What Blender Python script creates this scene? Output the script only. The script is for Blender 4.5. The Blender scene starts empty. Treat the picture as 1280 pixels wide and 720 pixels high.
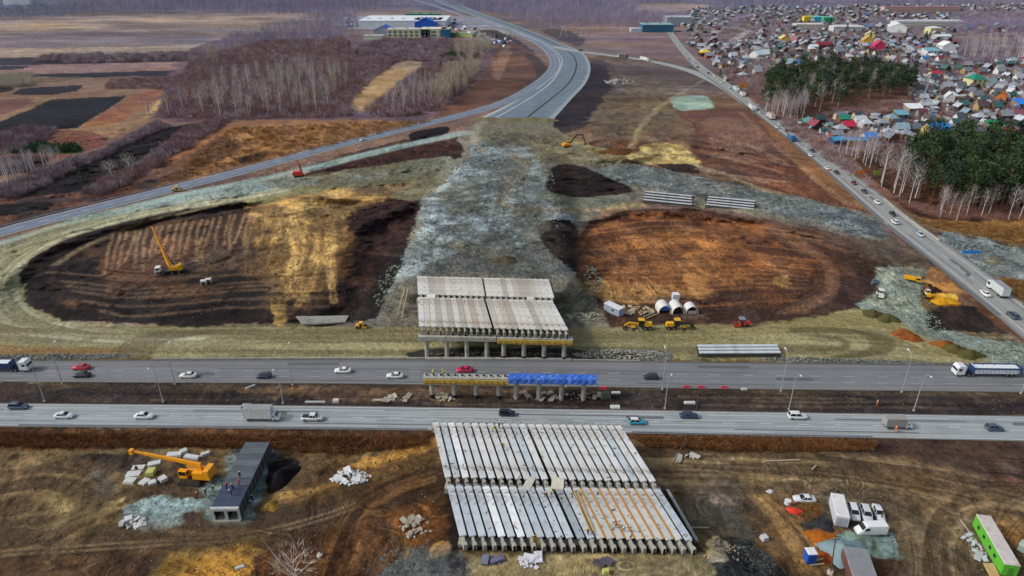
import bpy, math, random
import numpy as np
from mathutils import Vector, Matrix
R = math.radians
random.seed(11)
C = bpy.context.scene.collection
sc = bpy.context.scene

# ------------------------------------------------------------------ camera
FPX = 853.33
CAMH = 102.0
HOR = -58.0
PITCH = math.atan((360 - HOR) / FPX)
cd = bpy.data.cameras.new('camera'); cam = bpy.data.objects.new('camera', cd); C.objects.link(cam)
cd.sensor_width = 36.0; cd.lens = 36.0 * FPX / 1280.0
cd.clip_start = 1.0; cd.clip_end = 60000.0
cam.location = (0, 0, CAMH); cam.rotation_euler = (math.pi / 2 - PITCH, 0, 0)
sc.camera = cam
SP, CP = math.sin(PITCH), math.cos(PITCH)

def G(px, py, z=0.0):
    """where the sight line through a spot of the survey photo meets height z"""
    u = (px - 640) / FPX; v = (py - 360) / FPX
    t = (CAMH - z) / (SP + v * CP)
    return Vector((u * t, (CP - v * SP) * t, z))
def Garr(px, py, z):
    u = (px - 640) / FPX; v = (py - 360) / FPX
    t = (CAMH - z) / (SP + v * CP)
    return u * t, (CP - v * SP) * t
def ppm(py): return FPX * (SP + (py - 360) / FPX * CP) / CAMH

# ------------------------------------------------------------------ noise
def _hash(ix, iy, seed):
    h = (ix.astype(np.int64) * 374761393 + iy.astype(np.int64) * 668265263 + seed * 1274126177) & 0xffffffff
    h = ((h ^ (h >> 13)) * 1274126177) & 0xffffffff
    h = h ^ (h >> 16)
    return (h & 0xffff).astype(np.float32) / 65535.0
def vnoise(x, y, seed=0):
    x0 = np.floor(x); y0 = np.floor(y)
    fx = (x - x0).astype(np.float32); fy = (y - y0).astype(np.float32)
    fx = fx * fx * (3 - 2 * fx); fy = fy * fy * (3 - 2 * fy)
    a = _hash(x0, y0, seed); b = _hash(x0 + 1, y0, seed); c = _hash(x0, y0 + 1, seed); d = _hash(x0 + 1, y0 + 1, seed)
    return (a + (b - a) * fx) * (1 - fy) + (c + (d - c) * fx) * fy
def fbm(x, y, scale, octv=4, seed=0, gain=0.55):
    s = np.zeros(np.shape(x), np.float32); amp = 1.0; tot = 0.0; f = 1.0 / scale
    for o in range(octv):
        s += amp * vnoise(x * f + 17.3 * o, y * f - 9.1 * o, seed + o * 7)
        tot += amp; amp *= gain; f *= 2.03
    return s / tot            # 0..1
def sstep(a, b, x):
    t = np.clip((x - a) / (b - a), 0, 1); return t * t * (3 - 2 * t)
def lin(c):
    c = np.asarray(c, np.float64) / 255.0
    return np.where(c <= 0.04045, c / 12.92, ((c + 0.055) / 1.055) ** 2.4)
KA = 0.84
def al(r, g, b): return tuple(float(v) for v in lin((r, g, b)) * KA)

# ------------------------------------------------------------------ materials
MATS = {}
def nodes_of(m):
    m.use_nodes = True; nt = m.node_tree; nt.nodes.clear()
    out = nt.nodes.new('ShaderNodeOutputMaterial'); b = nt.nodes.new('ShaderNodeBsdfPrincipled')
    nt.links.new(b.outputs[0], out.inputs[0]); return nt, b
def mat(name, rgb, rough=0.7, metal=0.0, var=0.15, scale=1.5, bump=0.0, spec=0.5, objcol=False, dirt=None, raw=False):
    """plain procedural surface: base colour broken up with two noises"""
    if name in MATS: return MATS[name]
    m = bpy.data.materials.new(name); nt, b = nodes_of(m); N = nt.nodes; L = nt.links
    tc = N.new('ShaderNodeTexCoord'); geo = tc.outputs['Object']
    n1 = N.new('ShaderNodeTexNoise'); n1.inputs['Scale'].default_value = scale; n1.inputs['Detail'].default_value = 5
    n1.inputs['Roughness'].default_value = 0.65; L.new(geo, n1.inputs['Vector'])
    mr = N.new('ShaderNodeMapRange'); mr.inputs[1].default_value = 0.3; mr.inputs[2].default_value = 0.7
    mr.inputs[3].default_value = 1 - var; mr.inputs[4].default_value = 1 + var; L.new(n1.outputs[0], mr.inputs[0])
    mx = N.new('ShaderNodeVectorMath'); mx.operation = 'SCALE'; L.new(mr.outputs[0], mx.inputs['Scale'])
    if objcol:
        oi = N.new('ShaderNodeObjectInfo'); L.new(oi.outputs['Color'], mx.inputs[0])
    else:
        c = rgb if raw else al(*rgb); mx.inputs[0].default_value = c
    last = mx.outputs[0]
    if dirt:
        n2 = N.new('ShaderNodeTexNoise'); n2.inputs['Scale'].default_value = scale * 0.6; n2.inputs['Detail'].default_value = 8
        n2.inputs['Roughness'].default_value = 0.75; L.new(geo, n2.inputs['Vector'])
        cr = N.new('ShaderNodeMapRange'); cr.inputs[1].default_value = 0.52; cr.inputs[2].default_value = 0.66
        cr.inputs[3].default_value = 0.0; cr.inputs[4].default_value = dirt[3]; L.new(n2.outputs[0], cr.inputs[0])
        mm = N.new('ShaderNodeMix'); mm.data_type = 'RGBA'; L.new(cr.outputs[0], mm.inputs[0]); L.new(last, mm.inputs[6])
        mm.inputs[7].default_value = (*al(*dirt[:3]), 1); last = mm.outputs[2]
    L.new(last, b.inputs['Base Color'])
    b.inputs['Roughness'].default_value = rough; b.inputs['Metallic'].default_value = metal
    b.inputs['Specular IOR Level'].default_value = spec
    if bump:
        bp = N.new('ShaderNodeBump'); bp.inputs['Strength'].default_value = bump; bp.inputs['Distance'].default_value = 0.1
        L.new(n1.outputs[0], bp.inputs['Height']); L.new(bp.outputs[0], b.inputs['Normal'])
    MATS[name] = m; return m

# ------------------------------------------------------------------ mesh builder
class MB:
    def __init__(s): s.v = []; s.f = []; s.mi = []; s.M = None
    def add(s, vs, fs, mi=0):
        o = len(s.v)
        if s.M is not None: vs = [s.M @ Vector(p) for p in vs]
        s.v += [tuple(p) for p in vs]; s.f += [tuple(o + i for i in f) for f in fs]; s.mi += [mi] * len(fs); return s
    def box(s, x0, x1, y0, y1, z0, z1, mi=0, tx=0.0, ty=0.0, rot=None):
        """box; tx,ty inset of the top"""
        vs = [(x0, y0, z0), (x1, y0, z0), (x1, y1, z0), (x0, y1, z0), (x0 + tx, y0 + ty, z1), (x1 - tx, y0 + ty, z1), (x1 - tx, y1 - ty, z1), (x0 + tx, y1 - ty, z1)]
        if rot is not None:
            c = Vector(((x0 + x1) / 2, (y0 + y1) / 2, (z0 + z1) / 2)); vs = [c + rot @ (Vector(p) - c) for p in vs]
        return s.add(vs, [(0, 3, 2, 1), (4, 5, 6, 7), (0, 1, 5, 4), (1, 2, 6, 5), (2, 3, 7, 6), (3, 0, 4, 7)], mi)
    def bar(s, a, b, w, h=None, mi=0, w2=None, h2=None):
        """tapered square bar from a to b"""
        a = Vector(a); b = Vector(b); h = w if h is None else h; w2 = w if w2 is None else w2; h2 = (h if h2 is None else h2)
        d = (b - a).normalized(); up = Vector((0, 0, 1)) if abs(d.z) < 0.95 else Vector((0, 1, 0))
        sx = d.cross(up).normalized(); uy = sx.cross(d).normalized()
        vs = [a + sx * i * w / 2 + uy * j * h / 2 for i, j in ((-1, -1), (1, -1), (1, 1), (-1, 1))] + [b + sx * i * w2 / 2 + uy * j * h2 / 2 for i, j in ((-1, -1), (1, -1), (1, 1), (-1, 1))]
        return s.add(vs, [(0, 3, 2, 1), (4, 5, 6, 7), (0, 1, 5, 4), (1, 2, 6, 5), (2, 3, 7, 6), (3, 0, 4, 7)], mi)
    def cyl(s, a, b, r, r2=None, n=12, mi=0, cap=True):
        a = Vector(a); b = Vector(b); r2 = r if r2 is None else r2
        d = (b - a).normalized(); up = Vector((0, 0, 1)) if abs(d.z) < 0.9 else Vector((1, 0, 0))
        sx = d.cross(up).normalized(); uy = sx.cross(d)
        vs = [a + (sx * math.cos(t) + uy * math.sin(t)) * r for t in [2 * math.pi * i / n for i in range(n)]]
        vs += [b + (sx * math.cos(t) + uy * math.sin(t)) * r2 for t in [2 * math.pi * i / n for i in range(n)]]
        fs = [(i, (i + 1) % n, n + (i + 1) % n, n + i) for i in range(n)]
        if cap: fs += [tuple(range(n))[::-1], tuple(range(n, 2 * n))]
        return s.add(vs, fs, mi)
    def prism(s, prof, x0, x1, mi=0, axis='x', cap=True):
        """extrude a profile [(a,b)] along an axis: x -> (x,a,b); y -> (a,y,b); z -> (a,b,z)"""
        n = len(prof)
        mk = {'x': lambda t, a, b: (t, a, b), 'y': lambda t, a, b: (a, t, b), 'z': lambda t, a, b: (a, b, t)}[axis]
        vs = [mk(x0, a, b) for a, b in prof] + [mk(x1, a, b) for a, b in prof]
        fs = [(i, (i + 1) % n, n + (i + 1) % n, n + i) for i in range(n)]
        if cap: fs += [tuple(range(n))[::-1], tuple(range(n, 2 * n))]
        return s.add(vs, fs, mi)
    def loft(s, rings, mi=0, cap=True):
        n = len(rings[0]); vs = [p for r in rings for p in r]; fs = []
        for k in range(len(rings) - 1):
            fs += [(k * n + i, k * n + (i + 1) % n, (k + 1) * n + (i + 1) % n, (k + 1) * n + i) for i in range(n)]
        if cap: fs += [tuple(range(n))[::-1], tuple(range((len(rings) - 1) * n, len(rings) * n))]
        return s.add(vs, fs, mi)
    def mesh(s, name, mats, smooth=False):
        me = bpy.data.meshes.new(name); me.from_pydata(s.v, [], s.f)
        for m in (mats if isinstance(mats, (list, tuple)) else [mats]): me.materials.append(m)
        if len(me.materials) > 1: me.polygons.foreach_set('material_index', s.mi)
        if smooth: me.polygons.foreach_set('use_smooth', [True] * len(me.polygons))
        me.update(); return me
    def build(s, name, mats, parent=None, smooth=False, fix=True):
        me = s.mesh(name, mats, smooth)
        if fix and len(me.vertices) < 20000:
            import bmesh
            bm = bmesh.new(); bm.from_mesh(me); bmesh.ops.recalc_face_normals(bm, faces=bm.faces); bm.to_mesh(me); bm.free()
        o = bpy.data.objects.new(name, me); C.objects.link(o)
        if parent is not None: o.parent = parent
        return o
def tag(o, label=None, cat=None, group=None, kind=None):
    if label: o['label'] = label
    if cat: o['category'] = cat
    if group: o['group'] = group
    if kind: o['kind'] = kind
    return o
def thing(name, label, cat, loc=(0, 0, 0), rz=0.0, group=None):
    o = bpy.data.objects.new(name, None); C.objects.link(o); o.empty_display_size = 0.5
    o.location = loc; o.rotation_euler = (0, 0, rz); return tag(o, label, cat, group)
KIDS = {}
def copy_tree(o, parent=None, loc=None, rz=None, label=None, scale=None):
    c = o.copy(); C.objects.link(c)
    if parent is not None: c.parent = parent
    if loc is not None: c.location = loc
    if rz is not None: c.rotation_euler = (0, 0, rz)
    if scale is not None: c.scale = scale if hasattr(scale, '__len__') else (scale,) * 3
    if label: c['label'] = label
    kids = KIDS.get(o.name)
    if kids is None: kids = KIDS[o.name] = list(o.children)
    for ch in kids: copy_tree(ch, c)
    return c
ORD = ['first', 'second', 'third', 'fourth', 'fifth', 'sixth', 'seventh', 'eighth', 'ninth', 'tenth', 'eleventh', 'twelfth', 'thirteenth', 'fourteenth', 'fifteenth', 'sixteenth', 'seventeenth', 'eighteenth', 'nineteenth', 'twentieth', 'twenty-first', 'twenty-second', 'twenty-third', 'twenty-fourth', 'twenty-fifth', 'twenty-sixth']
# ------------------------------------------------------------------ terrain: one sheet, relief first, then soil colours
STEPX = 1.0
gx = np.arange(-150, 1431, STEPX); gy = np.concatenate([np.arange(-50, 20, 0.7), np.arange(20, 860, 1.0)])
PX, PY = np.meshgrid(gx, gy)
X0, Y0 = Garr(PX, PY, 0.0)
NY, NX = PX.shape
WX = (fbm(X0, Y0, 14, 4, 3) - .5) * 2; WY = (fbm(X0, Y0, 14, 4, 53) - .5) * 2
WX2 = (fbm(X0, Y0, 2.2, 3, 31) - .5) * 2; WY2 = (fbm(X0, Y0, 2.2, 3, 37) - .5) * 2

def wpoly(pts): return [tuple(G(x, y)[:2]) for x, y in pts]
def smooth_closed(pts, n=6):
    out = []; m = len(pts)
    for i in range(m):
        p0, p1, p2, p3 = [np.array(pts[(i + k - 1) % m], float) for k in range(4)]
        for j in range(n):
            t = j / n
            out.append(tuple(0.5 * ((2 * p1) + (-p0 + p2) * t + (2 * p0 - 5 * p1 + 4 * p2 - p3) * t * t + (-p0 + 3 * p1 - 3 * p2 + p3) * t ** 3)))
    return out
def smooth_open(pts, n=8):
    out = []; m = len(pts)
    for i in range(m - 1):
        p0 = np.array(pts[max(i - 1, 0)], float); p1 = np.array(pts[i], float); p2 = np.array(pts[i + 1], float); p3 = np.array(pts[min(i + 2, m - 1)], float)
        for j in range(n):
            t = j / n
            out.append(tuple(0.5 * ((2 * p1) + (-p0 + p2) * t + (2 * p0 - 5 * p1 + 4 * p2 - p3) * t * t + (-p0 + 3 * p1 - 3 * p2 + p3) * t ** 3)))
    out.append(tuple(np.array(pts[-1], float))); return out
def sdf(x, y, poly):
    """signed distance in metres to a closed outline, negative inside"""
    d = np.full(x.shape, 1e12); ins = np.zeros(x.shape, bool); n = len(poly)
    for i in range(n):
        ax, ay = poly[i]; bx, by = poly[(i + 1) % n]
        ex, ey = bx - ax, by - ay; wx, wy = x - ax, y - ay
        t = np.clip((wx * ex + wy * ey) / (ex * ex + ey * ey + 1e-9), 0, 1)
        dx = wx - ex * t; dy = wy - ey * t; d = np.minimum(d, dx * dx + dy * dy)
        c = (ay > y) != (by > y)
        ins ^= c & (x < (bx - ax) * (y - ay) / ((by - ay) if by != ay else 1e-9) + ax)
    d = np.sqrt(d); return np.where(ins, -d, d)
def region(pts, pad):
    xs = [p[0] for p in pts]; ys = [p[1] for p in pts]
    i0 = np.searchsorted(gy, min(ys) - pad); i1 = np.searchsorted(gy, max(ys) + pad)
    j0 = np.searchsorted(gx, min(xs) - pad * 1.6); j1 = np.searchsorted(gx, max(xs) + pad * 1.6)
    return slice(i0, i1), slice(j0, j1)
# relief
RELIEF = [  # outline, height, width of the slope, (y of the foot, y of the crest) for a ramp or None
    ([(528, 362), (700, 362), (697, 300), (692, 255), (676, 205), (655, 170), (600, 170), (578, 215), (552, 262), (535, 310)], 8.2, 13.0, (168, 262)),
    ([(572, 690), (880, 692), (925, 760), (1000, 900), (470, 900), (530, 750)], 7.2, 5.0, None),
    ([(60, 395), (40, 345), (120, 300), (290, 262), (430, 255), (480, 290), (440, 390), (250, 402)], -2.2, 9.0, None),
    ([(745, 380), (738, 300), (790, 272), (950, 285), (1075, 330), (1070, 375), (900, 396)], -2.0, 9.0, None),
]
RELIEF += [([(330, 272), (420, 246), (505, 252), (440, 290), (404, 372), (356, 392), (332, 330)], 4.0, 13.0, None), ([(1060, 290), (1104, 302), (1110, 350), (1086, 372), (1070, 330)], 1.6, 8.0, None), ([(728, 180), (790, 180), (800, 196), (740, 198)], 2.0, 12.0, None)]
FLAT = [[(-160, 404), (700, 405), (1000, 403), (1088, 388), (1240, 430), (1440, 440), (1440, 556), (1280, 553), (854, 545), (427, 539), (-160, 535)], [(-160, 346), (0, 300), (200, 247), (400, 194), (590, 146), (600, 158), (695, 158), (740, 100), (736, 60), (800, 70), (872, 98), (930, 142), (1040, 226), (1095, 272), (1165, 338), (1262, 410), (1340, 480), (1440, 560), (1440, 470), (1330, 398), (1240, 322), (1145, 262), (1070, 206), (964, 128), (900, 76), (850, 20), (560, 0), (660, 40), (690, 76), (660, 108), (590, 136), (400, 182), (200, 232), (0, 284), (-160, 322)], [(255, 545), (345, 545), (318, 668), (252, 668)], [(515, 335), (702, 335), (720, 410), (515, 410)], [(540, 540), (800, 540), (890, 700), (560, 700)]]
RP = [(smooth_closed(wpoly(p), 4), h, w, r) for p, h, w, r in RELIEF]
FP = [wpoly(f) for f in FLAT]; YS = G(640, 135)[1]
def rough(x, y):
    """hollows and humps of the trampled ground, none on graded surfaces"""
    d = np.minimum.reduce([sdf(x, y, f) for f in FP])
    return ((fbm(x, y, 17, 4, 401, .6) - .5) * 4.2 + (fbm(x, y, 4.5, 3, 411, .6) - .5) * .7) * sstep(0, 12, d) * sstep(YS, YS * .75, y)
def relief(x, y, rows=None):
    z = np.zeros(np.shape(x))
    for k, (poly, h, w, r) in enumerate(RP):
        d = sdf(x, y, poly)
        a = sstep(w, 0.0, d + 1.2 * 0)
        if r is not None:
            ya = G(640, r[0])[1]; yb = G(640, r[1])[1]; a = a * sstep(ya, yb, y)
        z = z + h * a
    return z + rough(x, y)
Zt = np.zeros(PX.shape)
for k, (poly, h, w, r) in enumerate(RP):
    pts = RELIEF[k][0]; s = region(pts, 90)
    d = sdf(X0[s], Y0[s], poly); a = sstep(w, 0.0, d)
    if r is not None: a = a * sstep(G(640, r[0])[1], G(640, r[1])[1], Y0[s])
    Zt[s] += h * a
Zt += rough(X0, Y0)
def zat(px, py):
    p = G(px, py); return float(relief(np.array([p.x]), np.array([p.y]))[0])
def at(px, py, dz=0.0):
    """ground point (relief included) seen at that spot"""
    z = zat(px, py); p = G(px, py, z); p.z = z + dz; return p
# rough ground: clods and hollows, away from the carriageways
flat = np.zeros(PX.shape)

# colours --------------------------------------------------------------
COL = np.zeros((NY, NX, 3), np.float32)
SMO = np.zeros((NY, NX), np.float32); GRV = np.zeros((NY, NX), np.float32)     # how stony the surface is
n_big = fbm(X0, Y0, 60, 4, 101); n_mid = fbm(X0, Y0, 9, 5, 111); n_fine = fbm(X0, Y0, 1.6, 4, 121)
n_str = fbm(X0, Y0 * 3.5, 40, 5, 131)    # wide streaks along the carriageways
def setc(a, rgb, alpha):
    COL[a] = COL[a] * (1 - alpha[..., None]) + lin(rgb).astype(np.float32) * alpha[..., None]
def mixc(a, rgb1, rgb2, t, alpha):
    c = lin(rgb1).astype(np.float32) * (1 - t[..., None]) + lin(rgb2).astype(np.float32) * t[..., None]
    COL[a] = COL[a] * (1 - alpha[..., None]) + c * alpha[..., None]
def paint(pts, rgb, f=1.5, warp=3.0, a=1.0, rgb2=None, stone=None, ragged=0.0, seed=0, curve=True, nz=None):
    """soil patch: outline -> edge worn by noise, two tones"""
    s = region(pts, 40 + 14 * f if max(p[1] for p in pts) > 250 else 14 + 4 * f)
    if COL[s].size == 0: return
    x = X0[s] + WX[s] * warp + WX2[s] * min(warp, 1.2); y = Y0[s] + WY[s] * warp * 1.3 + WY2[s] * min(warp, 1.2)
    poly = wpoly(pts)
    if curve: poly = smooth_closed(poly, 4)
    d = sdf(x, y, poly)
    if ragged: d = d + (n_fine[s] - .5) * ragged * 2 + (n_mid[s] - .5) * ragged * 3
    d = d + (n_mid[s] - .5) * warp * 1.5 + (n_fine[s] - .5) * 1.4
    al_ = sstep(f * .6, -f * .6, d) * a
    if rgb2 is None: setc(s, rgb, al_)
    else:
        t = sstep(0.36, 0.64, (nz if nz is not None else fbm(X0[s], Y0[s], 7, 5, 200 + seed)) )
        if nz is not None: t = t[s] if t.shape == PX.shape else t
        mixc(s, rgb, rgb2, t, al_)
    if stone is not None: GRV[s] = GRV[s] * (1 - al_) + stone * al_
def track(pts, width, rgb, a=0.8, ruts=True, warp=1.0, seed=0, streak=0.0, rgb2=None, f=None):
    """a driven line: soil pressed along a path, with ruts and streaks that follow it"""
    poly = smooth_open(wpoly(pts), 6); pad = 10 + width * 5
    s = region([(p[0], p[1]) for p in pts], pad)
    if COL[s].size == 0: return
    x = X0[s] + WX[s] * warp; y = Y0[s] + WY[s] * warp
    best = np.full(x.shape, 1e12); lat = np.zeros(x.shape); lon = np.zeros(x.shape); acc = 0.0
    for i in range(len(poly) - 1):
        ax, ay = poly[i]; bx, by = poly[i + 1]; ex, ey = bx - ax, by - ay; L = math.hypot(ex, ey) + 1e-9
        wx, wy = x - ax, y - ay; t = np.clip((wx * ex + wy * ey) / (L * L), 0, 1)
        dx = wx - ex * t; dy = wy - ey * t; dd = dx * dx + dy * dy; m = dd < best
        best = np.where(m, dd, best); lat = np.where(m, np.sign(ex * wy - ey * wx) * np.sqrt(dd), lat); lon = np.where(m, acc + t * L, lon); acc += L
    d = np.abs(lat); f = width * 0.35 if f is None else f
    al_ = sstep(width / 2 + f, width / 2 - f, d) * a
    if ruts:
        r = np.zeros(x.shape)
        for k in range(max(1, int(width / 3.2))):
            off = (k - (max(1, int(width / 3.2)) - 1) / 2) * 3.0
            for e in (-0.9, 0.9): r = np.maximum(r, np.exp(-((lat - off - e) / 0.28) ** 2))
        al_ = al_ * (0.45 + 0.55 * r)
    if streak:
        st = fbm(lon, lat * 14, 26, 4, 300 + seed) ; al_ = al_ * np.clip(1 - streak + streak * 2 * sstep(.3, .7, st), 0, 1.0)
    if rgb2 is not None:
        if a > .84: SMO[s] = np.maximum(SMO[s], al_); GRV[s] *= (1 - al_)
        st = sstep(.38, .62, fbm(lon, lat * 16, 30, 4, 320 + seed)); mixc(s, rgb, rgb2, st, al_)
    else: setc(s, rgb, al_)
# base soils by depth
farw = sstep(150, 60, PY)
base = lin((96, 78, 50)) * 1.0
COL[:] = base
mixc(slice(None), (88, 70, 46), (112, 94, 60), n_mid, np.full(PX.shape, .8, np.float32))
# ---- countryside behind, left
paint([(-160, -48), (1440, -48), (1440, 150), (1000, 300), (-160, 340)], (104, 82, 74), 4, 2, rgb2=(126, 98, 80), nz=fbm(X0, Y0, 40, 5, 7))
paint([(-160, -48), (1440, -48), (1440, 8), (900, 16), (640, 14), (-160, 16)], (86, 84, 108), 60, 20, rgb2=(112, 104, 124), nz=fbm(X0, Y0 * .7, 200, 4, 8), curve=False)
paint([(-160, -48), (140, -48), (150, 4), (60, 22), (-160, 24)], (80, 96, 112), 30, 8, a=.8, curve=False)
paint([(-160, 24), (120, 20), (330, 14), (420, 20), (330, 44), (260, 60), (-160, 76)], (120, 100, 88), 20, 15, rgb2=(164, 136, 108), nz=fbm(X0 * .5, Y0, 55, 5, 9), curve=False)
paint([(-160, 60), (250, 54), (250, 66), (-160, 76)], (158, 130, 92), 8, 10, a=.8, rgb2=(184, 152, 104))
paint([(30, 44), (240, 40), (240, 56), (-50, 60)], (104, 88, 92), 12, 12, a=.7)
paint([(-160, 84), (250, 78), (250, 88), (-160, 94)], (128, 92, 84), 3, 4, rgb2=(146, 110, 92))
paint([(-160, 75), (255, 70), (250, 76), (-160, 84)], (44, 38, 50), 2, 3)
paint([(40, 93), (246, 87), (246, 96), (230, 97), (42, 103)], (26, 25, 36), 1.5, 1.5, curve=False)
paint([(-160, 92), (40, 94), (44, 108), (-160, 130)], (110, 100, 80), 4, 6, a=.7)
paint([(100, 98), (240, 97), (225, 114), (60, 120)], (134, 102, 80), 4, 5, rgb2=(126, 86, 92))
paint([(-160, 105), (240, 100), (190, 160), (-160, 200)], (122, 92, 66), 4, 6, a=.6, rgb2=(150, 118, 72))
paint([(15, 118), (28, 110), (104, 106), (98, 114), (60, 119)], (32, 29, 40), 1.5, 2, curve=False)
paint([(-20, 128), (40, 122), (20, 138), (-20, 146)], (112, 74, 66), 3, 3)
paint([(64, 124), (158, 120), (150, 126), (126, 142), (96, 160), (62, 163), (-60, 168), (0, 152), (30, 140)], (21, 21, 29), 1.2, 1.2, rgb2=(31, 30, 38), curve=False)
paint([(160, 122), (196, 112), (205, 118), (150, 152), (120, 158), (104, 158)], (128, 76, 52), 2.5, 3, rgb2=(146, 94, 54))
track([(212, 118), (202, 126), (194, 136), (186, 146)], 6, (192, 150, 74), .9, False)
track([(186, 146), (168, 152), (120, 158), (80, 166)], 4, (150, 116, 76), .7, False)
paint([(20, 175), (60, 164), (120, 165), (130, 182), (60, 200), (20, 196)], (116, 62, 50), 3, 3, a=.9, rgb2=(100, 66, 56))
paint([(15, 184), (50, 180), (98, 184), (96, 192), (16, 192)], (44, 66, 36), 1, 1)
paint([(-160, 200), (30, 196), (60, 200), (40, 216), (-160, 224)], (48, 36, 42), 2, 3, a=.9)
paint([(236, 155), (216, 158), (196, 160), (100, 208), (-160, 300), (-160, 330), (20, 262), (120, 232), (175, 205), (214, 176)], (26, 23, 30), 1.5, 2, rgb2=(40, 34, 38), curve=False)
paint([(290, 152), (470, 149), (560, 148), (500, 165), (420, 184), (300, 210), (210, 232), (150, 244), (180, 224), (215, 195)], (132, 92, 62), 2, 3, rgb2=(156, 112, 66), nz=fbm(X0, Y0, 18, 5, 12))
paint([(215, 190), (290, 175), (300, 190), (230, 222), (190, 236), (180, 226)], (86, 58, 56), 4, 6, a=.7)
track([(290, 160), (250, 182), (190, 210), (130, 238)], 5, (146, 94, 56), .9, False)
paint([(-160, 262), (60, 244), (180, 218), (195, 236), (100, 264), (-160, 318)], (58, 44, 44), 2.5, 3, rgb2=(94, 60, 46), a=.9)
paint([(-60, 262), (60, 252), (50, 262), (-60, 276)], (20, 17, 24), 1, 1.5)
# ---- woods floor
paint([(196, 150), (205, 120), (240, 60), (330, 40), (460, 46), (620, 60), (600, 100), (540, 148), (460, 150), (290, 150)], (92, 70, 76), 4, 8, rgb2=(112, 84, 84), nz=n_mid)
paint([(250, 140), (250, 110), (330, 100), (440, 120), (430, 146)], (98, 76, 66), 5, 8, a=.6)
paint([(438, 130), (470, 96), (500, 77), (528, 78), (510, 96), (470, 132), (452, 138)], (158, 124, 72), 2, 3, rgb2=(176, 142, 88))
paint([(540, 80), (590, 76), (580, 82), (545, 86)], (168, 124, 96), 2, 3, a=.8)
paint([(440, 20), (600, 22), (640, 52), (600, 50), (560, 34), (430, 36)], (150, 150, 156), 4, 4, a=.7)   # works yard
paint([(440, 10), (520, 10), (540, 20), (440, 20)], (140, 112, 92), 20, 12, a=.7)
paint([(620, 38), (650, 52), (670, 70), (650, 60), (600, 40)], (48, 42, 54), 4, 5)
# brown cutting right of the woods
paint([(540, 146), (580, 118), (612, 84), (622, 56), (640, 52), (668, 68), (684, 82), (678, 98), (640, 120), (590, 138), (555, 150)], (110, 70, 46), 2, 3, rgb2=(88, 56, 40), nz=fbm(X0, Y0, 22, 5, 14))
paint([(616, 82), (630, 58), (640, 60), (630, 90), (620, 100)], (142, 104, 70), 3, 4, a=.7)
paint([(655, 66), (672, 72), (684, 84), (678, 98), (650, 114), (670, 92)], (58, 44, 44), 2, 3, a=.9)
# right far: fields by the wide road
paint([(690, 20), (860, 24), (850, 70), (760, 62), (700, 44)], (134, 102, 88), 8, 8, rgb2=(116, 86, 78), nz=fbm(X0, Y0, 60, 4, 15))
paint([(780, 5), (880, 5), (860, 14), (790, 14)], (168, 134, 104), 20, 15, a=.8)
paint([(676, 38), (700, 36), (730, 48), (724, 58), (700, 50)], (46, 42, 52), 5, 6, a=.8)
paint([(760, 66), (900, 84), (930, 112), (1010, 190), (1080, 252), (1110, 290), (1100, 306), (900, 258), (730, 200), (690, 170), (690, 140), (736, 74)], (94, 72, 58), 2.5, 3, rgb2=(112, 88, 66), nz=n_mid, curve=False)
paint([(738, 76), (765, 80), (776, 100), (766, 130), (745, 150), (712, 166), (690, 158), (694, 132), (722, 100)], (52, 44, 50), 2, 4, rgb2=(70, 58, 56))
paint([(760, 90), (870, 100), (880, 112), (850, 120), (770, 112)], (128, 110, 76), 5, 6, a=.7, rgb2=(96, 78, 56))
paint([(765, 82), (860, 90), (900, 106), (840, 104), (770, 92)], (84, 68, 62), 3, 5, a=.8)
paint([(760, 115), (840, 120), (850, 150), (790, 170), (740, 160)], (74, 62, 52), 4, 6, a=.8, rgb2=(104, 92, 62))
paint([(838, 122), (880, 120), (892, 130), (888, 138), (850, 137)], (140, 166, 158), 1.5, 3, rgb2=(118, 146, 140))
paint([(846, 140), (935, 138), (1000, 190), (1072, 252), (1060, 262), (960, 236), (860, 205), (870, 160)], (104, 66, 46), 2.5, 4, rgb2=(90, 60, 54), nz=fbm(X0, Y0 * 2, 16, 5, 16))
paint([(880, 150), (930, 152), (960, 190), (900, 196)], (134, 106, 88), 5, 8, a=.4)
paint([(948, 150), (985, 176), (1080, 250), (1060, 254), (990, 200)], (134, 92, 54), 2, 3, a=.7)
track([(925, 140), (965, 178), (1010, 215), (1060, 256)], 4, (150, 120, 88), .5)
paint([(780, 186), (820, 180), (852, 182), (872, 200), (868, 214), (820, 206), (785, 198)], (178, 156, 92), 2, 3, rgb2=(138, 116, 68))
paint([(732, 180), (760, 174), (800, 180), (792, 192), (750, 192)], (78, 52, 38), 2, 4, rgb2=(104, 66, 40))
paint([(820, 204), (868, 206), (872, 216), (840, 214)], (50, 38, 32), 1.5, 2)
# ---- central embankment, bluish crushed stone
paint([(598, 150), (690, 150), (712, 176), (760, 200), (800, 206), (940, 236), (1090, 268), (1112, 296), (1090, 300), (900, 262), (800, 250), (758, 262), (720, 290), (722, 345), (742, 372), (756, 410), (440, 412), (462, 372), (500, 300), (528, 250), (500, 244), (350, 230), (470, 216), (560, 190)], (112, 108, 92), 2, 3, rgb2=(128, 122, 98), stone=.5, curve=False)
paint([(582, 198), (600, 174), (650, 178), (672, 200), (680, 240), (720, 276), (700, 300), (712, 345), (520, 345), (462, 400), (470, 360), (510, 310), (530, 262), (560, 222)], (106, 122, 120), 1.5, 4, rgb2=(140, 160, 158), stone=.9, nz=fbm(X0, Y0, 9, 5, 18))
paint([(540, 235), (600, 205), (640, 222), (660, 250), (668, 300), (640, 318), (570, 322), (535, 310), (528, 280)], (146, 170, 172), 2, 6, a=.8, rgb2=(96, 106, 106), nz=fbm(X0, Y0 * 1.6, 7, 5, 19))
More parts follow.
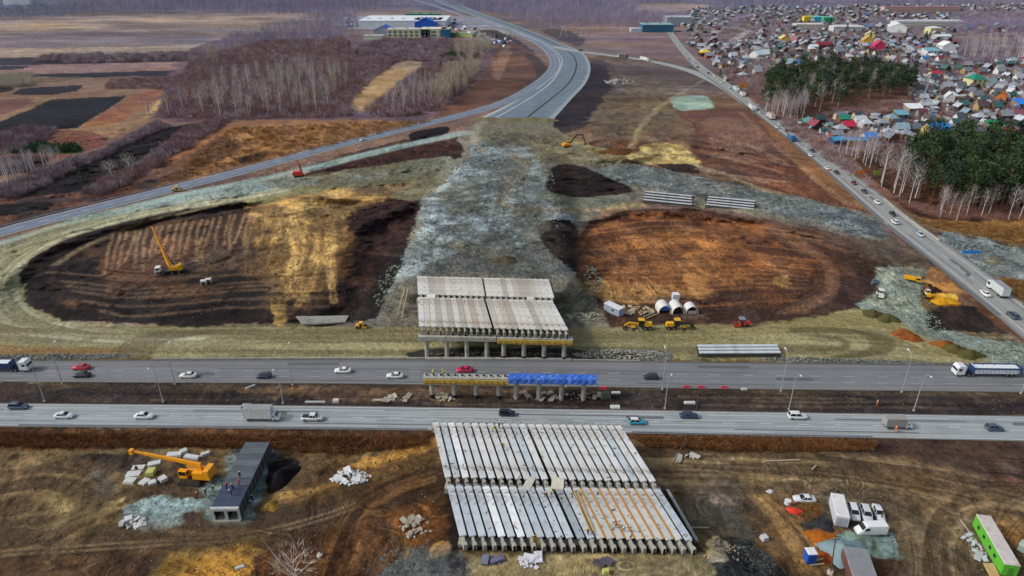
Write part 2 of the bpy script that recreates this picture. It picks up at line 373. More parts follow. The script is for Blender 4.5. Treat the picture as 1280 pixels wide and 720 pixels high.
paint([(640, 312), (700, 305), (712, 345), (520, 345), (560, 326)], (104, 98, 78), 2, 5, a=.7, rgb2=(84, 76, 62))
paint([(600, 152), (688, 152), (690, 176), (640, 186), (600, 176)], (118, 112, 80), 1.5, 3, a=.8)
paint([(612, 166), (686, 168), (680, 180), (625, 182)], (84, 78, 66), 1.5, 3, a=.7, rgb2=(110, 104, 84))
paint([(692, 166), (730, 178), (790, 200), (700, 206), (660, 190)], (128, 118, 76), 2, 4, a=.8, rgb2=(104, 92, 62))
paint([(720, 212), (800, 206), (940, 234), (1020, 252), (1095, 272), (1112, 294), (1080, 292), (960, 266), (880, 246), (780, 232), (700, 236)], (104, 118, 112), 1.5, 3, rgb2=(128, 140, 130), stone=1.0, curve=False)
paint([(1020, 262), (1060, 264), (1100, 282), (1106, 294), (1060, 290)], (84, 104, 112), 1.5, 2, a=.8, rgb2=(130, 144, 148), stone=1)
paint([(870, 240), (940, 256), (960, 262), (900, 256)], (70, 64, 56), 1.5, 3, a=.6)
paint([(688, 210), (720, 206), (760, 222), (790, 238), (760, 244), (700, 246), (684, 232)], (50, 32, 30), 1.0, 2, rgb2=(64, 42, 36))
paint([(670, 240), (720, 246), (790, 250), (760, 262), (700, 262)], (112, 116, 92), 1.5, 3, a=.7)
track([(640, 192), (652, 206), (636, 226), (628, 246), (634, 258), (680, 262), (740, 262), (800, 256)], 6, (150, 132, 92), .85, False, streak=.4)
track([(606, 150), (596, 160), (594, 176), (604, 190)], 5, (150, 140, 112), .8, False)
# strips left of the embankment, towards the curved road
paint([(570, 168), (560, 186), (520, 196), (440, 206), (370, 214), (420, 196), (500, 176)], (62, 42, 34), 1.5, 2, rgb2=(84, 58, 42))
paint([(514, 166), (556, 158), (560, 166), (516, 176)], (28, 22, 28), 1, 1)
paint([(568, 176), (576, 196), (530, 208), (420, 216), (380, 220), (420, 204), (500, 190)], (56, 32, 32), 1.2, 2, rgb2=(72, 46, 40))
track([(-160, 338), (0, 306), (110, 274), (230, 244), (340, 222), (470, 190), (580, 166)], 9, (118, 138, 130), .9, False, rgb2=(138, 156, 148), warp=.6, f=3)
paint([(60, 285), (90, 272), (150, 262), (290, 236), (370, 220), (400, 226), (300, 246), (140, 276), (90, 290)], (122, 144, 134), 1.5, 2, rgb2=(142, 162, 150), stone=.6, curve=False)
paint([(330, 226), (420, 214), (560, 196), (540, 222), (420, 236), (350, 234)], (122, 124, 98), 2, 3, a=.8, rgb2=(104, 100, 72))
# ---- left loop: haul road ring, dark slope, trampled floor
paint([(-160, 470), (-160, 350), (-20, 320), (60, 286), (130, 276), (300, 248), (360, 236), (520, 220), (560, 226), (520, 250), (440, 256), (300, 262), (200, 282), (100, 296), (40, 332), (28, 360), (52, 392), (100, 406), (530, 408), (760, 410), (1000, 404), (1088, 388), (1130, 410), (1200, 440), (1225, 448), (1000, 452), (700, 447), (200, 447), (0, 450)], (126, 122, 84), 1.2, 1.0, rgb2=(114, 108, 72), nz=fbm(X0 * .3, Y0 * 2, 10, 5, 21), curve=False)
track([(30, 470), (-20, 420), (-14, 368), (12, 320), (70, 290), (140, 276), (250, 254)], 16, (142, 144, 116), .9, False, streak=.25, rgb2=(124, 122, 94), f=4)
track([(170, 420), (60, 408), (12, 390), (0, 350), (30, 312), (90, 288)], 9, (148, 148, 120), .8, False, streak=.5, rgb2=(120, 116, 88), f=3)
paint([(290, 246), (200, 258), (100, 288), (36, 322), (24, 352), (36, 382), (78, 402), (200, 406), (420, 406), (470, 400), (500, 330), (526, 262), (500, 250), (440, 262), (330, 262)], (34, 27, 27), 1.0, 1.5, rgb2=(48, 38, 36), curve=False)
paint([(300, 262), (430, 244), (500, 250), (440, 290), (430, 360), (380, 394), (250, 396), (120, 392), (66, 372), (60, 340), (120, 300), (200, 278)], (84, 60, 44), 2, 4, rgb2=(56, 44, 40), nz=fbm(X0, Y0, 9, 5, 23))
paint([(115, 330), (200, 300), (240, 310), (200, 346), (130, 356)], (104, 66, 46), 4, 5, a=.6)
paint([(70, 320), (110, 316), (110, 352), (80, 360)], (32, 26, 26), 2, 4, a=.8)
paint([(280, 312), (318, 305), (330, 356), (345, 396), (280, 396), (270, 350)], (44, 34, 36), 2, 4, a=.85)
paint([(240, 322), (285, 312), (290, 340), (230, 346)], (106, 88, 72), 2, 4, a=.5)
paint([(310, 256), (420, 236), (520, 226), (480, 252), (440, 258), (450, 290), (420, 330), (390, 366), (356, 366), (330, 330), (316, 290), (308, 270)], (164, 130, 72), 3, 5, rgb2=(112, 86, 52), nz=fbm(X0, Y0 * 1.4, 8, 5, 24), curve=False)
paint([(350, 280), (400, 280), (408, 320), (388, 364), (358, 366), (345, 320)], (200, 160, 88), 3, 5, a=.8, rgb2=(140, 108, 60))
paint([(380, 340), (400, 334), (410, 352), (392, 362)], (88, 68, 40), 2, 2, a=.8)
paint([(342, 362), (360, 364), (358, 406), (344, 406)], (150, 122, 66), 1, 1.5, a=.85, rgb2=(106, 86, 52))
paint([(432, 272), (470, 262), (500, 248), (527, 256), (516, 290), (484, 330), (456, 372), (440, 400), (364, 400), (392, 376), (430, 352), (444, 320)], (44, 28, 30), 1.2, 2, rgb2=(66, 42, 38), nz=fbm(X0, Y0, 4, 5, 25), curve=False)
paint([(420, 300), (446, 290), (440, 330), (420, 350)], (110, 78, 44), 2, 3, a=.8)
paint([(400, 380), (450, 372), (470, 396), (400, 404)], (52, 40, 34), 2, 3, a=.9)
track([(300, 250), (250, 262), (180, 278), (110, 306), (70, 330)], 3, (128, 112, 78), .7, False, streak=.4)
for k in range(26):   # dozer furrows down the slope
    x = 132 + k * 9 + random.uniform(-2, 2); y = 292 - k * 1.4
    track([(x + 10, y), (x + 4, y + 20), (x - 2 + random.uniform(-6, 6), y + 44 + random.uniform(-8, 10))], 1.3, (146, 116, 82), .5, False, warp=.5)
for k in range(22):
    x0 = random.uniform(80, 330); y0 = random.uniform(330, 398)
    track([(x0, y0), (x0 + random.uniform(60, 110), y0 - random.uniform(5, 40)), (x0 + random.uniform(140, 230), y0 - random.uniform(10, 50))], 3, random.choice([(30, 24, 24), (112, 84, 58), (112, 84, 58), (92, 72, 52)]), .45, True, warp=1.5)
for k in range(14):
    x0 = random.uniform(330, 420); y0 = random.uniform(262, 300)
    track([(x0, y0), (x0 + random.uniform(-12, 20), y0 + 40), (x0 + random.uniform(-20, 30), y0 + 90)], 2.4, random.choice([(206, 166, 92), (116, 84, 44)]), .45, True, warp=1.5)
# ---- graded strip beside the far carriageway
track([(-160, 427), (100, 427), (400, 426), (760, 427), (1000, 428), (1120, 436), (1215, 448)], 16.5, (140, 132, 94), .95, False, rgb2=(114, 105, 74), warp=.3, f=.8)
track([(820, 420), (960, 412), (1060, 400), (1100, 402), (1150, 420), (1180, 436)], 13, (142, 134, 92), .9, False, rgb2=(126, 116, 72), warp=.4, f=1.2)
track([(250, 424), (130, 422), (60, 412), (10, 392), (-4, 356), (30, 318), (100, 288), (200, 264), (300, 248), (352, 238)], 9, (156, 154, 124), .95, False, rgb2=(122, 118, 88), warp=.4, f=1.5)
track([(100, 424), (0, 412), (-60, 384), (-60, 340), (0, 312), (80, 288)], 9, (136, 134, 106), .9, False, rgb2=(110, 106, 80), warp=.6, f=2)
for k in range(30):
    y0 = random.uniform(408, 444); a0 = random.uniform(-100, 900)
    track([(a0, y0), (a0 + 150, y0 + random.uniform(-3, 3)), (a0 + random.uniform(250, 500), y0 + random.uniform(-4, 4))], random.choice([1.2, 2.4, 3.4]), random.choice([(142, 136, 96), (98, 92, 62), (104, 96, 64)]), .45, False, warp=.4, streak=.5)
paint([(-160, 434), (60, 432), (150, 436), (140, 442), (-160, 446)], (122, 88, 46), 1, 1, a=.7)
for k in range(7): track([(150 + k * 6, 450), (152 + k * 7, 434), (170 + k * 9, 422), (220 + k * 12, 412)], 1.6, (92, 84, 60), .55, False, warp=.5)
paint([(-160, 446), (0, 444), (140, 442), (136, 449), (-160, 453)], (112, 112, 98), .6, .6, stone=1)
paint([(715, 440), (830, 438), (830, 452), (715, 452)], (120, 118, 104), .5, .6, stone=1)
paint([(530, 436), (715, 436), (715, 450), (530, 450)], (76, 74, 62), .5, .6, stone=1)
paint([(980, 446), (1240, 456), (1240, 458), (980, 452)], (112, 116, 104), .5, .6, stone=1)
paint([(716, 445), (790, 443), (790, 448), (716, 449)], (112, 72, 44), .5, .6, a=.8)
# ---- right loop
paint([(672, 282), (700, 274), (722, 284), (734, 330), (736, 366), (720, 340), (690, 314)], (42, 30, 28), 1, 1.5, rgb2=(72, 54, 42))
paint([(722, 300), (740, 276), (790, 262), (860, 260), (960, 276), (1060, 300), (1112, 330), (1108, 356), (1080, 384), (1000, 398), (900, 404), (760, 408), (744, 372), (724, 345)], (64, 44, 36), 1.2, 1.5, rgb2=(82, 58, 44), curve=False)
paint([(730, 300), (756, 276), (800, 266), (870, 266), (960, 284), (1040, 310), (1060, 340), (1040, 372), (960, 388), (860, 372), (760, 360), (734, 340)], (130, 82, 46), 3, 4, rgb2=(88, 54, 38), nz=fbm(X0, Y0, 10, 5, 27), curve=False)
paint([(790, 300), (880, 290), (910, 320), (920, 356), (830, 362), (800, 340)], (176, 118, 58), 6, 6, a=.7, rgb2=(124, 78, 42))
paint([(740, 352), (880, 360), (890, 372), (760, 374)], (186, 142, 76), 3, 4, a=.6)
paint([(966, 350), (980, 346), (988, 358), (974, 360)], (186, 148, 72), 1, 2)
paint([(900, 350), (1000, 350), (1020, 390), (880, 396)], (70, 48, 40), 5, 5, a=.6)
paint([(1020, 300), (1090, 320), (1100, 350), (1060, 384), (1040, 350)], (66, 46, 40), 3, 4, a=.7)
for k in range(26):
    x0 = random.uniform(730, 860); y0 = random.uniform(268, 320)
    track([(x0, y0), (x0 + random.uniform(10, 50), y0 + 35), (x0 + random.uniform(30, 90), y0 + random.uniform(60, 90))], random.choice([2.4, 3.4]), random.choice([(70, 44, 34), (150, 100, 58), (58, 40, 32), (134, 88, 50)]), .4, True, warp=1.5)
for k in range(12):
    r = k * 5.0
    track([(960, 276 + r * .3), (1010, 300 + r * .5), (1040 - r * .3, 330 + r * .2), (1046 - r * .5, 364), (1010 - r, 390)], 2.6, random.choice([(48, 36, 34), (118, 84, 62)]), .5, True, warp=1.0)
for k in range(10):
    track([(960 + k * 3, 268 + k * 3), (1040, 286 + k * 3), (1090 + k * 4, 316 + k * 2), (1130 + k * 3, 330 - k)], 2.6, random.choice([(44, 36, 34), (110, 84, 66)]), .5, True, warp=.8)
paint([(1060, 296), (1100, 300), (1170, 316), (1160, 336), (1110, 332), (1080, 316)], (78, 66, 56), 1.5, 3, a=.8, rgb2=(96, 84, 70))
for k in range(6): track([(810 + k * 5, 372), (830 + k * 6, 386), (850 + k * 7, 398)], 1.0, (132, 112, 100), .5, False, warp=.3)
# junction at the right
paint([(1092, 334), (1120, 333), (1152, 336), (1160, 352), (1148, 380), (1178, 412), (1240, 424), (1290, 430), (1440, 440), (1440, 490), (1235, 456), (1225, 444), (1150, 420), (1120, 400), (1080, 388), (1072, 380), (1095, 364)], (116, 134, 114), 1.2, 2, rgb2=(142, 156, 134), stone=.8, nz=n_mid, curve=False)
paint([(1125, 334), (1148, 336), (1150, 346), (1130, 350)], (150, 142, 96), 1, 1.5, a=.8)
paint([(1160, 336), (1180, 340), (1200, 362), (1204, 386), (1180, 388), (1160, 372)], (116, 78, 42), 1.2, 2, rgb2=(156, 108, 50))
paint([(1164, 366), (1194, 368), (1200, 378), (1180, 382), (1164, 376)], (196, 142, 36), .6, 1, rgb2=(178, 126, 36))
paint([(1162, 356), (1170, 358), (1176, 366), (1160, 368)], (50, 30, 24), .6, 1)
paint([(1166, 388), (1215, 384), (1254, 404), (1258, 416), (1200, 414), (1166, 412)], (44, 34, 32), 1, 2, rgb2=(60, 48, 42))
paint([(1200, 366), (1226, 378), (1262, 408), (1280, 424), (1256, 414), (1226, 392)], (104, 68, 40), 1, 1.5, a=.8)
for k in range(6): track([(990, 410 + k), (1060 + k * 4, 412 + k), (1090 + k * 5, 426), (1080 + k * 5, 440), (1040 + k * 4, 446)], 1.6, (96, 86, 56), .6, False, warp=.4)
for k in range(3): track([(1000 + k * 10, 418), (1046 + k * 4, 424), (1050 + k * 4, 434), (1010 + k * 10, 438)], 1.2, (98, 88, 58), .6, False, warp=.4)
# right of the slanting road
paint([(1130, 262), (1300, 262), (1440, 300), (1440, 330), (1290, 318), (1200, 296), (1150, 278)], (120, 82, 44), 1.5, 2, rgb2=(146, 108, 52), curve=False)
paint([(1166, 290), (1200, 290), (1300, 312), (1440, 340), (1440, 380), (1290, 350), (1230, 345), (1200, 326)], (108, 126, 120), 1.2, 2, rgb2=(140, 156, 148), stone=1, curve=False)
paint([(1232, 322), (1246, 320), (1254, 326), (1246, 332), (1234, 330)], (128, 122, 100), .6, 1)
paint([(1250, 346), (1300, 352), (1440, 400), (1440, 440), (1300, 392), (1262, 368)], (104, 72, 40), 1.2, 2, rgb2=(78, 60, 40), curve=False)
paint([(1090, 236), (1140, 262), (1180, 292), (1160, 290), (1110, 258), (1060, 222)], (104, 80, 56), 1, 2, a=.8)
# village ground and woods floor
paint([(850, 14), (1440, 2), (1440, 200), (1290, 190), (1130, 178), (1080, 186), (1040, 200), (1000, 170), (935, 112), (870, 66)], (90, 74, 82), 3, 5, rgb2=(118, 100, 100), nz=fbm(X0, Y0, 12, 4, 29), curve=False)
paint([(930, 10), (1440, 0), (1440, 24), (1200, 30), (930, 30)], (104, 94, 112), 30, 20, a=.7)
paint([(1180, 26), (1300, 20), (1300, 40), (1200, 38)], (120, 78, 100), 10, 12, a=.7)
paint([(938, 110), (1000, 90), (1130, 100), (1170, 130), (1130, 140), (1000, 150), (960, 136)], (82, 56, 44), 2, 4, rgb2=(106, 70, 50))
paint([(1070, 200), (1120, 180), (1440, 190), (1440, 280), (1290, 272), (1160, 274), (1110, 240)], (64, 44, 34), 2, 3, rgb2=(88, 58, 40))
track([(900, 70), (905, 60), (930, 42), (935, 38), (905, 34), (880, 30)], 10, (176, 172, 176), .8, False)
track([(885, 56), (905, 28), (930, 20), (960, 14)], 10, (168, 162, 170), .7, False)
# ---- between the carriageways
paint([(-160, 476), (640, 480), (1440, 492), (1440, 526), (1280, 521), (640, 511), (-160, 504)], (70, 58, 52), 1, .6, rgb2=(54, 46, 46), nz=fbm(X0 * .35, Y0, 4, 5, 33), curve=False)
paint([(-160, 478), (640, 482), (1440, 492), (1440, 497), (640, 488), (-160, 486)], (96, 80, 54), 1, 1, a=.6, rgb2=(72, 60, 46), curve=False)
paint([(310, 484), (500, 486), (640, 488), (640, 500), (480, 500), (330, 498)], (98, 76, 58), 1, 2, a=.6, rgb2=(122, 94, 66))
for k in range(22):
    y0 = random.uniform(486, 508); a0 = random.uniform(-100, 1200)
    track([(a0, y0), (a0 + 80, y0 + 1), (a0 + random.uniform(120, 300), y0 + random.uniform(-2, 4))], 1.0, random.choice([(100, 86, 72), (40, 34, 36)]), .5, False, warp=.4, streak=.4)
# ---- near side of the near carriageway
paint([(-160, 532), (640, 538), (1100, 546), (1110, 562), (900, 566), (640, 566), (300, 560), (-160, 562)], (104, 66, 32), 1, 1, rgb2=(66, 44, 28), nz=n_fine * .6 + n_mid * .4, curve=False, stone=.15)
paint([(1090, 546), (1440, 556), (1440, 640), (1280, 630), (1120, 600), (1000, 590), (1010, 572)], (52, 38, 34), 1.5, 2, rgb2=(78, 58, 46), nz=fbm(X0 * .35, Y0, 6, 5, 35), curve=False)
paint([(1120, 596), (1200, 590), (1300, 606), (1300, 616), (1200, 606)], (96, 60, 46), 1.5, 2, a=.6)
# left yard
paint([(-160, 565), (150, 566), (300, 570), (540, 580), (560, 620), (420, 660), (200, 690), (-160, 720)], (92, 74, 46), 1.5, 2, rgb2=(72, 56, 40), nz=n_mid, curve=False)
paint([(100, 566), (170, 568), (180, 582), (120, 590)], (44, 34, 32), 1, 1.5, a=.8)
paint([(-160, 584), (60, 570), (150, 590), (170, 620), (120, 660), (-160, 690)], (104, 84, 50), 2, 3, a=.8, rgb2=(78, 60, 40))
for k in range(13):
    r = 10 + k * 9
    track([(-150, 572 - k * 0 + (k - 6)), (20 + r * .2, 578 + (k - 6) * 1.5), (60 + r * .55, 600), (50 + r * .62, 630 + r * .06), (-10 + r * .4, 660 + r * .13), (-150, 672 + r * .12)], 2.2, random.choice([(62, 48, 34), (128, 104, 66), (58, 44, 32)]), .5, True, warp=.8)
paint([(50, 615), (110, 618), (128, 640), (90, 655), (55, 645)], (138, 120, 74), 2, 4, a=.6, rgb2=(104, 86, 54))
for k in range(14):
    track([(random.uniform(10, 60), random.uniform(655, 685)), (random.uniform(90, 120), random.uniform(638, 660)), (random.uniform(130, 160), random.uniform(620, 640))], .8, (148, 130, 84), .5, False, warp=.5)
paint([(160, 636), (186, 622), (215, 628), (246, 632), (244, 656), (225, 664), (192, 668), (165, 656)], (120, 152, 146), 1, 1.6, rgb2=(146, 178, 172), stone=.7, ragged=.8)
paint([(246, 612), (262, 604), (290, 596), (280, 580), (300, 556), (330, 552), (350, 560), (330, 600), (318, 640), (308, 664), (262, 668), (252, 650)], (104, 130, 120), 1, 1.5, rgb2=(128, 152, 142), stone=.8, curve=False)
paint([(226, 644), (250, 640), (254, 662), (232, 664)], (70, 52, 36), 1, 1)
paint([(110, 596), (140, 600), (146, 620), (120, 626)], (96, 98, 80), 1, 2, a=.7)
paint([(336, 580), (360, 574), (374, 580), (362, 600), (340, 616), (330, 604)], (24, 20, 20), .8, 1)
paint([(300, 552), (340, 556), (350, 570), (330, 580), (296, 566)], (66, 48, 30), 1, 2, a=.7)
paint([(360, 560), (430, 562), (440, 580), (420, 620), (370, 636), (350, 620), (380, 590)], (124, 92, 40), 1.5, 2.5, a=.8, rgb2=(86, 62, 34))
# left dirt road
track([(-150, 702), (60, 690), (200, 682), (300, 674), (400, 650), (480, 622), (560, 594)], 12, (84, 66, 48), .9, False, streak=.3, rgb2=(70, 54, 40), f=3)
for off in (-5, -2, 1, 4): track([(-150, 702 + off), (60, 690 + off), (200, 682 + off), (300, 674 + off), (400, 650 + off), (470, 624 + off)], .9, (126, 104, 74) if off % 2 else (50, 38, 30), .6, False, warp=.4)
paint([(-160, 700), (60, 697), (200, 692), (180, 730), (-160, 900)], (62, 44, 32), 1.5, 2, rgb2=(88, 64, 42), curve=False)
paint([(190, 722), (205, 700), (230, 690), (300, 680), (330, 690), (316, 712), (300, 735), (200, 760)], (126, 96, 38), 1.2, 2, rgb2=(162, 116, 40), curve=False)
paint([(210, 690), (330, 668), (330, 682), (240, 700)], (104, 94, 56), 1.2, 2, a=.6)
paint([(330, 690), (400, 664), (480, 640), (500, 680), (480, 760), (300, 800)], (96, 58, 28), 1.5, 2, rgb2=(70, 44, 28), curve=False)
for k in range(20):
    x0 = random.uniform(400, 480)
    track([(x0, 720), (x0 + 26, 690 - k * .5), (x0 + 60, 650 - k), (x0 + 100, 620 - k)], 1.4, random.choice([(56, 38, 26), (128, 86, 46)]), .5, False, warp=.7)
# left of the near bridge
paint([(430, 600), (470, 576), (540, 562), (552, 600), (562, 640), (568, 680), (500, 690), (470, 650)], (84, 62, 34), 1.5, 2, rgb2=(58, 44, 30), curve=False)
paint([(455, 572), (500, 560), (542, 548), (546, 560), (500, 574), (450, 586), (420, 590), (440, 578)], (150, 110, 44), 1, 1.5, rgb2=(116, 84, 40), curve=False)
paint([(480, 640), (540, 636), (566, 660), (560, 678), (500, 676)], (128, 76, 26), 1.5, 2.5, a=.75, rgb2=(92, 56, 26))
paint([(450, 748), (482, 712), (520, 688), (566, 682), (590, 700), (600, 760), (560, 800)], (92, 98, 92), 1, 1, rgb2=(116, 124, 118), stone=1, curve=False)
paint([(536, 684), (562, 680), (566, 690), (540, 694)], (172, 128, 40), .5, .8)
paint([(590, 692), (880, 690), (910, 712), (940, 800), (560, 800), (575, 720)], (126, 112, 76), 1, 1.2, rgb2=(104, 94, 64), curve=False, nz=n_mid)
paint([(548, 560), (800, 560), (880, 690), (566, 690)], (40, 32, 26), 1, .5, curve=False)  # shade beneath the near deck painted into the ground colour
# right yard
paint([(800, 568), (1010, 572), (1120, 600), (1440, 640), (1440, 900), (900, 900), (890, 690), (830, 600)], (98, 80, 52), 1.2, 2, rgb2=(84, 68, 46), nz=n_mid, curve=False)
track([(800, 586), (900, 588), (1000, 594), (1100, 606), (1200, 622), (1300, 646)], 9, (116, 98, 70), .8, False, streak=.4, rgb2=(92, 76, 54), warp=.6, f=2)
for off in (-8, -5, -2, 1, 4, 7): track([(800, 586 + off), (900, 588 + off), (1000, 594 + off), (1100, 606 + off), (1200, 622 + off), (1320, 652 + off)], .8, (146, 126, 94) if off % 2 else (62, 50, 38), .6, False, warp=.4)
paint([(870, 610), (930, 606), (960, 640), (920, 690), (880, 670), (850, 640)], (88, 82, 66), 2, 3, a=.7, rgb2=(106, 92, 70), stone=.4)
paint([(890, 640), (940, 646), (946, 668), (900, 664)], (72, 74, 66), 1.5, 2.5, a=.6, stone=.6)
paint([(894, 622), (930, 624), (926, 632), (896, 628)], (142, 120, 106), .8, 1.5, a=.7)
paint([(960, 616), (1000, 606), (1030, 612), (1028, 650), (1010, 700), (980, 740), (950, 690), (936, 650)], (118, 84, 42), 1.5, 2.5, a=.85, rgb2=(92, 68, 40), curve=False)
paint([(900, 672), (940, 676), (980, 712), (990, 740), (900, 760), (884, 700)], (60, 64, 62), 1, 1.5, rgb2=(82, 86, 82), stone=1, curve=False)
paint([(884, 676), (904, 674), (912, 690), (896, 704), (886, 700)], (176, 152, 100), .7, 1.2)
for k in range(12):
    track([(915 + k * 4, 620), (935 + k * 5, 650), (955 + k * 6, 690), (970 + k * 7, 740)], 1.2, random.choice([(74, 56, 36), (140, 106, 60)]), .5, False, warp=.7)
for k in range(16):
    r = k * 7.0
    track([(1100 - k, 612 + k), (1130 + r * .25, 640 + k), (1140 + r * .5, 680), (1150 + r * .8, 760)], 2.4, random.choice([(72, 58, 42), (134, 114, 80), (72, 58, 42)]), .55, True, warp=.6)
for k in range(9):
    track([(1290, 640 + k * 3), (1230 - k * 2, 640 + k * 3), (1196 - k * 3, 660 + k * 3), (1180 - k * 3, 700), (1176 - k * 3, 760)], 2.2, random.choice([(72, 58, 42), (134, 114, 80)]), .55, True, warp=.6)
paint([(1028, 616), (1112, 620), (1116, 660), (1030, 660)], (86, 80, 66), 1.2, 1.5, a=.7)
paint([(1000, 646), (1030, 640), (1038, 652), (1020, 664), (1004, 660)], (60, 60, 60), .8, 1, a=.9, stone=.4)
paint([(984, 624), (1020, 616), (1030, 636), (1016, 652), (994, 650)], (104, 92, 46), 1, 1.5, a=.8, rgb2=(132, 84, 40))
paint([(1010, 664), (1030, 660), (1054, 664), (1040, 674), (1014, 682)], (166, 92, 30), .7, 1, rgb2=(140, 78, 30))
paint([(1020, 690), (1040, 686), (1040, 704), (1024, 704)], (148, 78, 30), .7, 1)
paint([(1030, 672), (1110, 664), (1130, 682), (1134, 704), (1120, 708), (1096, 700), (1060, 706), (1030, 690)], (116, 140, 138), .8, 1.2, rgb2=(96, 112, 98), curve=False, nz=n_mid)
paint([(1085, 702), (1150, 706), (1160, 740), (1080, 740)], (78, 52, 34), 1, 1.5)
paint([(1246, 642), (1300, 650), (1300, 690), (1262, 680)], (132, 92, 44), 1, 1.5, a=.7)
paint([(1196, 646), (1220, 640), (1216, 660), (1236, 700), (1216, 690)], (128, 116, 88), .8, 1.2, a=.7)
print('paint done')

# dirt dragged over the crushed stone, scrapes on the fields, furrows down the yellow clay
for k in range(9):
    x0 = 548 + k * 15; track([(x0, 338), (x0 + random.uniform(-8, 8), 300), (606 + k * 6 + random.uniform(-8, 8), 250), (606 + k * 6, 205)], random.choice([1.6, 2.6]), random.choice([(92, 88, 70), (84, 92, 92), (116, 110, 84), (74, 78, 76)]), .6, True, warp=2.2, streak=.4)
for P_ in ([(556, 232), (600, 222), (590, 262), (552, 270)], [(640, 262), (676, 250), (690, 286), (652, 300)], [(560, 300), (620, 290), (640, 318), (580, 326)], [(612, 196), (660, 200), (650, 222), (610, 216)]): paint(P_, (104, 98, 76), 3, 6, a=.7, rgb2=(86, 84, 72), stone=.3)
for k in range(22):
    x0 = random.uniform(310, 430); track([(x0, 262 + random.uniform(0, 20)), (x0 + random.uniform(-14, 6), 306), (x0 + random.uniform(-24, 4), 360)], random.choice([1.4, 2.4]), random.choice([(104, 78, 46), (84, 62, 42), (196, 158, 90)]), .6, True, warp=1.6, streak=.5)
paint([(320, 330), (352, 300), (360, 340), (340, 372)], (96, 74, 48), 3, 5, a=.6); paint([(400, 262), (440, 262), (430, 300), (404, 296)], (100, 78, 50), 3, 5, a=.6)
for k in range(34):
    x0 = random.uniform(850, 960); y0 = random.uniform(144, 230); track([(x0, y0), (x0 + 30, y0 + random.uniform(2, 8)), (x0 + random.uniform(60, 100), y0 + random.uniform(8, 26))], random.choice([1.5, 3.0, 5.0]), random.choice([(142, 112, 88), (70, 46, 40), (120, 84, 60), (150, 122, 98)]), .45, False, warp=3, streak=.6)
for k in range(26):
    x0 = random.uniform(735, 850); y0 = random.uniform(86, 160); track([(x0, y0), (x0 + random.uniform(-10, 20), y0 + 14), (x0 + random.uniform(-30, 30), y0 + random.uniform(22, 40))], random.choice([2, 4]), random.choice([(124, 108, 76), (52, 44, 46), (112, 86, 60), (92, 88, 76)]), .5, False, warp=3, streak=.6)
track([(880, 100), (830, 130), (800, 160), (790, 185)], 4, (138, 126, 92), .7, False, warp=2, streak=.3)
track([(740, 200), (800, 192), (870, 206), (960, 240)], 4, (134, 122, 88), .7, False, warp=2, streak=.3)
paint([(736, 80), (756, 84), (764, 104), (752, 130), (728, 152), (700, 160), (690, 148), (706, 128), (726, 104)], (30, 24, 30), 2, 4, rgb2=(44, 36, 40), a=.95)
for P_ in ([(-20, 112), (14, 109), (12, 114), (-20, 118)], [(-10, 84), (30, 82), (30, 86), (-10, 88)], [(100, 130), (118, 128), (112, 134), (96, 136)], [(-20, 206), (30, 202), (20, 212), (-20, 216)], [(300, 198), (330, 190), (336, 194), (306, 204)]): paint(P_, (24, 22, 30), 1.5, 2, a=.95)
for P_ in ([(60, 340), (110, 330), (130, 372), (70, 372)], [(270, 350), (330, 352), (330, 392), (240, 394)], [(120, 376), (260, 380), (260, 396), (110, 396)]): paint(P_, (26, 21, 23), 3, 5, a=.75)
# broad driven bands
track([(790, 574), (930, 580), (1060, 590), (1180, 606), (1320, 644)], 12, (134, 112, 78), .8, False, rgb2=(84, 66, 46), warp=.5, f=3)
track([(800, 600), (900, 606), (1000, 606), (1100, 622), (1150, 660), (1160, 740)], 7, (126, 104, 72), .65, False, rgb2=(82, 66, 46), warp=.5, f=2.5)
track([(1330, 650), (1240, 630), (1190, 650), (1176, 700), (1180, 760)], 8, (130, 108, 76), .7, False, rgb2=(80, 64, 44), warp=.5, f=2.5)
track([(-160, 640), (-20, 612), (60, 600), (110, 620), (90, 650), (0, 668), (-160, 690)], 9, (122, 100, 66), .7, False, rgb2=(74, 56, 38), warp=.7, f=3)
track([(60, 690), (140, 650), (220, 676), (330, 672)], 6, (114, 92, 62), .6, False, rgb2=(74, 56, 38), warp=.7, f=3)
track([(540, 600), (490, 618), (450, 650), (420, 740)], 9, (112, 78, 44), .7, False, rgb2=(62, 42, 28), warp=.7, f=3)
track([(345, 620), (400, 610), (470, 590), (545, 566)], 5, (146, 108, 52), .6, False, rgb2=(96, 70, 40), warp=.7, f=2)
for k in range(18): y0 = 288 + k * 6; track([(736 + k, y0), (820, y0 - 12 + k), (930, y0 - 6), (1030 - k * 2, y0 + 8 - k)], 1.6, random.choice([(160, 108, 60), (66, 44, 34)]), .4, False, warp=1.2, streak=.5)
for k in range(10): y0 = 340 + k * 6; track([(60 + k * 8, y0), (170, y0 + 8), (300, y0 + 4 - k), (410, y0 - 4)], 1.8, random.choice([(112, 88, 66), (28, 22, 24)]), .5, False, warp=1.2, streak=.5)

COL *= (1 - .38 * GRV)[..., None]; lum = (COL @ np.array([.3, .55, .15], np.float32))[..., None]; COL += (lum * np.array([.98, 1.0, .97], np.float32) - COL) * (.5 * GRV)[..., None]
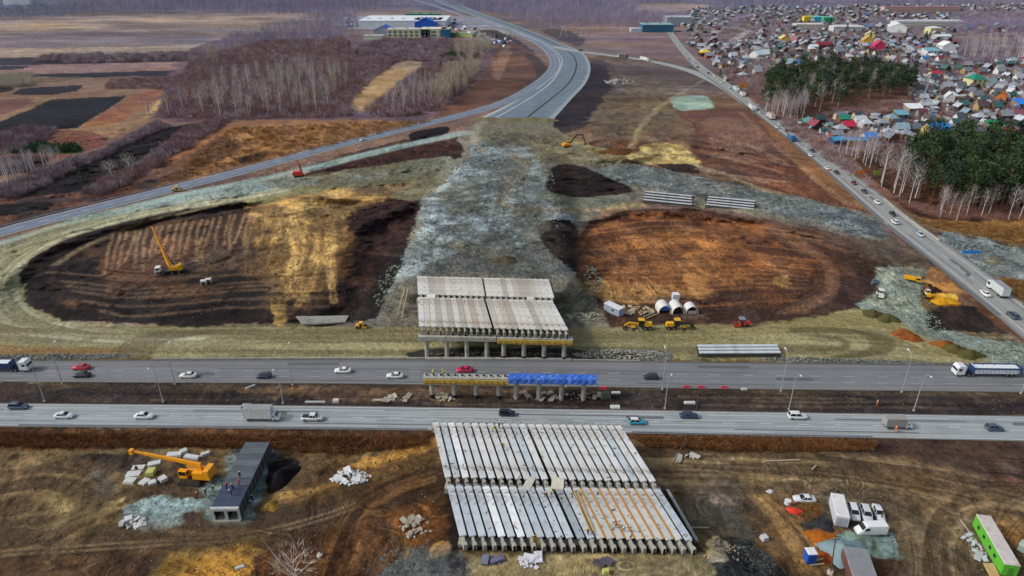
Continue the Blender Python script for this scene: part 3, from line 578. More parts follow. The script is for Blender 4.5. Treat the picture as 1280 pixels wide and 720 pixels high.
# contrast and grain of the soil, with distance haze mixed into the far part
site = sstep(150, 175, PY) * (1 - GRV * .4) * (1 - .8 * SMO); SM1 = 1 - .55 * SMO
lum = (COL @ np.array([.3, .55, .15], np.float32))[..., None]
COL = COL * .92 + lum * np.array([1.05, 1.0, .86], np.float32) * .08
COL *= 1.12 * np.clip((lum / .075), .2, 4) ** (.22 * sstep(140, 170, PY))[..., None]
haze_mix = sstep(190, 0, PY)[..., None] * .42  # bluish distance haze painted into the ground colour, stronger farther away
COL = COL * (1 - haze_mix) + (lum * .7 + .06) * np.array([.92, .95, 1.22], np.float32) * haze_mix
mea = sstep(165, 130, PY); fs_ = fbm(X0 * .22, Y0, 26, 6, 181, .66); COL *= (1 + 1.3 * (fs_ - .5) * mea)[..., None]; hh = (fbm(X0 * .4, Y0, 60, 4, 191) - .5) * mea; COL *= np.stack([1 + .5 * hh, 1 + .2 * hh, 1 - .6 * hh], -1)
sh1 = fbm(X0, Y0, 5.5, 6, 61, .68); COL *= (1 + .95 * (sh1 - .5) * (.55 + .45 * site) * SM1)[..., None]
sh2 = fbm(X0, Y0, 1.1, 3, 67, .7); COL *= (1 + .9 * (sh2 - .5) * (.4 + .6 * site) * SM1)[..., None]
hue = (fbm(X0, Y0, 11, 4, 69) - .5) * site; COL *= np.stack([1 + .22 * hue, 1 + .02 * hue, 1 - .4 * hue], -1)
# wheel ruts: curves of an even field, in pairs, fading in and out
rf = fbm(X0, Y0, 70, 2, 141) * 60; rr = rf - np.floor(rf); m1_ = sstep(.48, .60, fbm(X0, Y0, 28, 3, 143)) * site
ln_ = np.exp(-((rr - .35) / .07) ** 2) + np.exp(-((rr - .62) / .07) ** 2)
COL *= (1 - .42 * ln_ * m1_)[..., None]
rf = fbm(X0 + 300, Y0 * .6, 55, 2, 151) * 46; rr = rf - np.floor(rf); m1_ = sstep(.50, .62, fbm(X0, Y0, 22, 3, 153)) * site
ln_ = np.exp(-((rr - .4) / .08) ** 2) + .7 * np.exp(-((rr - .7) / .08) ** 2); COL *= (1 + .45 * ln_ * m1_)[..., None]
# low wet places and pale dried crust
wet = sstep(.60, .70, fbm(X0, Y0, 16, 5, 161, .6)) * site; COL *= (1 - .22 * wet)[..., None]
dry = sstep(.60, .68, fbm(X0, Y0, 12, 5, 171, .65)) * site; COL = COL * (1 + .22 * dry)[..., None] + (.010 * dry)[..., None]
ston = fbm(X0, Y0, 0.55, 2, 71); st2 = fbm(X0, Y0, 1.9, 4, 73, .7)
COL *= np.clip(1 + GRV * (1.3 * (ston - .5) + 1.3 * (st2 - .5)), .25, 2)[..., None]
fg = sstep(545, 575, PY) * (1 - .4 * GRV); n4 = fbm(X0, Y0, 2.4, 5, 203, .72); COL *= (1.12 * (1 + 1.0 * (n4 - .5) * site * sstep(300, 420, PY)) * (1 + .20 * fg))[..., None]
rf = fbm(X0 + 90, Y0 * 1.3, 34, 2, 211) * 40; rr = rf - np.floor(rf); mk = sstep(.42, .58, fbm(X0, Y0, 20, 3, 213)) * fg
COL *= (1 - .45 * mk * (np.exp(-((rr - .3) / .06) ** 2) + np.exp(-((rr - .55) / .06) ** 2)) + .5 * mk * np.exp(-((rr - .42) / .05) ** 2))[..., None]
COL = np.clip(COL * KA * 1.12, 0.006, 0.8)

XX, YY = Garr(PX, PY, Zt)
nv = NX * NY
me = bpy.data.meshes.new('ground'); me.vertices.add(nv)
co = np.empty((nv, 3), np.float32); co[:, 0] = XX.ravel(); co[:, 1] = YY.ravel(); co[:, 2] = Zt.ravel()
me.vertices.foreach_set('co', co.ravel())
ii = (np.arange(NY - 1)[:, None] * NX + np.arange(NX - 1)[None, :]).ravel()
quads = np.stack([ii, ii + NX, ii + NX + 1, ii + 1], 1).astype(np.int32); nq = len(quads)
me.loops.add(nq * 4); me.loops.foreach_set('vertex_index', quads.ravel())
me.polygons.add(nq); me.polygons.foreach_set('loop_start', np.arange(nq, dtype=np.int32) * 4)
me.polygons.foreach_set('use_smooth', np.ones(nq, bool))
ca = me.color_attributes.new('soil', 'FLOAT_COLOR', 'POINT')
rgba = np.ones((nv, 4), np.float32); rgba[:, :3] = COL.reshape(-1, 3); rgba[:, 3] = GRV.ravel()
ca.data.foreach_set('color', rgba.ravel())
me.update(); me.validate()
m = bpy.data.materials.new('soil'); nt, b = nodes_of(m); N = nt.nodes; L = nt.links
at_ = N.new('ShaderNodeAttribute'); at_.attribute_name = 'soil'
tc = N.new('ShaderNodeTexCoord')
n1 = N.new('ShaderNodeTexNoise'); n1.inputs['Scale'].default_value = .9; n1.inputs['Detail'].default_value = 7; n1.inputs['Roughness'].default_value = .7
L.new(tc.outputs['Object'], n1.inputs['Vector'])
mr = N.new('ShaderNodeMapRange'); mr.inputs[1].default_value = .3; mr.inputs[2].default_value = .7; mr.inputs[3].default_value = .62; mr.inputs[4].default_value = 1.38
L.new(n1.outputs[0], mr.inputs[0])
vs = N.new('ShaderNodeVectorMath'); vs.operation = 'SCALE'; L.new(at_.outputs['Color'], vs.inputs[0]); L.new(mr.outputs[0], vs.inputs['Scale'])
L.new(vs.outputs[0], b.inputs['Base Color']); b.inputs['Roughness'].default_value = .95; b.inputs['Specular IOR Level'].default_value = .15
n2 = N.new('ShaderNodeTexNoise'); n2.inputs['Scale'].default_value = .45; n2.inputs['Detail'].default_value = 8; n2.inputs['Roughness'].default_value = .68
L.new(tc.outputs['Object'], n2.inputs['Vector'])
bp = N.new('ShaderNodeBump'); bp.inputs['Strength'].default_value = 1.0; bp.inputs['Distance'].default_value = 1.6
L.new(n2.outputs[0], bp.inputs['Height']); L.new(bp.outputs[0], b.inputs['Normal'])
me.materials.append(m); ground = bpy.data.objects.new('ground', me); C.objects.link(ground); tag(ground, kind='structure')
# land beyond the surveyed sheet
mb = MB()
xs = [-40000, -2200, 2200, 40000]
mb.add([(-45000, -3000, -12), (45000, -3000, -12), (45000, 50000, -12), (-45000, 50000, -12)], [(0, 1, 2, 3)])
o = mb.build('distant_terrain', mat('distant_land', (92, 84, 88), .95, var=.35, scale=.01, spec=.1)); tag(o, kind='structure')
del XX, YY, co, quads, rgba
# ------------------------------------------------------------------ daylight, thin overcast
w = bpy.data.worlds.new('World'); sc.world = w; w.use_nodes = True
nt = w.node_tree; nt.nodes.clear()
wo = nt.nodes.new('ShaderNodeOutputWorld'); bg = nt.nodes.new('ShaderNodeBackground'); sky = nt.nodes.new('ShaderNodeTexSky')
sky.sky_type = 'NISHITA'; sky.sun_disc = False; sky.sun_elevation = R(38); sky.sun_rotation = R(-98)
sky.air_density = 1.0; sky.dust_density = 3.0; sky.ozone_density = 1.5
hs = nt.nodes.new('ShaderNodeHueSaturation'); hs.inputs['Saturation'].default_value = .6
nt.links.new(sky.outputs[0], hs.inputs['Color']); nt.links.new(hs.outputs[0], bg.inputs[0]); nt.links.new(bg.outputs[0], wo.inputs[0])
bg.inputs[1].default_value = 0.15
sd = bpy.data.lights.new('sun', 'SUN'); so = bpy.data.objects.new('sun', sd); C.objects.link(so)
sd.energy = 2.1; sd.angle = R(10); sd.color = (1.0, .98, .96)
az = R(-98); el = R(38)
sv = Vector((math.sin(az) * math.cos(el), math.cos(az) * math.cos(el), math.sin(el)))
so.rotation_euler = (-sv).to_track_quat('-Z', 'Y').to_euler()
sc.view_settings.view_transform = 'Standard'; sc.view_settings.look = 'None'; sc.view_settings.exposure = 0; sc.view_settings.gamma = 1
sc.render.engine = 'CYCLES'; sc.cycles.max_bounces = 4; sc.cycles.diffuse_bounces = 2; sc.cycles.use_denoising = True
sc.cycles.use_adaptive_sampling = True; sc.cycles.adaptive_threshold = .02
# ------------------------------------------------------------------ carriageways
def asphalt(name, rgb, streak=.16, patch=.12, edge=None):
    m = bpy.data.materials.new(name); nt, b = nodes_of(m); N = nt.nodes; L = nt.links
    uv = N.new('ShaderNodeUVMap'); uv.uv_map = 'UVMap'
    sep = N.new('ShaderNodeSeparateXYZ'); L.new(uv.outputs[0], sep.inputs[0])
    cb = N.new('ShaderNodeCombineXYZ'); ml = N.new('ShaderNodeMath'); ml.operation = 'MULTIPLY'; ml.inputs[1].default_value = .008
    L.new(sep.outputs[0], ml.inputs[0]); L.new(ml.outputs[0], cb.inputs[0]); L.new(sep.outputs[1], cb.inputs[1])
    n1 = N.new('ShaderNodeTexNoise'); n1.inputs['Scale'].default_value = 1.1; n1.inputs['Detail'].default_value = 6; n1.inputs['Roughness'].default_value = .62; L.new(cb.outputs[0], n1.inputs['Vector'])
    n2 = N.new('ShaderNodeTexNoise'); n2.inputs['Scale'].default_value = .12; n2.inputs['Detail'].default_value = 6; n2.inputs['Roughness'].default_value = .65
    tc = N.new('ShaderNodeTexCoord'); L.new(tc.outputs['Object'], n2.inputs['Vector'])
    n3 = N.new('ShaderNodeTexNoise'); n3.inputs['Scale'].default_value = 3.0; n3.inputs['Detail'].default_value = 3; L.new(tc.outputs['Object'], n3.inputs['Vector'])
    def mrg(src, lo, hi):
        r = N.new('ShaderNodeMapRange'); r.inputs[1].default_value = .3; r.inputs[2].default_value = .7; r.inputs[3].default_value = lo; r.inputs[4].default_value = hi; L.new(src, r.inputs[0]); return r.outputs[0]
    a = mrg(n1.outputs[0], 1 - streak, 1 + streak); c = mrg(n2.outputs[0], 1 - patch, 1 + patch); d = mrg(n3.outputs[0], .95, 1.05)
    m1 = N.new('ShaderNodeMath'); m1.operation = 'MULTIPLY'; L.new(a, m1.inputs[0]); L.new(c, m1.inputs[1])
    m2 = N.new('ShaderNodeMath'); m2.operation = 'MULTIPLY'; L.new(m1.outputs[0], m2.inputs[0]); L.new(d, m2.inputs[1])
    # wheel paths: lighter lanes, darker centre and shoulders, from the lateral metre
    vs = N.new('ShaderNodeVectorMath'); vs.operation = 'SCALE'; vs.inputs[0].default_value = al(*rgb); L.new(m2.outputs[0], vs.inputs['Scale'])
    last = vs.outputs[0]
    if edge:
        at2 = N.new('ShaderNodeAttribute'); at2.attribute_name = 'verge'
        ad = N.new('ShaderNodeMath'); ad.operation = 'MULTIPLY_ADD'; L.new(n2.outputs[0], ad.inputs[0]); ad.inputs[1].default_value = .8
        su = N.new('ShaderNodeMath'); su.operation = 'SUBTRACT'; L.new(at2.outputs['Fac'], su.inputs[0]); su.inputs[1].default_value = .4
        L.new(su.outputs[0], ad.inputs[2])
        cl = N.new('ShaderNodeClamp'); L.new(ad.outputs[0], cl.inputs[0])
        mm = N.new('ShaderNodeMix'); mm.data_type = 'RGBA'; L.new(cl.outputs[0], mm.inputs[0]); L.new(last, mm.inputs[6]); mm.inputs[7].default_value = (*al(*edge), 1); last = mm.outputs[2]
    L.new(last, b.inputs['Base Color']); b.inputs['Roughness'].default_value = .82; b.inputs['Specular IOR Level'].default_value = .35
    return m
def edges_from_px(top, bot, n=60, z=.06):
    xs = np.linspace(max(top[0][0], bot[0][0]), min(top[-1][0], bot[-1][0]), n)
    ty = np.interp(xs, [p[0] for p in top], [p[1] for p in top]); by = np.interp(xs, [p[0] for p in bot], [p[1] for p in bot])
    return [G(x, y) for x, y in zip(xs, ty)], [G(x, y) for x, y in zip(xs, by)]
def edges_from_centre(pts, wid, n=10):
    P = [Vector((*p, 0)) for p in smooth_open([tuple(G(x, y)[:2]) for x, y in pts], n)]
    W = np.interp(np.linspace(0, 1, len(P)), np.linspace(0, 1, len(wid)), wid) if hasattr(wid, '__len__') else [wid] * len(P)
    A, B = [], []
    for i, p in enumerate(P):
        d = (P[min(i + 1, len(P) - 1)] - P[max(i - 1, 0)]).normalized(); nrm = Vector((-d.y, d.x, 0))
        A.append(p + nrm * W[i] / 2); B.append(p - nrm * W[i] / 2)
    return A, B
def ribbon(name, A, B, material, z=.06, cuts=(0, .12, .5, .88, 1), kind='structure', verge=(1, 0, 0, 0, 1), f0=0, f1=1):
    n = len(A); vs = []; fs = []; uv = []; vg = []; acc = 0; k = len(cuts)
    for i in range(n):
        if i: acc += ((A[i] + B[i]) / 2 - (A[i - 1] + B[i - 1]) / 2).length
        wdt = (A[i] - B[i]).length
        for j, c in enumerate(cuts):
            p = A[i].lerp(B[i], f0 + (f1 - f0) * c); vs.append((p.x, p.y, z)); uv.append((acc, c * wdt)); vg.append(verge[j])
    for i in range(n - 1):
        for j in range(k - 1): fs.append((i * k + j, i * k + j + 1, (i + 1) * k + j + 1, (i + 1) * k + j))
    me = bpy.data.meshes.new(name); me.from_pydata(vs, [], fs); me.materials.append(material)
    u = me.uv_layers.new(name='UVMap'); lv = [l.vertex_index for l in me.loops]
    u.data.foreach_set('uv', [c for i in lv for c in uv[i]])
    a = me.attributes.new('verge', 'FLOAT', 'POINT'); a.data.foreach_set('value', vg)
    import bmesh
    bm = bmesh.new(); bm.from_mesh(me); bmesh.ops.recalc_face_normals(bm, faces=bm.faces); bm.to_mesh(me); bm.free()
    if me.polygons[0].normal.z < 0: me.flip_normals()
    o = bpy.data.objects.new(name, me); C.objects.link(o); tag(o, kind=kind); return o
def stripes(name, A, B, lines, z, m):
    """painted lines: (fraction across, width m, dash, gap) - dash 0 is unbroken"""
    vs, fs = [], []
    acc = [0]
    for i in range(1, len(A)): acc.append(acc[-1] + ((A[i] + B[i]) / 2 - (A[i - 1] + B[i - 1]) / 2).length)
    def pt(s, f):
        i = min(max(int(np.searchsorted(acc, s)) - 1, 0), len(A) - 2); t = (s - acc[i]) / max(acc[i + 1] - acc[i], 1e-6)
        return A[i].lerp(A[i + 1], t).lerp(B[i].lerp(B[i + 1], t), f)
    for f, wdt, dash, gap in lines:
        s = 0.0
        step = dash if dash else 12.0
        while s + step < acc[-1]:
            wt = (pt(s, 0) - pt(s, 1)).length; h = wdt / 2 / wt
            q = [pt(s, f - h), pt(s, f + h), pt(s + step, f + h), pt(s + step, f - h)]
            o = len(vs); vs += [(p.x, p.y, z) for p in q]; fs.append((o, o + 1, o + 2, o + 3)); s += step + gap
    me = bpy.data.meshes.new(name); me.from_pydata(vs, [], fs); me.materials.append(m); me.update()
    if me.polygons[0].normal.z < 0: me.flip_normals()
    o = bpy.data.objects.new(name, me); C.objects.link(o); tag(o, kind='structure'); return o
A_NEAR = edges_from_px([(-150, 502), (0, 504), (427, 507.5), (854, 513.5), (1280, 520), (1430, 522)], [(-150, 532), (0, 533.5), (427, 537), (854, 543), (1280, 552), (1430, 555)])
A_FAR = edges_from_px([(-150, 451), (0, 451), (427, 449), (640, 449), (854, 452), (1280, 457), (1430, 459)], [(-150, 477), (0, 477.5), (427, 480), (854, 486), (1280, 491), (1430, 493)])
asp1 = asphalt('worn_asphalt_near', (154, 160, 160), .3, .16, edge=(112, 110, 106))
asp2 = asphalt('worn_asphalt_far', (122, 124, 126), .3, .16, edge=(92, 86, 80))
ribbon('highway_carriageway', *A_NEAR, asp1)
ribbon('highway_carriageway', *A_FAR, asp2)
paintm = mat('road_paint', (222, 224, 222), .7, var=.25, scale=.8)
stripes('lane_markings', *A_NEAR, [(.06, .16, 0, 0), (.5, .15, 3, 6), (.93, .16, 0, 0)], .075, paintm)
stripes('lane_markings', *A_FAR, [(.50, .15, 3, 6), (.72, .13, 3, 6), (.95, .14, 0, 0)], .075, mat('worn_road_paint', (176, 178, 176), .7, var=.3, scale=.8))
CV = [(-150, 334), (0, 291), (60, 275), (120, 260), (200, 240), (300, 215), (400, 188), (500, 163), (570, 146), (620, 132), (655, 116), (686, 94), (694, 78), (684, 62), (660, 48), (620, 34), (580, 20), (545, 8), (500, -6)]
A_CURVE = edges_from_centre(CV, 11.0)
asp3 = asphalt('new_bluish_asphalt', (116, 126, 142), .2, .14, edge=(150, 154, 158))
ribbon('ring_road', *A_CURVE, asp3, z=.12)
stripes('lane_markings', *A_CURVE, [(.05, .35, 0, 0), (.95, .35, 0, 0), (.5, .2, 4, 5)], .15, paintm)
# wide unfinished road
WA = [G(x, y) for x, y in smooth_open([(598, 149), (640, 128), (672, 108), (690, 88), (694, 72), (676, 54), (650, 42), (610, 26), (560, 8), (530, -8)], 8)]
WB = [G(x, y) for x, y in smooth_open([(692, 149), (714, 124), (732, 104), (738, 84), (728, 66), (700, 54), (672, 42), (640, 30), (590, 12), (552, -8)], 8)]
asp4 = asphalt('fresh_base_course', (108, 122, 134), .24, .16, edge=(156, 172, 172))
ribbon('unfinished_dual_carriageway', WA, WB, asp4, z=.06)
stripes('median_trench', WA, WB, [(.62, 1.6, 0, 0)], .10, mat('trench_dark', (30, 32, 36), .9))
# link to the right and the slanting road
A_LINK = edges_from_centre([(690, 58), (720, 64), (760, 69), (810, 76), (860, 88), (900, 106), (935, 130)], [14, 12, 11, 11, 10])
ribbon('link_road', *A_LINK, asphalt('pale_asphalt', (158, 162, 162), .12, .1, edge=(160, 158, 152)), z=.18)
A_SLANT = edges_from_centre([(830, 30), (848, 56), (872, 82), (905, 106), (950, 138), (1008, 182), (1062, 226), (1122, 277), (1200, 336), (1278, 398), (1330, 440), (1420, 510)], [10, 12, 14, 15, 15.5, 15.5])
ribbon('slanting_road', *A_SLANT, asphalt('grey_asphalt', (154, 154, 150), .26, .14, edge=(104, 100, 94)), z=.24 - .0)
stripes('lane_markings', *A_SLANT, [(.2, .16, 0, 0), (.5, .16, 3, 6), (.8, .16, 0, 0)], .27, paintm)
stripes('lane_markings', WA, WB, [(.20, .9, 0, 0), (.03, 1.2, 0, 0)], .11, mat('pale_kerb_line', (206, 212, 214), .8, var=.3))
tar = mat('dark_tar_patch', (104, 106, 108), .8, var=.2); tar2 = mat('dark_tar_patch_far', (92, 93, 95), .8, var=.2); pal = mat('pale_wear', (176, 182, 182), .8, var=.15)
stripes('asphalt_repairs', *A_NEAR, [(.27, .5, 31, 47), (.34, 1.4, 9, 83), (.76, .4, 44, 61), (.68, 1.6, 12, 131), (.48, .12, 60, 5)], .068, tar)
stripes('asphalt_repairs', *A_FAR, [(.20, 1.3, 14, 97), (.40, .4, 52, 40), (.62, 1.5, 10, 71), (.84, .4, 37, 66), (.30, .12, 60, 9)], .068, tar2)
stripes('wheel_wear', *A_NEAR, [(.18, .35, 23, 11), (.40, .3, 41, 17), (.60, .35, 35, 9), (.85, .3, 27, 21)], .071, pal)
stripes('asphalt_repairs', *A_SLANT, [(.3, .5, 33, 27), (.45, 1.6, 12, 61), (.66, .5, 46, 31), (.9, 1.2, 80, 3)], .25, tar)
# ------------------------------------------------------------------ unfinished flyovers
conc = mat('girder_concrete', (0, 0, 0), .8, var=.12, scale=.5, objcol=True, dirt=(116, 98, 76, .85), bump=.2)
conc2 = mat('cast_concrete', (168, 166, 154), .85, var=.2, scale=.8, dirt=(92, 88, 78, .7), bump=.3)
dark_conc = mat('girder_flank', (88, 86, 84), .9, var=.2, scale=.8)
form = mat('yellow_formwork', (206, 168, 70), .75, var=.2, scale=1.2, dirt=(120, 90, 50, .6))
ply = mat('orange_plywood', (186, 140, 76), .8, var=.18, scale=.9, dirt=(120, 86, 50, .5))
DECK = 8.7
def girder_meshes(L, w, e1=1.2):
    hw = w / 2
    f = MB(); f.box(-hw, hw, .9, L - e1, 1.36, 1.58)
    # haunches under the slab
    f.prism([(-hw + .15, 1.36), (hw - .15, 1.36), (.22, 1.16), (-.22, 1.16)], .9, L - e1, axis='y')
    fm = f.mesh('slab', conc)
    k = MB(); k.box(-.17, .17, 0, L, .32, 1.38); k.box(-.36, .36, 0, L, 0, .33)
    k.box(-.33, .33, 0, .75, 0, 1.40); k.box(-.33, .33, L - .75, L, 0, 1.40)
    for y in (1.3, L - 1.3): k.box(-.19, .19, y - .12, y + .12, .3, 1.36)
    km = k.mesh('web', conc2)
    r = MB()
    r.bar((-.2, .4, 1.38), (-.2, .4, 1.68), .05); r.bar((-.2, .4, 1.66), (.2, .4, 1.66), .05); r.bar((.2, .4, 1.38), (.2, .4, 1.68), .05)
    rm = r.mesh('lifting_loop', mat('rusty_steel', (96, 62, 44), .8, metal=.3))
    return fm, km, rm
def girder_span(bridge, span, TL, TR, BL, BR, n, split, gapw, tones, joints=None, fillw=.0, e1=1.2):
    """beams side by side between two bents, from the corner spots of the deck"""
    tl, tr, bl, br = [G(x, y, DECK) for x, y in (TL, TR, BL, BR)]
    pitch_t = (tr - tl).length / (n + gapw)
    wid = pitch_t * (0.72 if not fillw else fillw)
    Lm = ((bl - tl).length + (br - tr).length) / 2 + .6 + e1
    fm, km, rm = girder_meshes(Lm, wid, e1)
    out = []
    for i in range(n):
        t = (i + .5 + (gapw if i >= split else 0)) / (n + gapw)
        a = tl.lerp(tr, t); b = bl.lerp(br, t); d = (b - a).normalized()
        mid = (a + b) / 2; s = mid + d * ((e1 - .9) / 2) - d * Lm / 2
        rz = math.atan2(d.y, d.x) - math.pi / 2
        lab = 'pale T-shaped concrete girder, %s from the left in the %s span of the %s flyover' % (ORD[i], span, bridge)
        root = thing('concrete_girder', lab, 'girder', (s.x, s.y, DECK - 1.58), rz, 'girders laid on the %s flyover' % bridge)
        tone = tones(i); 
        for nm, me_ in (('slab', fm), ('web', km), ('lifting_loops', rm)):
            o = bpy.data.objects.new(nm if nm != 'lifting_loops' else 'lifting_loop', me_); C.objects.link(o); o.parent = root
            o.color = (*al(*tone), 1)
        out.append((s, d, rz, wid))
    if joints:
        for i in joints:
            (s1, d1, rz, w1), (s2, _, _, _) = out[i], out[i + 1]
            m_ = (s1 + s2) / 2; g = (s2 - s1).length - w1
            b = MB(); b.box(-g * .5, g * .5, 1.0, Lm - 2.2, 0, .035)
            o = b.build('plywood_strip', ply); o.location = (m_.x, m_.y, DECK + .006); o.rotation_euler = (0, 0, rz)
            tag(o, 'orange plywood strip over the joint right of the %s girder of the %s %s span' % (ORD[i], bridge, span), 'formwork', 'plywood strips between girders')
    return out, Lm
rnd = random.Random(5)
def tone_near(i):
    t = rnd.choice([(204, 208, 208), (212, 212, 206), (192, 202, 206), (218, 220, 218), (208, 210, 208)])
    if i in (2,): t = (232, 236, 236)
    return t
def tone_near2(i):
    if i in (4, 6): return (236, 240, 240)
    if 14 <= i <= 21: return rnd.choice([(206, 202, 194), (196, 196, 190)])
    if i == 12: return (160, 172, 176)
    return rnd.choice([(184, 194, 202), (196, 204, 208), (206, 208, 206), (190, 198, 204)])
n1, LN1 = girder_span('near', 'far', (539, 527), (777, 532), (555, 597), (822, 602), 24, 12, .14, tone_near)
n2, LN2 = girder_span('near', 'close', (557, 606), (826, 611), (573, 670), (868, 675.5), 24, 12, .14, tone_near2, joints=[14, 15, 16, 17, 18, 19, 20, 21], fillw=.74, e1=2.1)
tf = lambda i: (214, 214, 208) if i in (0, 23) else rnd.choice([(204, 200, 188), (190, 184, 170), (212, 208, 198), (178, 172, 160)])
f1, LF1 = girder_span('distant', 'far', (521, 345), (686, 349), (522.5, 368), (693, 372.5), 24, 12, .3, tf, fillw=.95)
f2, LF2 = girder_span('distant', 'close', (521.7, 371), (690.5, 375.5), (523.5, 407.7), (711, 413), 24, 12, .3, tf, joints=[1, 7, 8, 9, 14, 15], fillw=.93, e1=2.0)
# joint fillers on the distant deck (mortar already poured)
for (res, Lm, sp) in ((f1, LF1, 'far'), (f2, LF2, 'close')):
    b = MB()
    for i in range(23):
        if i == 11 or i == 22 or (sp == 'close' and i in (1, 7, 8, 9, 14, 15)): continue
        (s1, d1, rz, w1), (s2, _, _, _) = res[i], res[i + 1]; m_ = (s1 + s2) / 2; g = (s2 - s1).length - w1
        nrm = Vector((-d1.y, d1.x, 0)) * (g / 2 + .02); e0 = m_ + d1 * 1.0; e1 = m_ + d1 * (Lm - 2.2)
        vs = [e0 + nrm, e0 - nrm, e1 - nrm, e1 + nrm]
        b.add([(v.x, v.y, DECK - .12) for v in vs] + [(v.x, v.y, DECK - .02) for v in vs], [(4, 5, 6, 7), (0, 1, 5, 4), (1, 2, 6, 5), (2, 3, 7, 6), (3, 0, 4, 7), (3, 2, 1, 0)])
    o = b.build('mortar', mat('joint_mortar', (140, 136, 126), .9, var=.3, scale=.6)); tag(o, 'grey mortar poured in the joints of the %s span of the distant flyover' % sp, 'mortar', kind='thing')

def pier(label, p0, p1, ztop, cols, colr=.62, capw=1.7, caph=1.25, form_on=False, zc=None, base=0.0, group='bents of the flyovers'):
    """bent: cap beam from p0 to p1 (ground plan), columns at the given fractions"""
    p0 = Vector((p0.x, p0.y, 0)); p1 = Vector((p1.x, p1.y, 0)); d = p1 - p0; L = d.length; rz = math.atan2(d.y, d.x)
    t = thing('bridge_pier', label, 'pier', (p0.x, p0.y, base), rz, group)
    m_ = MB(); m_.box(0, L, -capw / 2, capw / 2, ztop - caph - base, ztop - base); m_.build('cap_beam', conc2, t)
    if form_on:
        f_ = MB(); f_.box(.2, L - .05, -capw / 2 - .22, -capw / 2 - .02, ztop - caph - .35 - base, ztop - .35 - base)
        f_.box(.2, L - .05, capw / 2 + .02, capw / 2 + .22, ztop - caph - .35 - base, ztop - .35 - base)
        f_.box(.2, L - .05, -capw / 2 - .22, capw / 2 + .22, ztop - caph - .45 - base, ztop - caph - .04 - base)
        k = 0.6
        while k < L - .3:
            f_.box(k, k + .12, -capw / 2 - .36, -capw / 2 - .2, ztop - caph - .3 - base, ztop - .4 - base); k += 1.5
        f_.build('formwork', form, t)
    for c in cols:
        b = MB(); b.cyl((c * L, 0, -.3), (c * L, 0, ztop - caph - base), colr, n=20); b.build('column', conc2, t, smooth=False)
        b = MB(); b.cyl((c * L, 0, -.3), (c * L, 0, 1.1), colr + .02, n=20); 
        if form_on: b.build('column_collar', mat('bitumen', (26, 26, 28), .8), t)
    return t
zc = DECK - 1.58 - .12
CF = (.1, .37, .63, .9)
def bent_line(xl, xr, y, z): return G(xl, y, z), G(xr, y + (xr - xl) * .018, z)
# distant flyover: visible bent, plus the middle and back ones under the deck
a, b_ = G(522, 419.2, zc), G(620, 420.4, zc)
pier('plain concrete bent with four columns under the left half of the distant flyover', a, b_, zc, [(x - 522) / 98 for x in (532.5, 557.8, 583, 608.3)])
a, b_ = G(621, 420.8, zc), G(716, 422.6, zc)
pier('bent with yellow formwork and four columns under the right half of the distant flyover', a, b_, zc, [(x - 621) / 95 for x in (629.6, 654.9, 680.5, 705.8)], form_on=True)
for (nm, xa, xb, y) in (('left', 521, 607, 374), ('right', 608, 692, 375.5)):
    pier('hidden middle bent under the %s half of the distant flyover' % nm, G(xa, y, zc), G(xb, y + 1.6, zc), zc, CF)
for (nm, fl, xa, xb, y) in (('left', 'far edge', 540, 658, 532), ('right', 'far edge', 659, 780, 534.4), ('left', 'middle', 556, 688, 607), ('right', 'middle', 689, 826, 609.4), ('left', 'close edge', 573, 714, 676), ('right', 'close edge', 715, 862, 678.5)):
    pier('concrete bent at the %s of the near flyover, %s half' % (fl, nm), G(xa, y, zc), G(xb, y + (xb - xa) * .02, zc), zc, CF)
# bearings row along the far edge of the near deck: girder ends show as pale blocks
# median pier being built
zm = 6.5
a, b_ = G(529, 469.5, zm), G(636, 471.2, zm)
pier('median bent with yellow formwork and round bearings, left of the blue tarpaulin', a, b_, zm, [(x - 529) / 107 for x in (539, 567, 595, 623.5)], capw=2.1, form_on=True)
d = (b_ - a)
for i in range(12):
    p = a.lerp(b_, (i + .5) / 12)
    t = thing('bridge_bearing', 'round black rubber bearing on white seat, %s from the left on the median bent' % ORD[i], 'bearing', (p.x, p.y, zm), 0, 'bearings on the median bent')
    m_ = MB(); m_.box(-.5, .5, -.45, .45, 0, .18); m_.build('bearing_seat', mat('white_grout', (214, 210, 202), .8), t)
    m_ = MB(); m_.cyl((0, 0, .18), (0, 0, .4), .36, n=16); m_.build('rubber_pad', mat('black_rubber', (34, 34, 38), .6), t)
a, b_ = G(636.5, 471.2, zm), G(745, 473, zm)
pt_ = pier('median bent with four columns wrapped in blue tarpaulin', a, b_, zm, [(x - 637) / 108 for x in (646, 674.5, 702.7, 730.7)], capw=2.0)
# the tarpaulin: draped, creased
L = (b_ - a).length; nx, nq = 90, 22; vs = []; fs = []
rn = random.Random(8)
for i in range(nx + 1):
    x = -.2 + (L + .5) * i / nx
    for j in range(nq + 1):
        s = j / nq * 4.9 - 2.45      # along the girth
        if abs(s) < 1.25: y, z = s, zm + .55 - .12 * s * s
        else: y, z = math.copysign(1.25 + .12 * (abs(s) - 1.25), s), zm + .37 - (abs(s) - 1.25) * 1.12
        k = .07 * math.sin(x * 1.6 + s * 1.3) + .06 * math.sin(x * 3.7 - s * 2.2) + .05 * math.sin(x * 7.1 + s * 4.1) + rn.uniform(-.03, .03)
        vs.append((x, y + (k if abs(s) > 1.0 else 0), z + (k * .9 if abs(s) < 1.7 else k * .4)))
for i in range(nx):
    for j in range(nq): q = i * (nq + 1) + j; fs.append((q, q + 1, q + nq + 2, q + nq + 1))
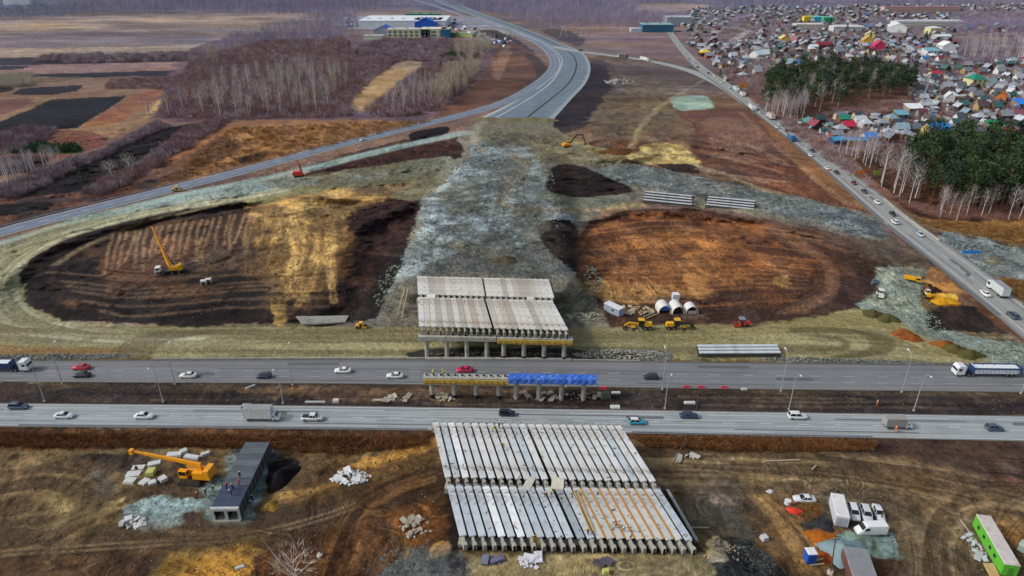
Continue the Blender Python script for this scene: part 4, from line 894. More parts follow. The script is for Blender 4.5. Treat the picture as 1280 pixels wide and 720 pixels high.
me_ = bpy.data.meshes.new('tarpaulin'); me_.from_pydata(vs, [], fs); me_.materials.append(mat('blue_tarpaulin', (50, 104, 200), .6, var=.3, scale=.9, dirt=(150, 182, 226, .5)))
o = bpy.data.objects.new('tarpaulin', me_); C.objects.link(o); o.location = (a.x, a.y, 0); o.rotation_euler = (0, 0, math.atan2((b_ - a).y, (b_ - a).x))
tag(o, 'bright blue tarpaulin draped over the right half of the median bent', 'tarpaulin')
# ladders and plank bridges on the decks
def ladder(label, p0, p1, w=.6):
    t = thing('ladder', label, 'ladder', p0); q = p1 - p0; dd = q.normalized(); sx = dd.cross(Vector((0, 0, 1))).normalized()
    for s in (-1, 1): m_ = MB(); m_.bar(sx * s * w / 2, q + sx * s * w / 2, .1); m_.build('rail', form, t)
    m_ = MB(); k = .3
    while k < q.length: m_.bar(dd * k - sx * w / 2, dd * k + sx * w / 2, .08); k += .4
    m_.build('rungs', form, t); return t
ladder('yellow timber ladder leaning on the close edge of the near flyover', G(671, 686, 7.4), G(668, 668, 9.6), .9)
ladder('dark wooden duckboard ladder lying along the right part of the near deck', G(740, 665, DECK + .3), G(719, 612, DECK + .3), .8)['label'] = 'dark rebar mat ladder lying along the right part of the near deck'
for (px, py, w_, l_, rz, tone, lab) in ((661, 604, 1.6, 4.0, -.35, (200, 196, 184), 'pale plywood walkway bridging the gap of the near deck left of centre'), (697, 604, 2.4, 3.4, -.1, (216, 208, 190), 'cream plywood panel bridging the gap in the middle of the near deck'), (539, 370, 2.6, 2.8, 0, (226, 226, 222), 'white panel bridging the gap of the distant deck near its left side'), (663, 373, 2.2, 2.6, 0, (214, 206, 196), 'pale panel bridging the gap of the distant deck near its right side')):
    m_ = MB(); m_.box(-w_ / 2, w_ / 2, -l_ / 2, l_ / 2, 0, .05); m_.box(-w_ / 2 + .1, w_ / 2 - .1, -l_ / 2 + .2, -l_ / 2 + .35, .05, .12); m_.box(-w_ / 2 + .1, w_ / 2 - .1, l_ / 2 - .35, l_ / 2 - .2, .05, .12)
    o = m_.build('walkway_board', mat('panel_%d' % px, tone, .8, dirt=(150, 130, 100, .4))); p = G(px, py, DECK + .05); o.location = p; o.rotation_euler = (0, 0, rz); tag(o, lab, 'panel')
# white tubes beside the right edge of the near deck
for k in range(3):
    m_ = MB(); p0 = G(833 + k * 1.3, 612, 6.4); p1 = G(870 + k * 1.5, 676, 6.4); m_.cyl(p0, p1, .09, n=8); m_.cyl(p1, p1 + Vector((0, 0, -.5)), .06, n=8); o = m_.build('steel_pipe', mat('grey_pipe', (176, 178, 178), .4, metal=.3)); tag(o, 'long grey steel pipe beside the right edge of the near deck, %s outward' % ORD[k], 'pipe', 'pipes beside the near deck')
# litter on the decks: planks, rebar, hoses
rn = random.Random(3)
kinds = [('rebar_offcut', (62, 44, 38)), ('timber_offcut', (158, 132, 96)), ('steel_plate', (70, 76, 88)), ('cement_bag', (172, 168, 160))]
protos = {}
for nm, tone in kinds:
    m_ = MB()
    if nm == 'rebar_offcut':
        for k in range(4): m_.cyl((-.7, -.12 + k * .08, .05), (.7, -.1 + k * .08 + rn.uniform(-.1, .1), .05), .03, n=5)
    elif nm == 'timber_offcut': m_.box(-.9, .9, -.1, .1, 0, .08); m_.box(-.6, .7, .12, .24, 0, .06)
    elif nm == 'steel_plate': m_.box(-.3, .3, -.25, .25, 0, .06); m_.box(-.1, .1, -.1, .1, .06, .3)
    else: m_.box(-.4, .4, -.28, .28, 0, .2, tx=.1, ty=.1)
    protos[nm] = m_.mesh(nm, mat(nm + '_stuff', tone, .8))
def litter(res, L, where, count, i0=0, i1=24, big=False):
    for k in range(count):
        i = rn.randrange(i0, i1); s, d, rz, w_ = res[i]; y = rn.uniform(1.2, L - 1.4)
        nm = rn.choice([q[0] for q in kinds]); p = s + d * y; nn = Vector((-d.y, d.x, 0)) * rn.uniform(-.6, .6); p = p + nn
        o = bpy.data.objects.new(nm, protos[nm]); C.objects.link(o); o.location = (p.x, p.y, DECK + .004); o.rotation_euler = (0, 0, rn.uniform(0, 3.1)); o.scale = (rn.uniform(.35, .7),) * 3
        lab = {'rebar_offcut': 'short dark rebar offcuts', 'timber_offcut': 'pair of timber offcuts', 'steel_plate': 'dark steel base plate', 'cement_bag': 'grey cement bag'}[nm]
        tag(o, '%s left lying on the %s' % (lab, where), nm.split('_')[-1], '%s on the %s' % (lab, where))
litter(n1, LN1, 'far span of the near flyover', 50); litter(n2, LN2, 'close span of the near flyover', 34); litter(n2, LN2, 'close span of the near flyover', 40, 12, 23)
litter(f1, LF1, 'far span of the distant flyover', 20); litter(f2, LF2, 'close span of the distant flyover', 24)
# ------------------------------------------------------------------ cars and lorries
glass = mat('dark_glass', (26, 32, 38), .12, var=.05, spec=.8)
rubber = mat('tyre_rubber', (30, 30, 32), .85)
rimm = mat('wheel_rim', (150, 152, 156), .35, metal=.6)
lampw = mat('headlamp_lens', (226, 230, 232), .2); lampr = mat('tail_lamp_lens', (150, 24, 22), .3)
body_paint = mat('car_paint', (0, 0, 0), .28, var=.05, objcol=True, spec=.6)
under = mat('dark_chassis', (40, 40, 42), .8)
def wheel_into(parent, x, y, r=.33, w=.23, name='wheel'):
    if 'w%g' % r not in MATS:
        m_ = MB(); m_.cyl((0, -w / 2, 0), (0, w / 2, 0), r, n=16); MATS['w%g' % r] = m_.mesh('wheel', rubber)
        m_ = MB(); m_.cyl((0, -w / 2 - .015, 0), (0, w / 2 + .015, 0), r * .58, n=12); MATS['rr%g' % r] = m_.mesh('rim', rimm)
    o = bpy.data.objects.new(name, MATS['w%g' % r]); C.objects.link(o); o.parent = parent; o.location = (x, y, r)
    q = bpy.data.objects.new('rim', MATS['rr%g' % r]); C.objects.link(q); q.parent = o
def shell(secs, wfun, n=None):
    """closed skin from side stations: secs = [(x, z0, z1, half width low, half width high)]"""
    rings = []
    for x, z0, z1, w0, w1 in secs:
        zm_ = z0 + (z1 - z0) * .55
        rings.append([(x, -w0 * .94, z0), (x, -w0, z0 + (zm_ - z0) * .35), (x, -w0, zm_), (x, -w1, z1 - .05), (x, -w1 * .88, z1), (x, w1 * .88, z1), (x, w1, z1 - .05), (x, w0, zm_), (x, w0, z0 + (zm_ - z0) * .35), (x, w0 * .94, z0)])
    return rings
CARKIND = {}
def car_proto(kind):
    """meshes of a kind of car, front towards +x"""
    if kind in CARKIND: return CARKIND[kind]
    P = []
    if kind in ('saloon', 'hatchback', 'estate'):
        L = {'saloon': 4.6, 'hatchback': 4.1, 'estate': 4.7}[kind]; h = L / 2; H = {'saloon': 1.46, 'hatchback': 1.5, 'estate': 1.66}[kind]; W = .88
        m_ = MB(); m_.loft(shell([(-h, .42, .72, .6, .56), (-h + .12, .28, .94, .8, .7), (-h + .7, .22, .99, W, .8), (-.6, .2, .96, W, .82), (.55, .2, .95, W, .82), (h - .9, .22, .90, W, .78), (h - .22, .26, .78, .8, .68), (h, .38, .62, .58, .5)], None)); P.append(('body', m_.mesh('body', body_paint, True), 0))
        rr = {'saloon': (-1.55, -.95, .15, .95), 'hatchback': (-1.9, -1.5, .2, .95), 'estate': (-2.15, -1.75, .25, 1.05)}[kind]
        m_ = MB(); b0, b1, f1_, f0_ = rr
        vs = [(b0, -.78, .93), (f0_, -.78, .93), (f0_, .78, .93), (b0, .78, .93), (b1, -.6, H - .06), (f1_, -.6, H - .06), (f1_, .6, H - .06), (b1, .6, H - .06)]
        m_.add(vs, [(0, 3, 2, 1), (4, 5, 6, 7), (0, 1, 5, 4), (1, 2, 6, 5), (2, 3, 7, 6), (3, 0, 4, 7)]); P.append(('windows', m_.mesh('windows', glass), 0))
        m_ = MB(); m_.add([(b1 - .04, -.61, H - .07), (f1_ + .05, -.61, H - .07), (f1_ + .05, .61, H - .07), (b1 - .04, .61, H - .07), (b1 + .12, -.5, H), (f1_ - .12, -.5, H), (f1_ - .12, .5, H), (b1 + .12, .5, H)], [(0, 3, 2, 1), (4, 5, 6, 7), (0, 1, 5, 4), (1, 2, 6, 5), (2, 3, 7, 6), (3, 0, 4, 7)])
        for s in (-1, 1):
            m_.bar((f0_, s * .775, .95), (f1_, s * .6, H - .05), .07); m_.bar((b0, s * .775, .95), (b1, s * .6, H - .05), .09); m_.bar(((b0 + f0_) / 2, s * .79, .95), ((b1 + f1_) / 2, s * .61, H - .05), .07)
        P.append(('roof', m_.mesh('roof', body_paint), 0)); wx = (-h + .85, h - .88); wy = .76; r = .32; lx = h
    elif kind == 'suv':
        h = 2.25; H = 1.75; W = .93
        m_ = MB(); m_.loft(shell([(-h, .45, 1.0, .72, .7), (-h + .15, .35, 1.1, .88, .8), (-.6, .3, 1.1, W, .86), (.6, .3, 1.1, W, .86), (h - .7, .32, 1.05, W, .82), (h - .12, .36, .92, .84, .74), (h, .45, .8, .7, .62)], None)); P.append(('body', m_.mesh('body', body_paint, True), 0))
        b0, b1, f1_, f0_ = -2.12, -1.85, .35, 1.05
        m_ = MB(); m_.add([(b0, -.84, 1.07), (f0_, -.84, 1.07), (f0_, .84, 1.07), (b0, .84, 1.07), (b1, -.68, H - .06), (f1_, -.68, H - .06), (f1_, .68, H - .06), (b1, .68, H - .06)], [(0, 3, 2, 1), (4, 5, 6, 7), (0, 1, 5, 4), (1, 2, 6, 5), (2, 3, 7, 6), (3, 0, 4, 7)]); P.append(('windows', m_.mesh('windows', glass), 0))
        m_ = MB(); m_.add([(b1 - .05, -.69, H - .08), (f1_ + .05, -.69, H - .08), (f1_ + .05, .69, H - .08), (b1 - .05, .69, H - .08), (b1 + .1, -.6, H), (f1_ - .12, -.6, H), (f1_ - .12, .6, H), (b1 + .1, .6, H)], [(0, 3, 2, 1), (4, 5, 6, 7), (0, 1, 5, 4), (1, 2, 6, 5), (2, 3, 7, 6), (3, 0, 4, 7)])
        for s in (-1, 1):
            for (xa, xb) in ((f0_, f1_), (b0, b1), (-.5, -.6)): m_.bar((xa, s * .835, 1.08), (xb, s * .68, H - .05), .09)
        P.append(('roof', m_.mesh('roof', body_paint), 0)); wx = (-h + .85, h - .85); wy = .8; r = .36; lx = h
    elif kind == 'pickup':
        h = 2.6; H = 1.75; W = .9
        m_ = MB(); m_.loft(shell([(-h, .5, 1.02, .84, .82), (-h + .1, .4, 1.08, W, .86), (-.5, .35, 1.08, W, .86), (h - .8, .35, 1.05, W, .8), (h - .1, .4, .92, .84, .72), (h, .5, .8, .7, .6)], None)); P.append(('body', m_.mesh('body', body_paint, True), 0))
        m_ = MB(); m_.box(-h + .15, -.65, -.74, .74, 1.075, 1.09); P.append(('load_bed', m_.mesh('load_bed', under), 0))
        m_ = MB(); m_.box(-.6, 1.2, -.8, .8, 1.06, H - .06, tx=.0, ty=.14); P.append(('windows', m_.mesh('windows', glass), 0))
        m_ = MB(); m_.box(-.58, .8, -.68, .68, H - .08, H, tx=.05, ty=.05)
        for s in (-1, 1):
            for xa in (-.55, .3, 1.05): m_.bar((xa, s * .8, 1.08), (xa * .8, s * .66, H - .05), .1)
        P.append(('roof', m_.mesh('roof', body_paint), 0)); wx = (-h + .95, h - .85); wy = .8; r = .38; lx = h
    elif kind == 'van':
        h = 2.95; H = 2.45; W = .98
        m_ = MB(); m_.loft(shell([(-h, .4, H - .1, .92, .84), (-h + .08, .32, H, W, .88), (1.0, .3, H, W, .88), (1.45, .3, H - .12, W, .86), (2.1, .3, 1.5, W, .84), (2.75, .34, 1.1, .92, .74), (h, .42, .95, .8, .66)], None)); P.append(('body', m_.mesh('body', body_paint), 0))
        m_ = MB(); m_.add([(1.52, -.8, H - .24), (1.52, .8, H - .24), (2.14, .84, 1.56), (2.14, -.84, 1.56)], [(0, 1, 2, 3)]); m_.v = [(x + .04, y, z + .03) for x, y, z in m_.v]
        P.append(('windscreen', m_.mesh('windscreen', glass), 0))
        for s in (-1, 1): m_ = MB(); m_.add([(.75, s * .985, 1.45), (1.9, s * .985, 1.45), (1.5, s * .93, 2.05), (.75, s * .93, 2.05)], [(0, 1, 2, 3)]); P.append(('side_window', m_.mesh('side_window', glass), 0))
        m_ = MB()
        for k in range(7): m_.box(-h + .4 + k * .5, -h + .46 + k * .5, -.78, .78, H - .005, H + .03)
        P.append(('roof_rib', m_.mesh('roof_rib', body_paint), 0)); wx = (-h + 1.0, h - .95); wy = .82; r = .36; lx = h
    m_ = MB(); m_.box(-.02, .06, -.2, .2, -.07, .09, ty=.05); hl = m_.mesh('headlight', lampw)
    m_ = MB(); m_.box(-.05, .02, -.16, .16, -.08, .1); tl = m_.mesh('tail_light', lampr)
    CARKIND[kind] = (P, wx, wy, r, lx, hl, tl); return CARKIND[kind]
def car(kind, label, p, rz, rgb, roof=None, group=None, cat=None, z=None):
    P, wx, wy, r, lx, hl, tl = car_proto(kind)
    nm = {'saloon': 'saloon_car', 'hatchback': 'hatchback_car', 'estate': 'estate_car', 'suv': 'offroad_car', 'pickup': 'pickup_truck', 'van': 'delivery_van'}[kind]
    t = thing(nm, label, cat or {'van': 'van', 'pickup': 'pickup'}.get(kind, 'car'), p, rz, group)
    for n_, me_, _ in P:
        o = bpy.data.objects.new(me_.name.split('.')[0], me_); C.objects.link(o); o.parent = t
        o.color = (*al(*(roof if (roof and n_ == 'roof') else rgb)), 1)
    for x in wx:
        for s in (-1, 1): wheel_into(t, x, s * wy, r)
    zl = {'suv': .85, 'pickup': .85, 'van': .9}.get(kind, .68)
    for s in (-1, 1):
        for me_, x, nm_ in ((hl, lx - .12, 'headlight'), (tl, -lx + .06, 'tail_light')):
            o = bpy.data.objects.new(nm_, me_); C.objects.link(o); o.parent = t; o.location = (x, s * .58, zl)
    return t
def paint_of(name, rgb, **k): return mat(name, rgb, .4, **k)
def box_truck(label, p, rz, cab=(226, 228, 228), box=(220, 222, 222), L=6.0, Lb=4.2, H=3.1, W=2.2, tall=False, group=None, n_ax=2):
    t = thing('box_lorry', label, 'lorry', p, rz, group); x1 = L / 2; xb = x1 - 1.75 if not tall else x1 - 2.1
    cm = mat('cab_%d_%d_%d' % cab, cab, .35, var=.05); bm_ = mat('body_%d_%d_%d' % box, box, .6, var=.1, dirt=(120, 112, 100, .35))
    ch = 2.1 if not tall else 2.9; w2 = W / 2
    m_ = MB()
    if tall: m_.loft([[(x, -w2, z) if 0 else (x, s * w2, z) for (s, z) in ((-1, z0), (-1, z1), (1, z1), (1, z0))] for x, z0, z1 in ((xb, .6, ch), (x1 - .35, .6, ch), (x1 - .05, .6, ch * .75), (x1, .65, ch * .5))])
    else: m_.loft([[(x, s * w, z) for (s, z) in ((-1, z0), (-1, z1), (1, z1), (1, z0))] for x, z0, z1, w in ((xb, .45, ch, w2 * .9), (x1 - 1.05, .45, ch, w2 * .88), (x1 - .5, .45, 1.35, w2 * .88), (x1, .5, 1.0, w2 * .75))])
    c_ = m_.build('cab', cm, t)
    m_ = MB()
    if tall: m_.add([(x1 - .02, -w2 * .9, ch * .52), (x1 - .02, w2 * .9, ch * .52), (x1 - .28, w2 * .9, ch * .9), (x1 - .28, -w2 * .9, ch * .9)], [(0, 1, 2, 3)]); m_.v = [(x + .05, y, z) for x, y, z in m_.v]
    else: m_.add([(x1 - .52, -w2 * .8, 1.4), (x1 - .52, w2 * .8, 1.4), (x1 - 1.02, w2 * .8, 2.0), (x1 - 1.02, -w2 * .8, 2.0)], [(0, 1, 2, 3)]); m_.v = [(x + .04, y, z + .03) for x, y, z in m_.v]
    m_.build('windscreen', glass, c_)
    for s in (-1, 1): m_ = MB(); y = s * (w2 * (1.0 if tall else .9) + .012); z0, z1 = (ch * .52, ch * .85) if tall else (1.35, 1.9); m_.add([(xb + .35, y, z0), (x1 - (.35 if tall else 1.0), y, z0), (x1 - (.45 if tall else 1.15), y, z1), (xb + .35, y, z1)], [(0, 1, 2, 3)]); m_.build('side_window', glass, c_)
    m_ = MB(); m_.box(-L / 2, xb - .12, -w2, w2, .95, H)
    m_.build('cargo_box', bm_, t)
    m_ = MB(); m_.box(-L / 2 - .02, xb - .1, -w2 - .02, w2 + .02, H, H + .05); m_.box(-L / 2 - .02, xb - .1, -w2 - .02, w2 + .02, .9, 1.0)
    for k in range(int((xb + L / 2) / .9)): 
        for s in (-1, 1): m_.box(-L / 2 + .4 + k * .9, -L / 2 + .45 + k * .9, s * w2 - .02 if s > 0 else s * w2 - .02, s * w2 + .02, 1.0, H)
    m_.build('box_frame', mat('box_edge', (150, 150, 148), .6), t)
    m_ = MB(); m_.box(-L / 2 + .1, x1 - .3, -w2 * .45, w2 * .45, .5, .92); m_.build('chassis', under, t)
    r = .4 if not tall else .5
    for x in ([-L / 2 + 1.1, x1 - 1.0] if n_ax == 2 else [-L / 2 + .9, -L / 2 + 2.2, x1 - 1.2]):
        for s in (-1, 1): wheel_into(t, x, s * (w2 - .2), r)
    return t
def semi(label, p, rz, cab=(222, 226, 230), side=(42, 66, 108), top=(222, 230, 234), n_cov=4, Lt=12.5, kind='tipper', hi=1.7):
    """tractor and trailer, front towards +x; origin mid length"""
    t = thing('articulated_lorry', label, 'lorry', p, rz); X = (Lt + 4.6) / 2
    cm = mat('cab_%d_%d_%d' % cab, cab, .35, var=.05); sm_ = mat('side_%d_%d_%d' % side, side, .5, var=.15); tm = mat('top_%d_%d_%d' % top, top, .7, var=.1)
    m_ = MB(); m_.loft([[(x, s * 1.22, z) for (s, z) in ((-1, z0), (-1, z1), (1, z1), (1, z0))] for x, z0, z1 in ((X - 2.3, .7, 3.1), (X - .6, .7, 3.2), (X - .15, .6, 2.7), (X, .6, 1.3))]); c_ = m_.build('cab', cm, t)
    m_ = MB(); m_.add([(X + .03, -1.1, 1.75), (X + .03, 1.1, 1.75), (X - .18, 1.1, 2.62), (X - .18, -1.1, 2.62)], [(0, 1, 2, 3)]); m_.build('windscreen', glass, c_)
    for s in (-1, 1): m_ = MB(); m_.add([(X - 1.35, s * 1.235, 1.75), (X - .4, s * 1.235, 1.75), (X - .5, s * 1.235, 2.5), (X - 1.35, s * 1.235, 2.5)], [(0, 1, 2, 3)]); m_.build('side_window', glass, c_)
    x0, x1 = -X, -X + Lt
    if kind == 'tipper':
        m_ = MB(); m_.box(x0, x1, -1.25, -1.17, 1.1, 1.1 + hi); m_.box(x0, x1, 1.17, 1.25, 1.1, 1.1 + hi); m_.box(x0, x0 + .08, -1.17, 1.17, 1.1, 1.1 + hi); m_.box(x1 - .08, x1, -1.17, 1.17, 1.1, 1.1 + hi + .3); m_.box(x0 + .08, x1 - .08, -1.17, 1.17, 1.1, 1.2)
        for k in range(int(Lt / 1.0)):
            for s in (-1, 1): m_.box(x0 + .5 + k, x0 + .6 + k, s * 1.25 - .0 if s > 0 else s * 1.25 - .07, s * 1.25 + (.07 if s > 0 else 0), 1.1, 1.1 + hi)
        m_.build('tipper_body', mat('pale_tipper', (206, 216, 222), .5, var=.2, scale=.8, dirt=(120, 124, 126, .5)) if n_cov == 4 else sm_, t)
        if n_cov == 4: m_ = MB(); [m_.box(x0 - .05, x1 + .05, s * 1.25 - .1, s * 1.25 + .1, 1.1 + hi - .3, 1.16 + hi) for s in (-1, 1)]; [m_.box(a_, a_ + .9 if a_ < 0 else a_ + .3, -1.3, 1.3, 1.0, 1.2 + hi) for a_ in (x0 - .1, x1)]; m_.build('blue_rail', sm_, t)
        for k in range(n_cov):
            a_ = x0 + .3 + k * (Lt - .5) / n_cov; m_ = MB(); m_.box(a_, a_ + (Lt - .5) / n_cov - .25, -1.05, 1.05, 1.2, 1.1 + hi - .08, tx=.05, ty=.1); m_.build('load', tm, t)
    else:
        m_ = MB(); m_.box(x0, x1, -1.27, 1.27, 1.1, 1.1 + hi); m_.build('trailer_body', sm_, t)
        m_ = MB(); m_.box(x0 - .02, x1 + .02, -1.29, 1.29, 1.1 + hi, 1.16 + hi); m_.build('trailer_roof', tm, t)
    m_ = MB(); m_.box(x0 + .2, X - .6, -.45, .45, .75, 1.08); m_.build('chassis', under, t)
    for x in (X - 1.1, X - 3.6, X - 4.7, x0 + 1.0, x0 + 2.3, x0 + 3.6):
        for s in (-1, 1): wheel_into(t, x, s * 1.05, .5)
    return t
def road_dir(E, px, py):
    p = G(px, py); mids = [(a + b) / 2 for a, b in zip(*E)]
    i = min(range(len(mids) - 1), key=lambda k: (mids[k] - p).length); d = mids[i + 1] - mids[i]; return math.atan2(d.y, d.x)
def on(px, py, z=.08): q = G(px, py, z); return (q.x, q.y, z)
GN = 'cars on the near carriageway'; GF = 'cars on the far carriageway'
for (k, px, py, rgb, roof, back, lab) in (
    ('estate', 24, 510, (66, 82, 104), None, 0, 'dark blue estate car at the left end of the near carriageway'),
    ('saloon', 81, 521.5, (214, 220, 224), None, 0, 'silver white saloon following the dark blue estate on the near carriageway'),
    ('saloon', 181, 522, (226, 230, 230), None, 0, 'white saloon alone on the near carriageway left of the box lorry'),
    ('hatchback', 312, 512, (160, 172, 180), None, 0, 'grey hatchback half hidden behind the white box lorry'),
    ('pickup', 391, 524.5, (226, 228, 228), None, 0, 'white pickup truck ahead of the white box lorry'),
    ('hatchback', 634, 518.5, (34, 42, 62), None, 0, 'black hatchback just beyond the near girder deck'),
    ('hatchback', 796, 529, (44, 160, 190), (222, 226, 226), 0, 'turquoise hatchback with a white roof right of the near girder deck'),
    ('saloon', 861, 521.5, (44, 62, 92), None, 0, 'dark navy saloon following the turquoise hatchback'),
    ('suv', 996, 522.5, (226, 228, 226), None, 0, 'white off-road car on the near carriageway left of the grey-boxed lorry'),
    ('hatchback', 1242, 537, (70, 88, 108), None, 0, 'slate blue hatchback at the right end of the near carriageway')):
    car(k, lab, on(px, py), road_dir(A_NEAR, px, py) + (math.pi if back else 0), rgb, roof, GN)
for (k, px, py, rgb, roof, back, lab) in (
    ('saloon', 102, 461, (206, 40, 66), None, 1, 'red saloon on the far carriageway beside a black car'),
    ('saloon', 103, 470.5, (36, 34, 44), None, 1, 'black saloon beside the red one on the far carriageway'),
    ('saloon', 236, 471, (222, 222, 216), None, 1, 'white saloon on the far carriageway between the lamp posts at left'),
    ('hatchback', 330, 471.5, (52, 66, 86), None, 1, 'dark blue hatchback on the far carriageway left of the third lamp'),
    ('saloon', 429, 465, (230, 230, 230), None, 1, 'white saloon in the far lane left of the distant flyover'),
    ('saloon', 494, 471.5, (226, 226, 222), None, 1, 'white saloon just left of the median bent'),
    ('saloon', 581, 464, (200, 44, 84), None, 1, 'crimson saloon passing behind the median bent'),
    ('hatchback', 813, 473, (44, 52, 66), None, 1, 'dark hatchback right of the blue tarpaulin')):
    car(k, lab, on(px, py), road_dir(A_FAR, px, py) + (math.pi if back else 0), rgb, roof, GF)
box_truck('white box lorry with a small cab on the near carriageway', on(329, 524), road_dir(A_NEAR, 329, 520), L=8.6, H=3.6, W=2.3)
box_truck('small lorry with a grey tarpaulin box and white cab near the right end', on(1121, 534), road_dir(A_NEAR, 1121, 530), box=(158, 152, 144), L=6.6, H=3.0)
semi('white cabbed lorry with a long blue tipper trailer on the far carriageway', on(1231, 468.5), road_dir(A_FAR, 1231, 466) + math.pi)
semi('blue tipper lorry leaving the picture at the left edge', on(-2, 462.5), road_dir(A_FAR, 10, 462), n_cov=2, Lt=13.5)
# slanting road
GS = 'cars on the slanting road'
sl = [('saloon', 1016, 189.5, (40, 44, 60), 0, 'black saloon side by side with a white one on the slanting road'), ('saloon', 1013, 195, (228, 228, 224), 1, 'white saloon side by side with the black one on the slanting road'),
      ('saloon', 1034, 211.5, (226, 228, 226), 1, 'white saloon beside the small orange marker on the slanting road'), ('hatchback', 1067, 230, (120, 36, 50), 0, 'dark red hatchback on the slanting road'),
      ('saloon', 1080, 240.5, (54, 60, 76), 0, 'grey blue saloon behind the dark red hatchback'), ('saloon', 1096.5, 254, (222, 224, 222), 0, 'white saloon on the slanting road opposite the pine grove edge'),
      ('hatchback', 1115.5, 269, (52, 54, 62), 0, 'charcoal hatchback just above a white car on the slanting road'), ('suv', 1118, 279, (224, 226, 226), 1, 'white off-road car just below the charcoal hatchback'),
      ('hatchback', 1150, 294.5, (176, 196, 206), 0, 'pale blue hatchback near the low roadside wall'), ('saloon', 1231, 368.5, (230, 230, 228), 1, 'white saloon beside the grey box lorry on the slanting road'),
      ('suv', 1265, 396, (74, 88, 102), 1, 'steel grey off-road car at the lower right end of the slanting road'), ('hatchback', 906, 101, (230, 230, 230), 0, 'tiny white car in the queue by the road junction'),
      ('hatchback', 912, 110.5, (214, 214, 214), 1, 'tiny pale car just past the junction'), ('hatchback', 950, 141, (200, 204, 206), 1, 'silver car between the two box lorries, outer lane'), ('saloon', 971, 160, (216, 216, 212), 1, 'silver saloon left of the blue lorry'),
      ('saloon', 974, 156, (200, 196, 190), 0, 'grey saloon close to the silver one above the blue lorry'), ('hatchback', 983, 164.5, (120, 40, 50), 0, 'maroon hatchback right behind the blue lorry'), ('hatchback', 893, 96, (224, 224, 220), 1, 'tiny white car leaving the junction'), ('hatchback', 885, 92, (60, 60, 70), 1, 'tiny dark car at the junction'), ('hatchback', 902, 104, (230, 228, 222), 1, 'tiny white car second past the junction')]
ra = random.Random(77)
_m = [(a + b) / 2 for a, b in zip(*A_SLANT)]
for i in range(16):
    j = ra.randint(16, 62); q = _m[j]; bk = ra.random() < .5; nn = (A_SLANT[0][j] - _m[j]).normalized() * (2.2 if bk else -2.2); q = q + nn
    zc_ = q.y * CP + CAMH * SP; px_, py_ = 640 + FPX * q.x / zc_, 360 + FPX * (CAMH * CP - q.y * SP) / zc_
    if any(abs(px_ - e[1]) < 7 and abs(py_ - e[2]) < 7 for e in sl) or any(abs(px_ - e) < 11 for e in (905, 920, 928, 940, 963, 989, 1246)): continue
    cn, cc = ra.choice([('white', (226, 226, 224)), ('silver', (180, 184, 186)), ('black', (40, 42, 48)), ('grey', (110, 114, 118)), ('dark green', (40, 66, 56))])
    sl.append(('saloon', px_, py_, cc, int(bk), '%s saloon in the slanting road traffic, %s in the steady stream' % (cn, ORD[i])))
for k, px, py, rgb, back, lab in sl:
    q = on(px, py, .28); car(k, lab, q, road_dir(A_SLANT, px, py) + (math.pi if back else 0), rgb, None, GS)
box_truck('white lorry with a light grey box on the slanting road beside the white saloon', on(1246, 366, .28), road_dir(A_SLANT, 1246, 366) + math.pi, cab=(216, 224, 228), box=(206, 212, 214), L=9.0, H=3.7, W=2.5, tall=True, n_ax=3)
box_truck('white box lorry in the queue below the junction', on(940, 137, .28), road_dir(A_SLANT, 940, 134), L=12, H=3.9, W=2.6, tall=True, n_ax=3)
box_truck('beige box lorry between the white lorry and the blue one', on(963, 148, .28), road_dir(A_SLANT, 963, 146) + math.pi, box=(206, 190, 172), L=12, H=3.9, W=2.6, tall=True, n_ax=3)
box_truck('blue lorry on the slanting road between the village and the brown field', on(989, 175, .28), road_dir(A_SLANT, 989, 175), cab=(24, 96, 150), box=(34, 104, 150), L=10.5, H=3.4, W=2.6, tall=True, n_ax=3)
box_truck('pale blue box lorry beside the orange kiosk at the junction', on(920, 114, .28), road_dir(A_SLANT, 920, 114), box=(176, 206, 212), L=11, H=3.9, W=2.6, tall=True, n_ax=3)
box_truck('small white lorry behind the pale blue one', on(928, 120, .28), road_dir(A_SLANT, 928, 120), L=8, H=3.2, W=2.4, tall=True)
box_truck('small dark lorry with white cab nearest the junction', on(905, 99.5, .28), road_dir(A_SLANT, 905, 99.5), box=(60, 58, 60), L=9, H=3.6, W=2.5, tall=True)
box_truck('long white lorry on the link road by the industrial building', on(806, 76, .22), road_dir(A_LINK, 806, 76), L=14, H=4.0, W=2.6, tall=True, n_ax=3)
box_truck('dark grey lorry on the link road ahead of the white one', on(778, 72, .22), road_dir(A_LINK, 778, 72) + math.pi, box=(60, 64, 70), L=13, H=4.0, W=2.6, tall=True, n_ax=3)
car('van', 'dark van where the link road leaves the wide new road', on(726, 64, .22), road_dir(A_LINK, 726, 64), (50, 56, 66))
car('saloon', 'white saloon on the curving ring road', on(454, 175.5, .16), road_dir(A_CURVE, 454, 175), (226, 228, 226))
# parked in the site yard
def face(px1, py1, px2, py2): a = G(px1, py1); b = G(px2, py2); return math.atan2((b - a).y, (b - a).x)
rzp = face(1064, 632, 1070, 650)
for px, py, rgb, k, lab in ((1066.5, 643.5, (226, 228, 228), 'suv', 'white off-road car parked next to the white site container'), (1082, 645.5, (206, 210, 210), 'suv', 'silver off-road car parked between two white cars'), (1097.5, 643.5, (222, 224, 226), 'saloon', 'white saloon parked under the dark leaning pole')):
    car(k, lab, at(px, py), rzp, rgb, None, 'cars parked in a row in the site yard')
car('van', 'white delivery van parked across the row of cars', at(1087, 666), math.pi + .03, (232, 234, 234))
car('saloon', 'silver white saloon parked beside the red tarpaulin heap', at(1005, 626), math.pi - .05, (222, 226, 228))
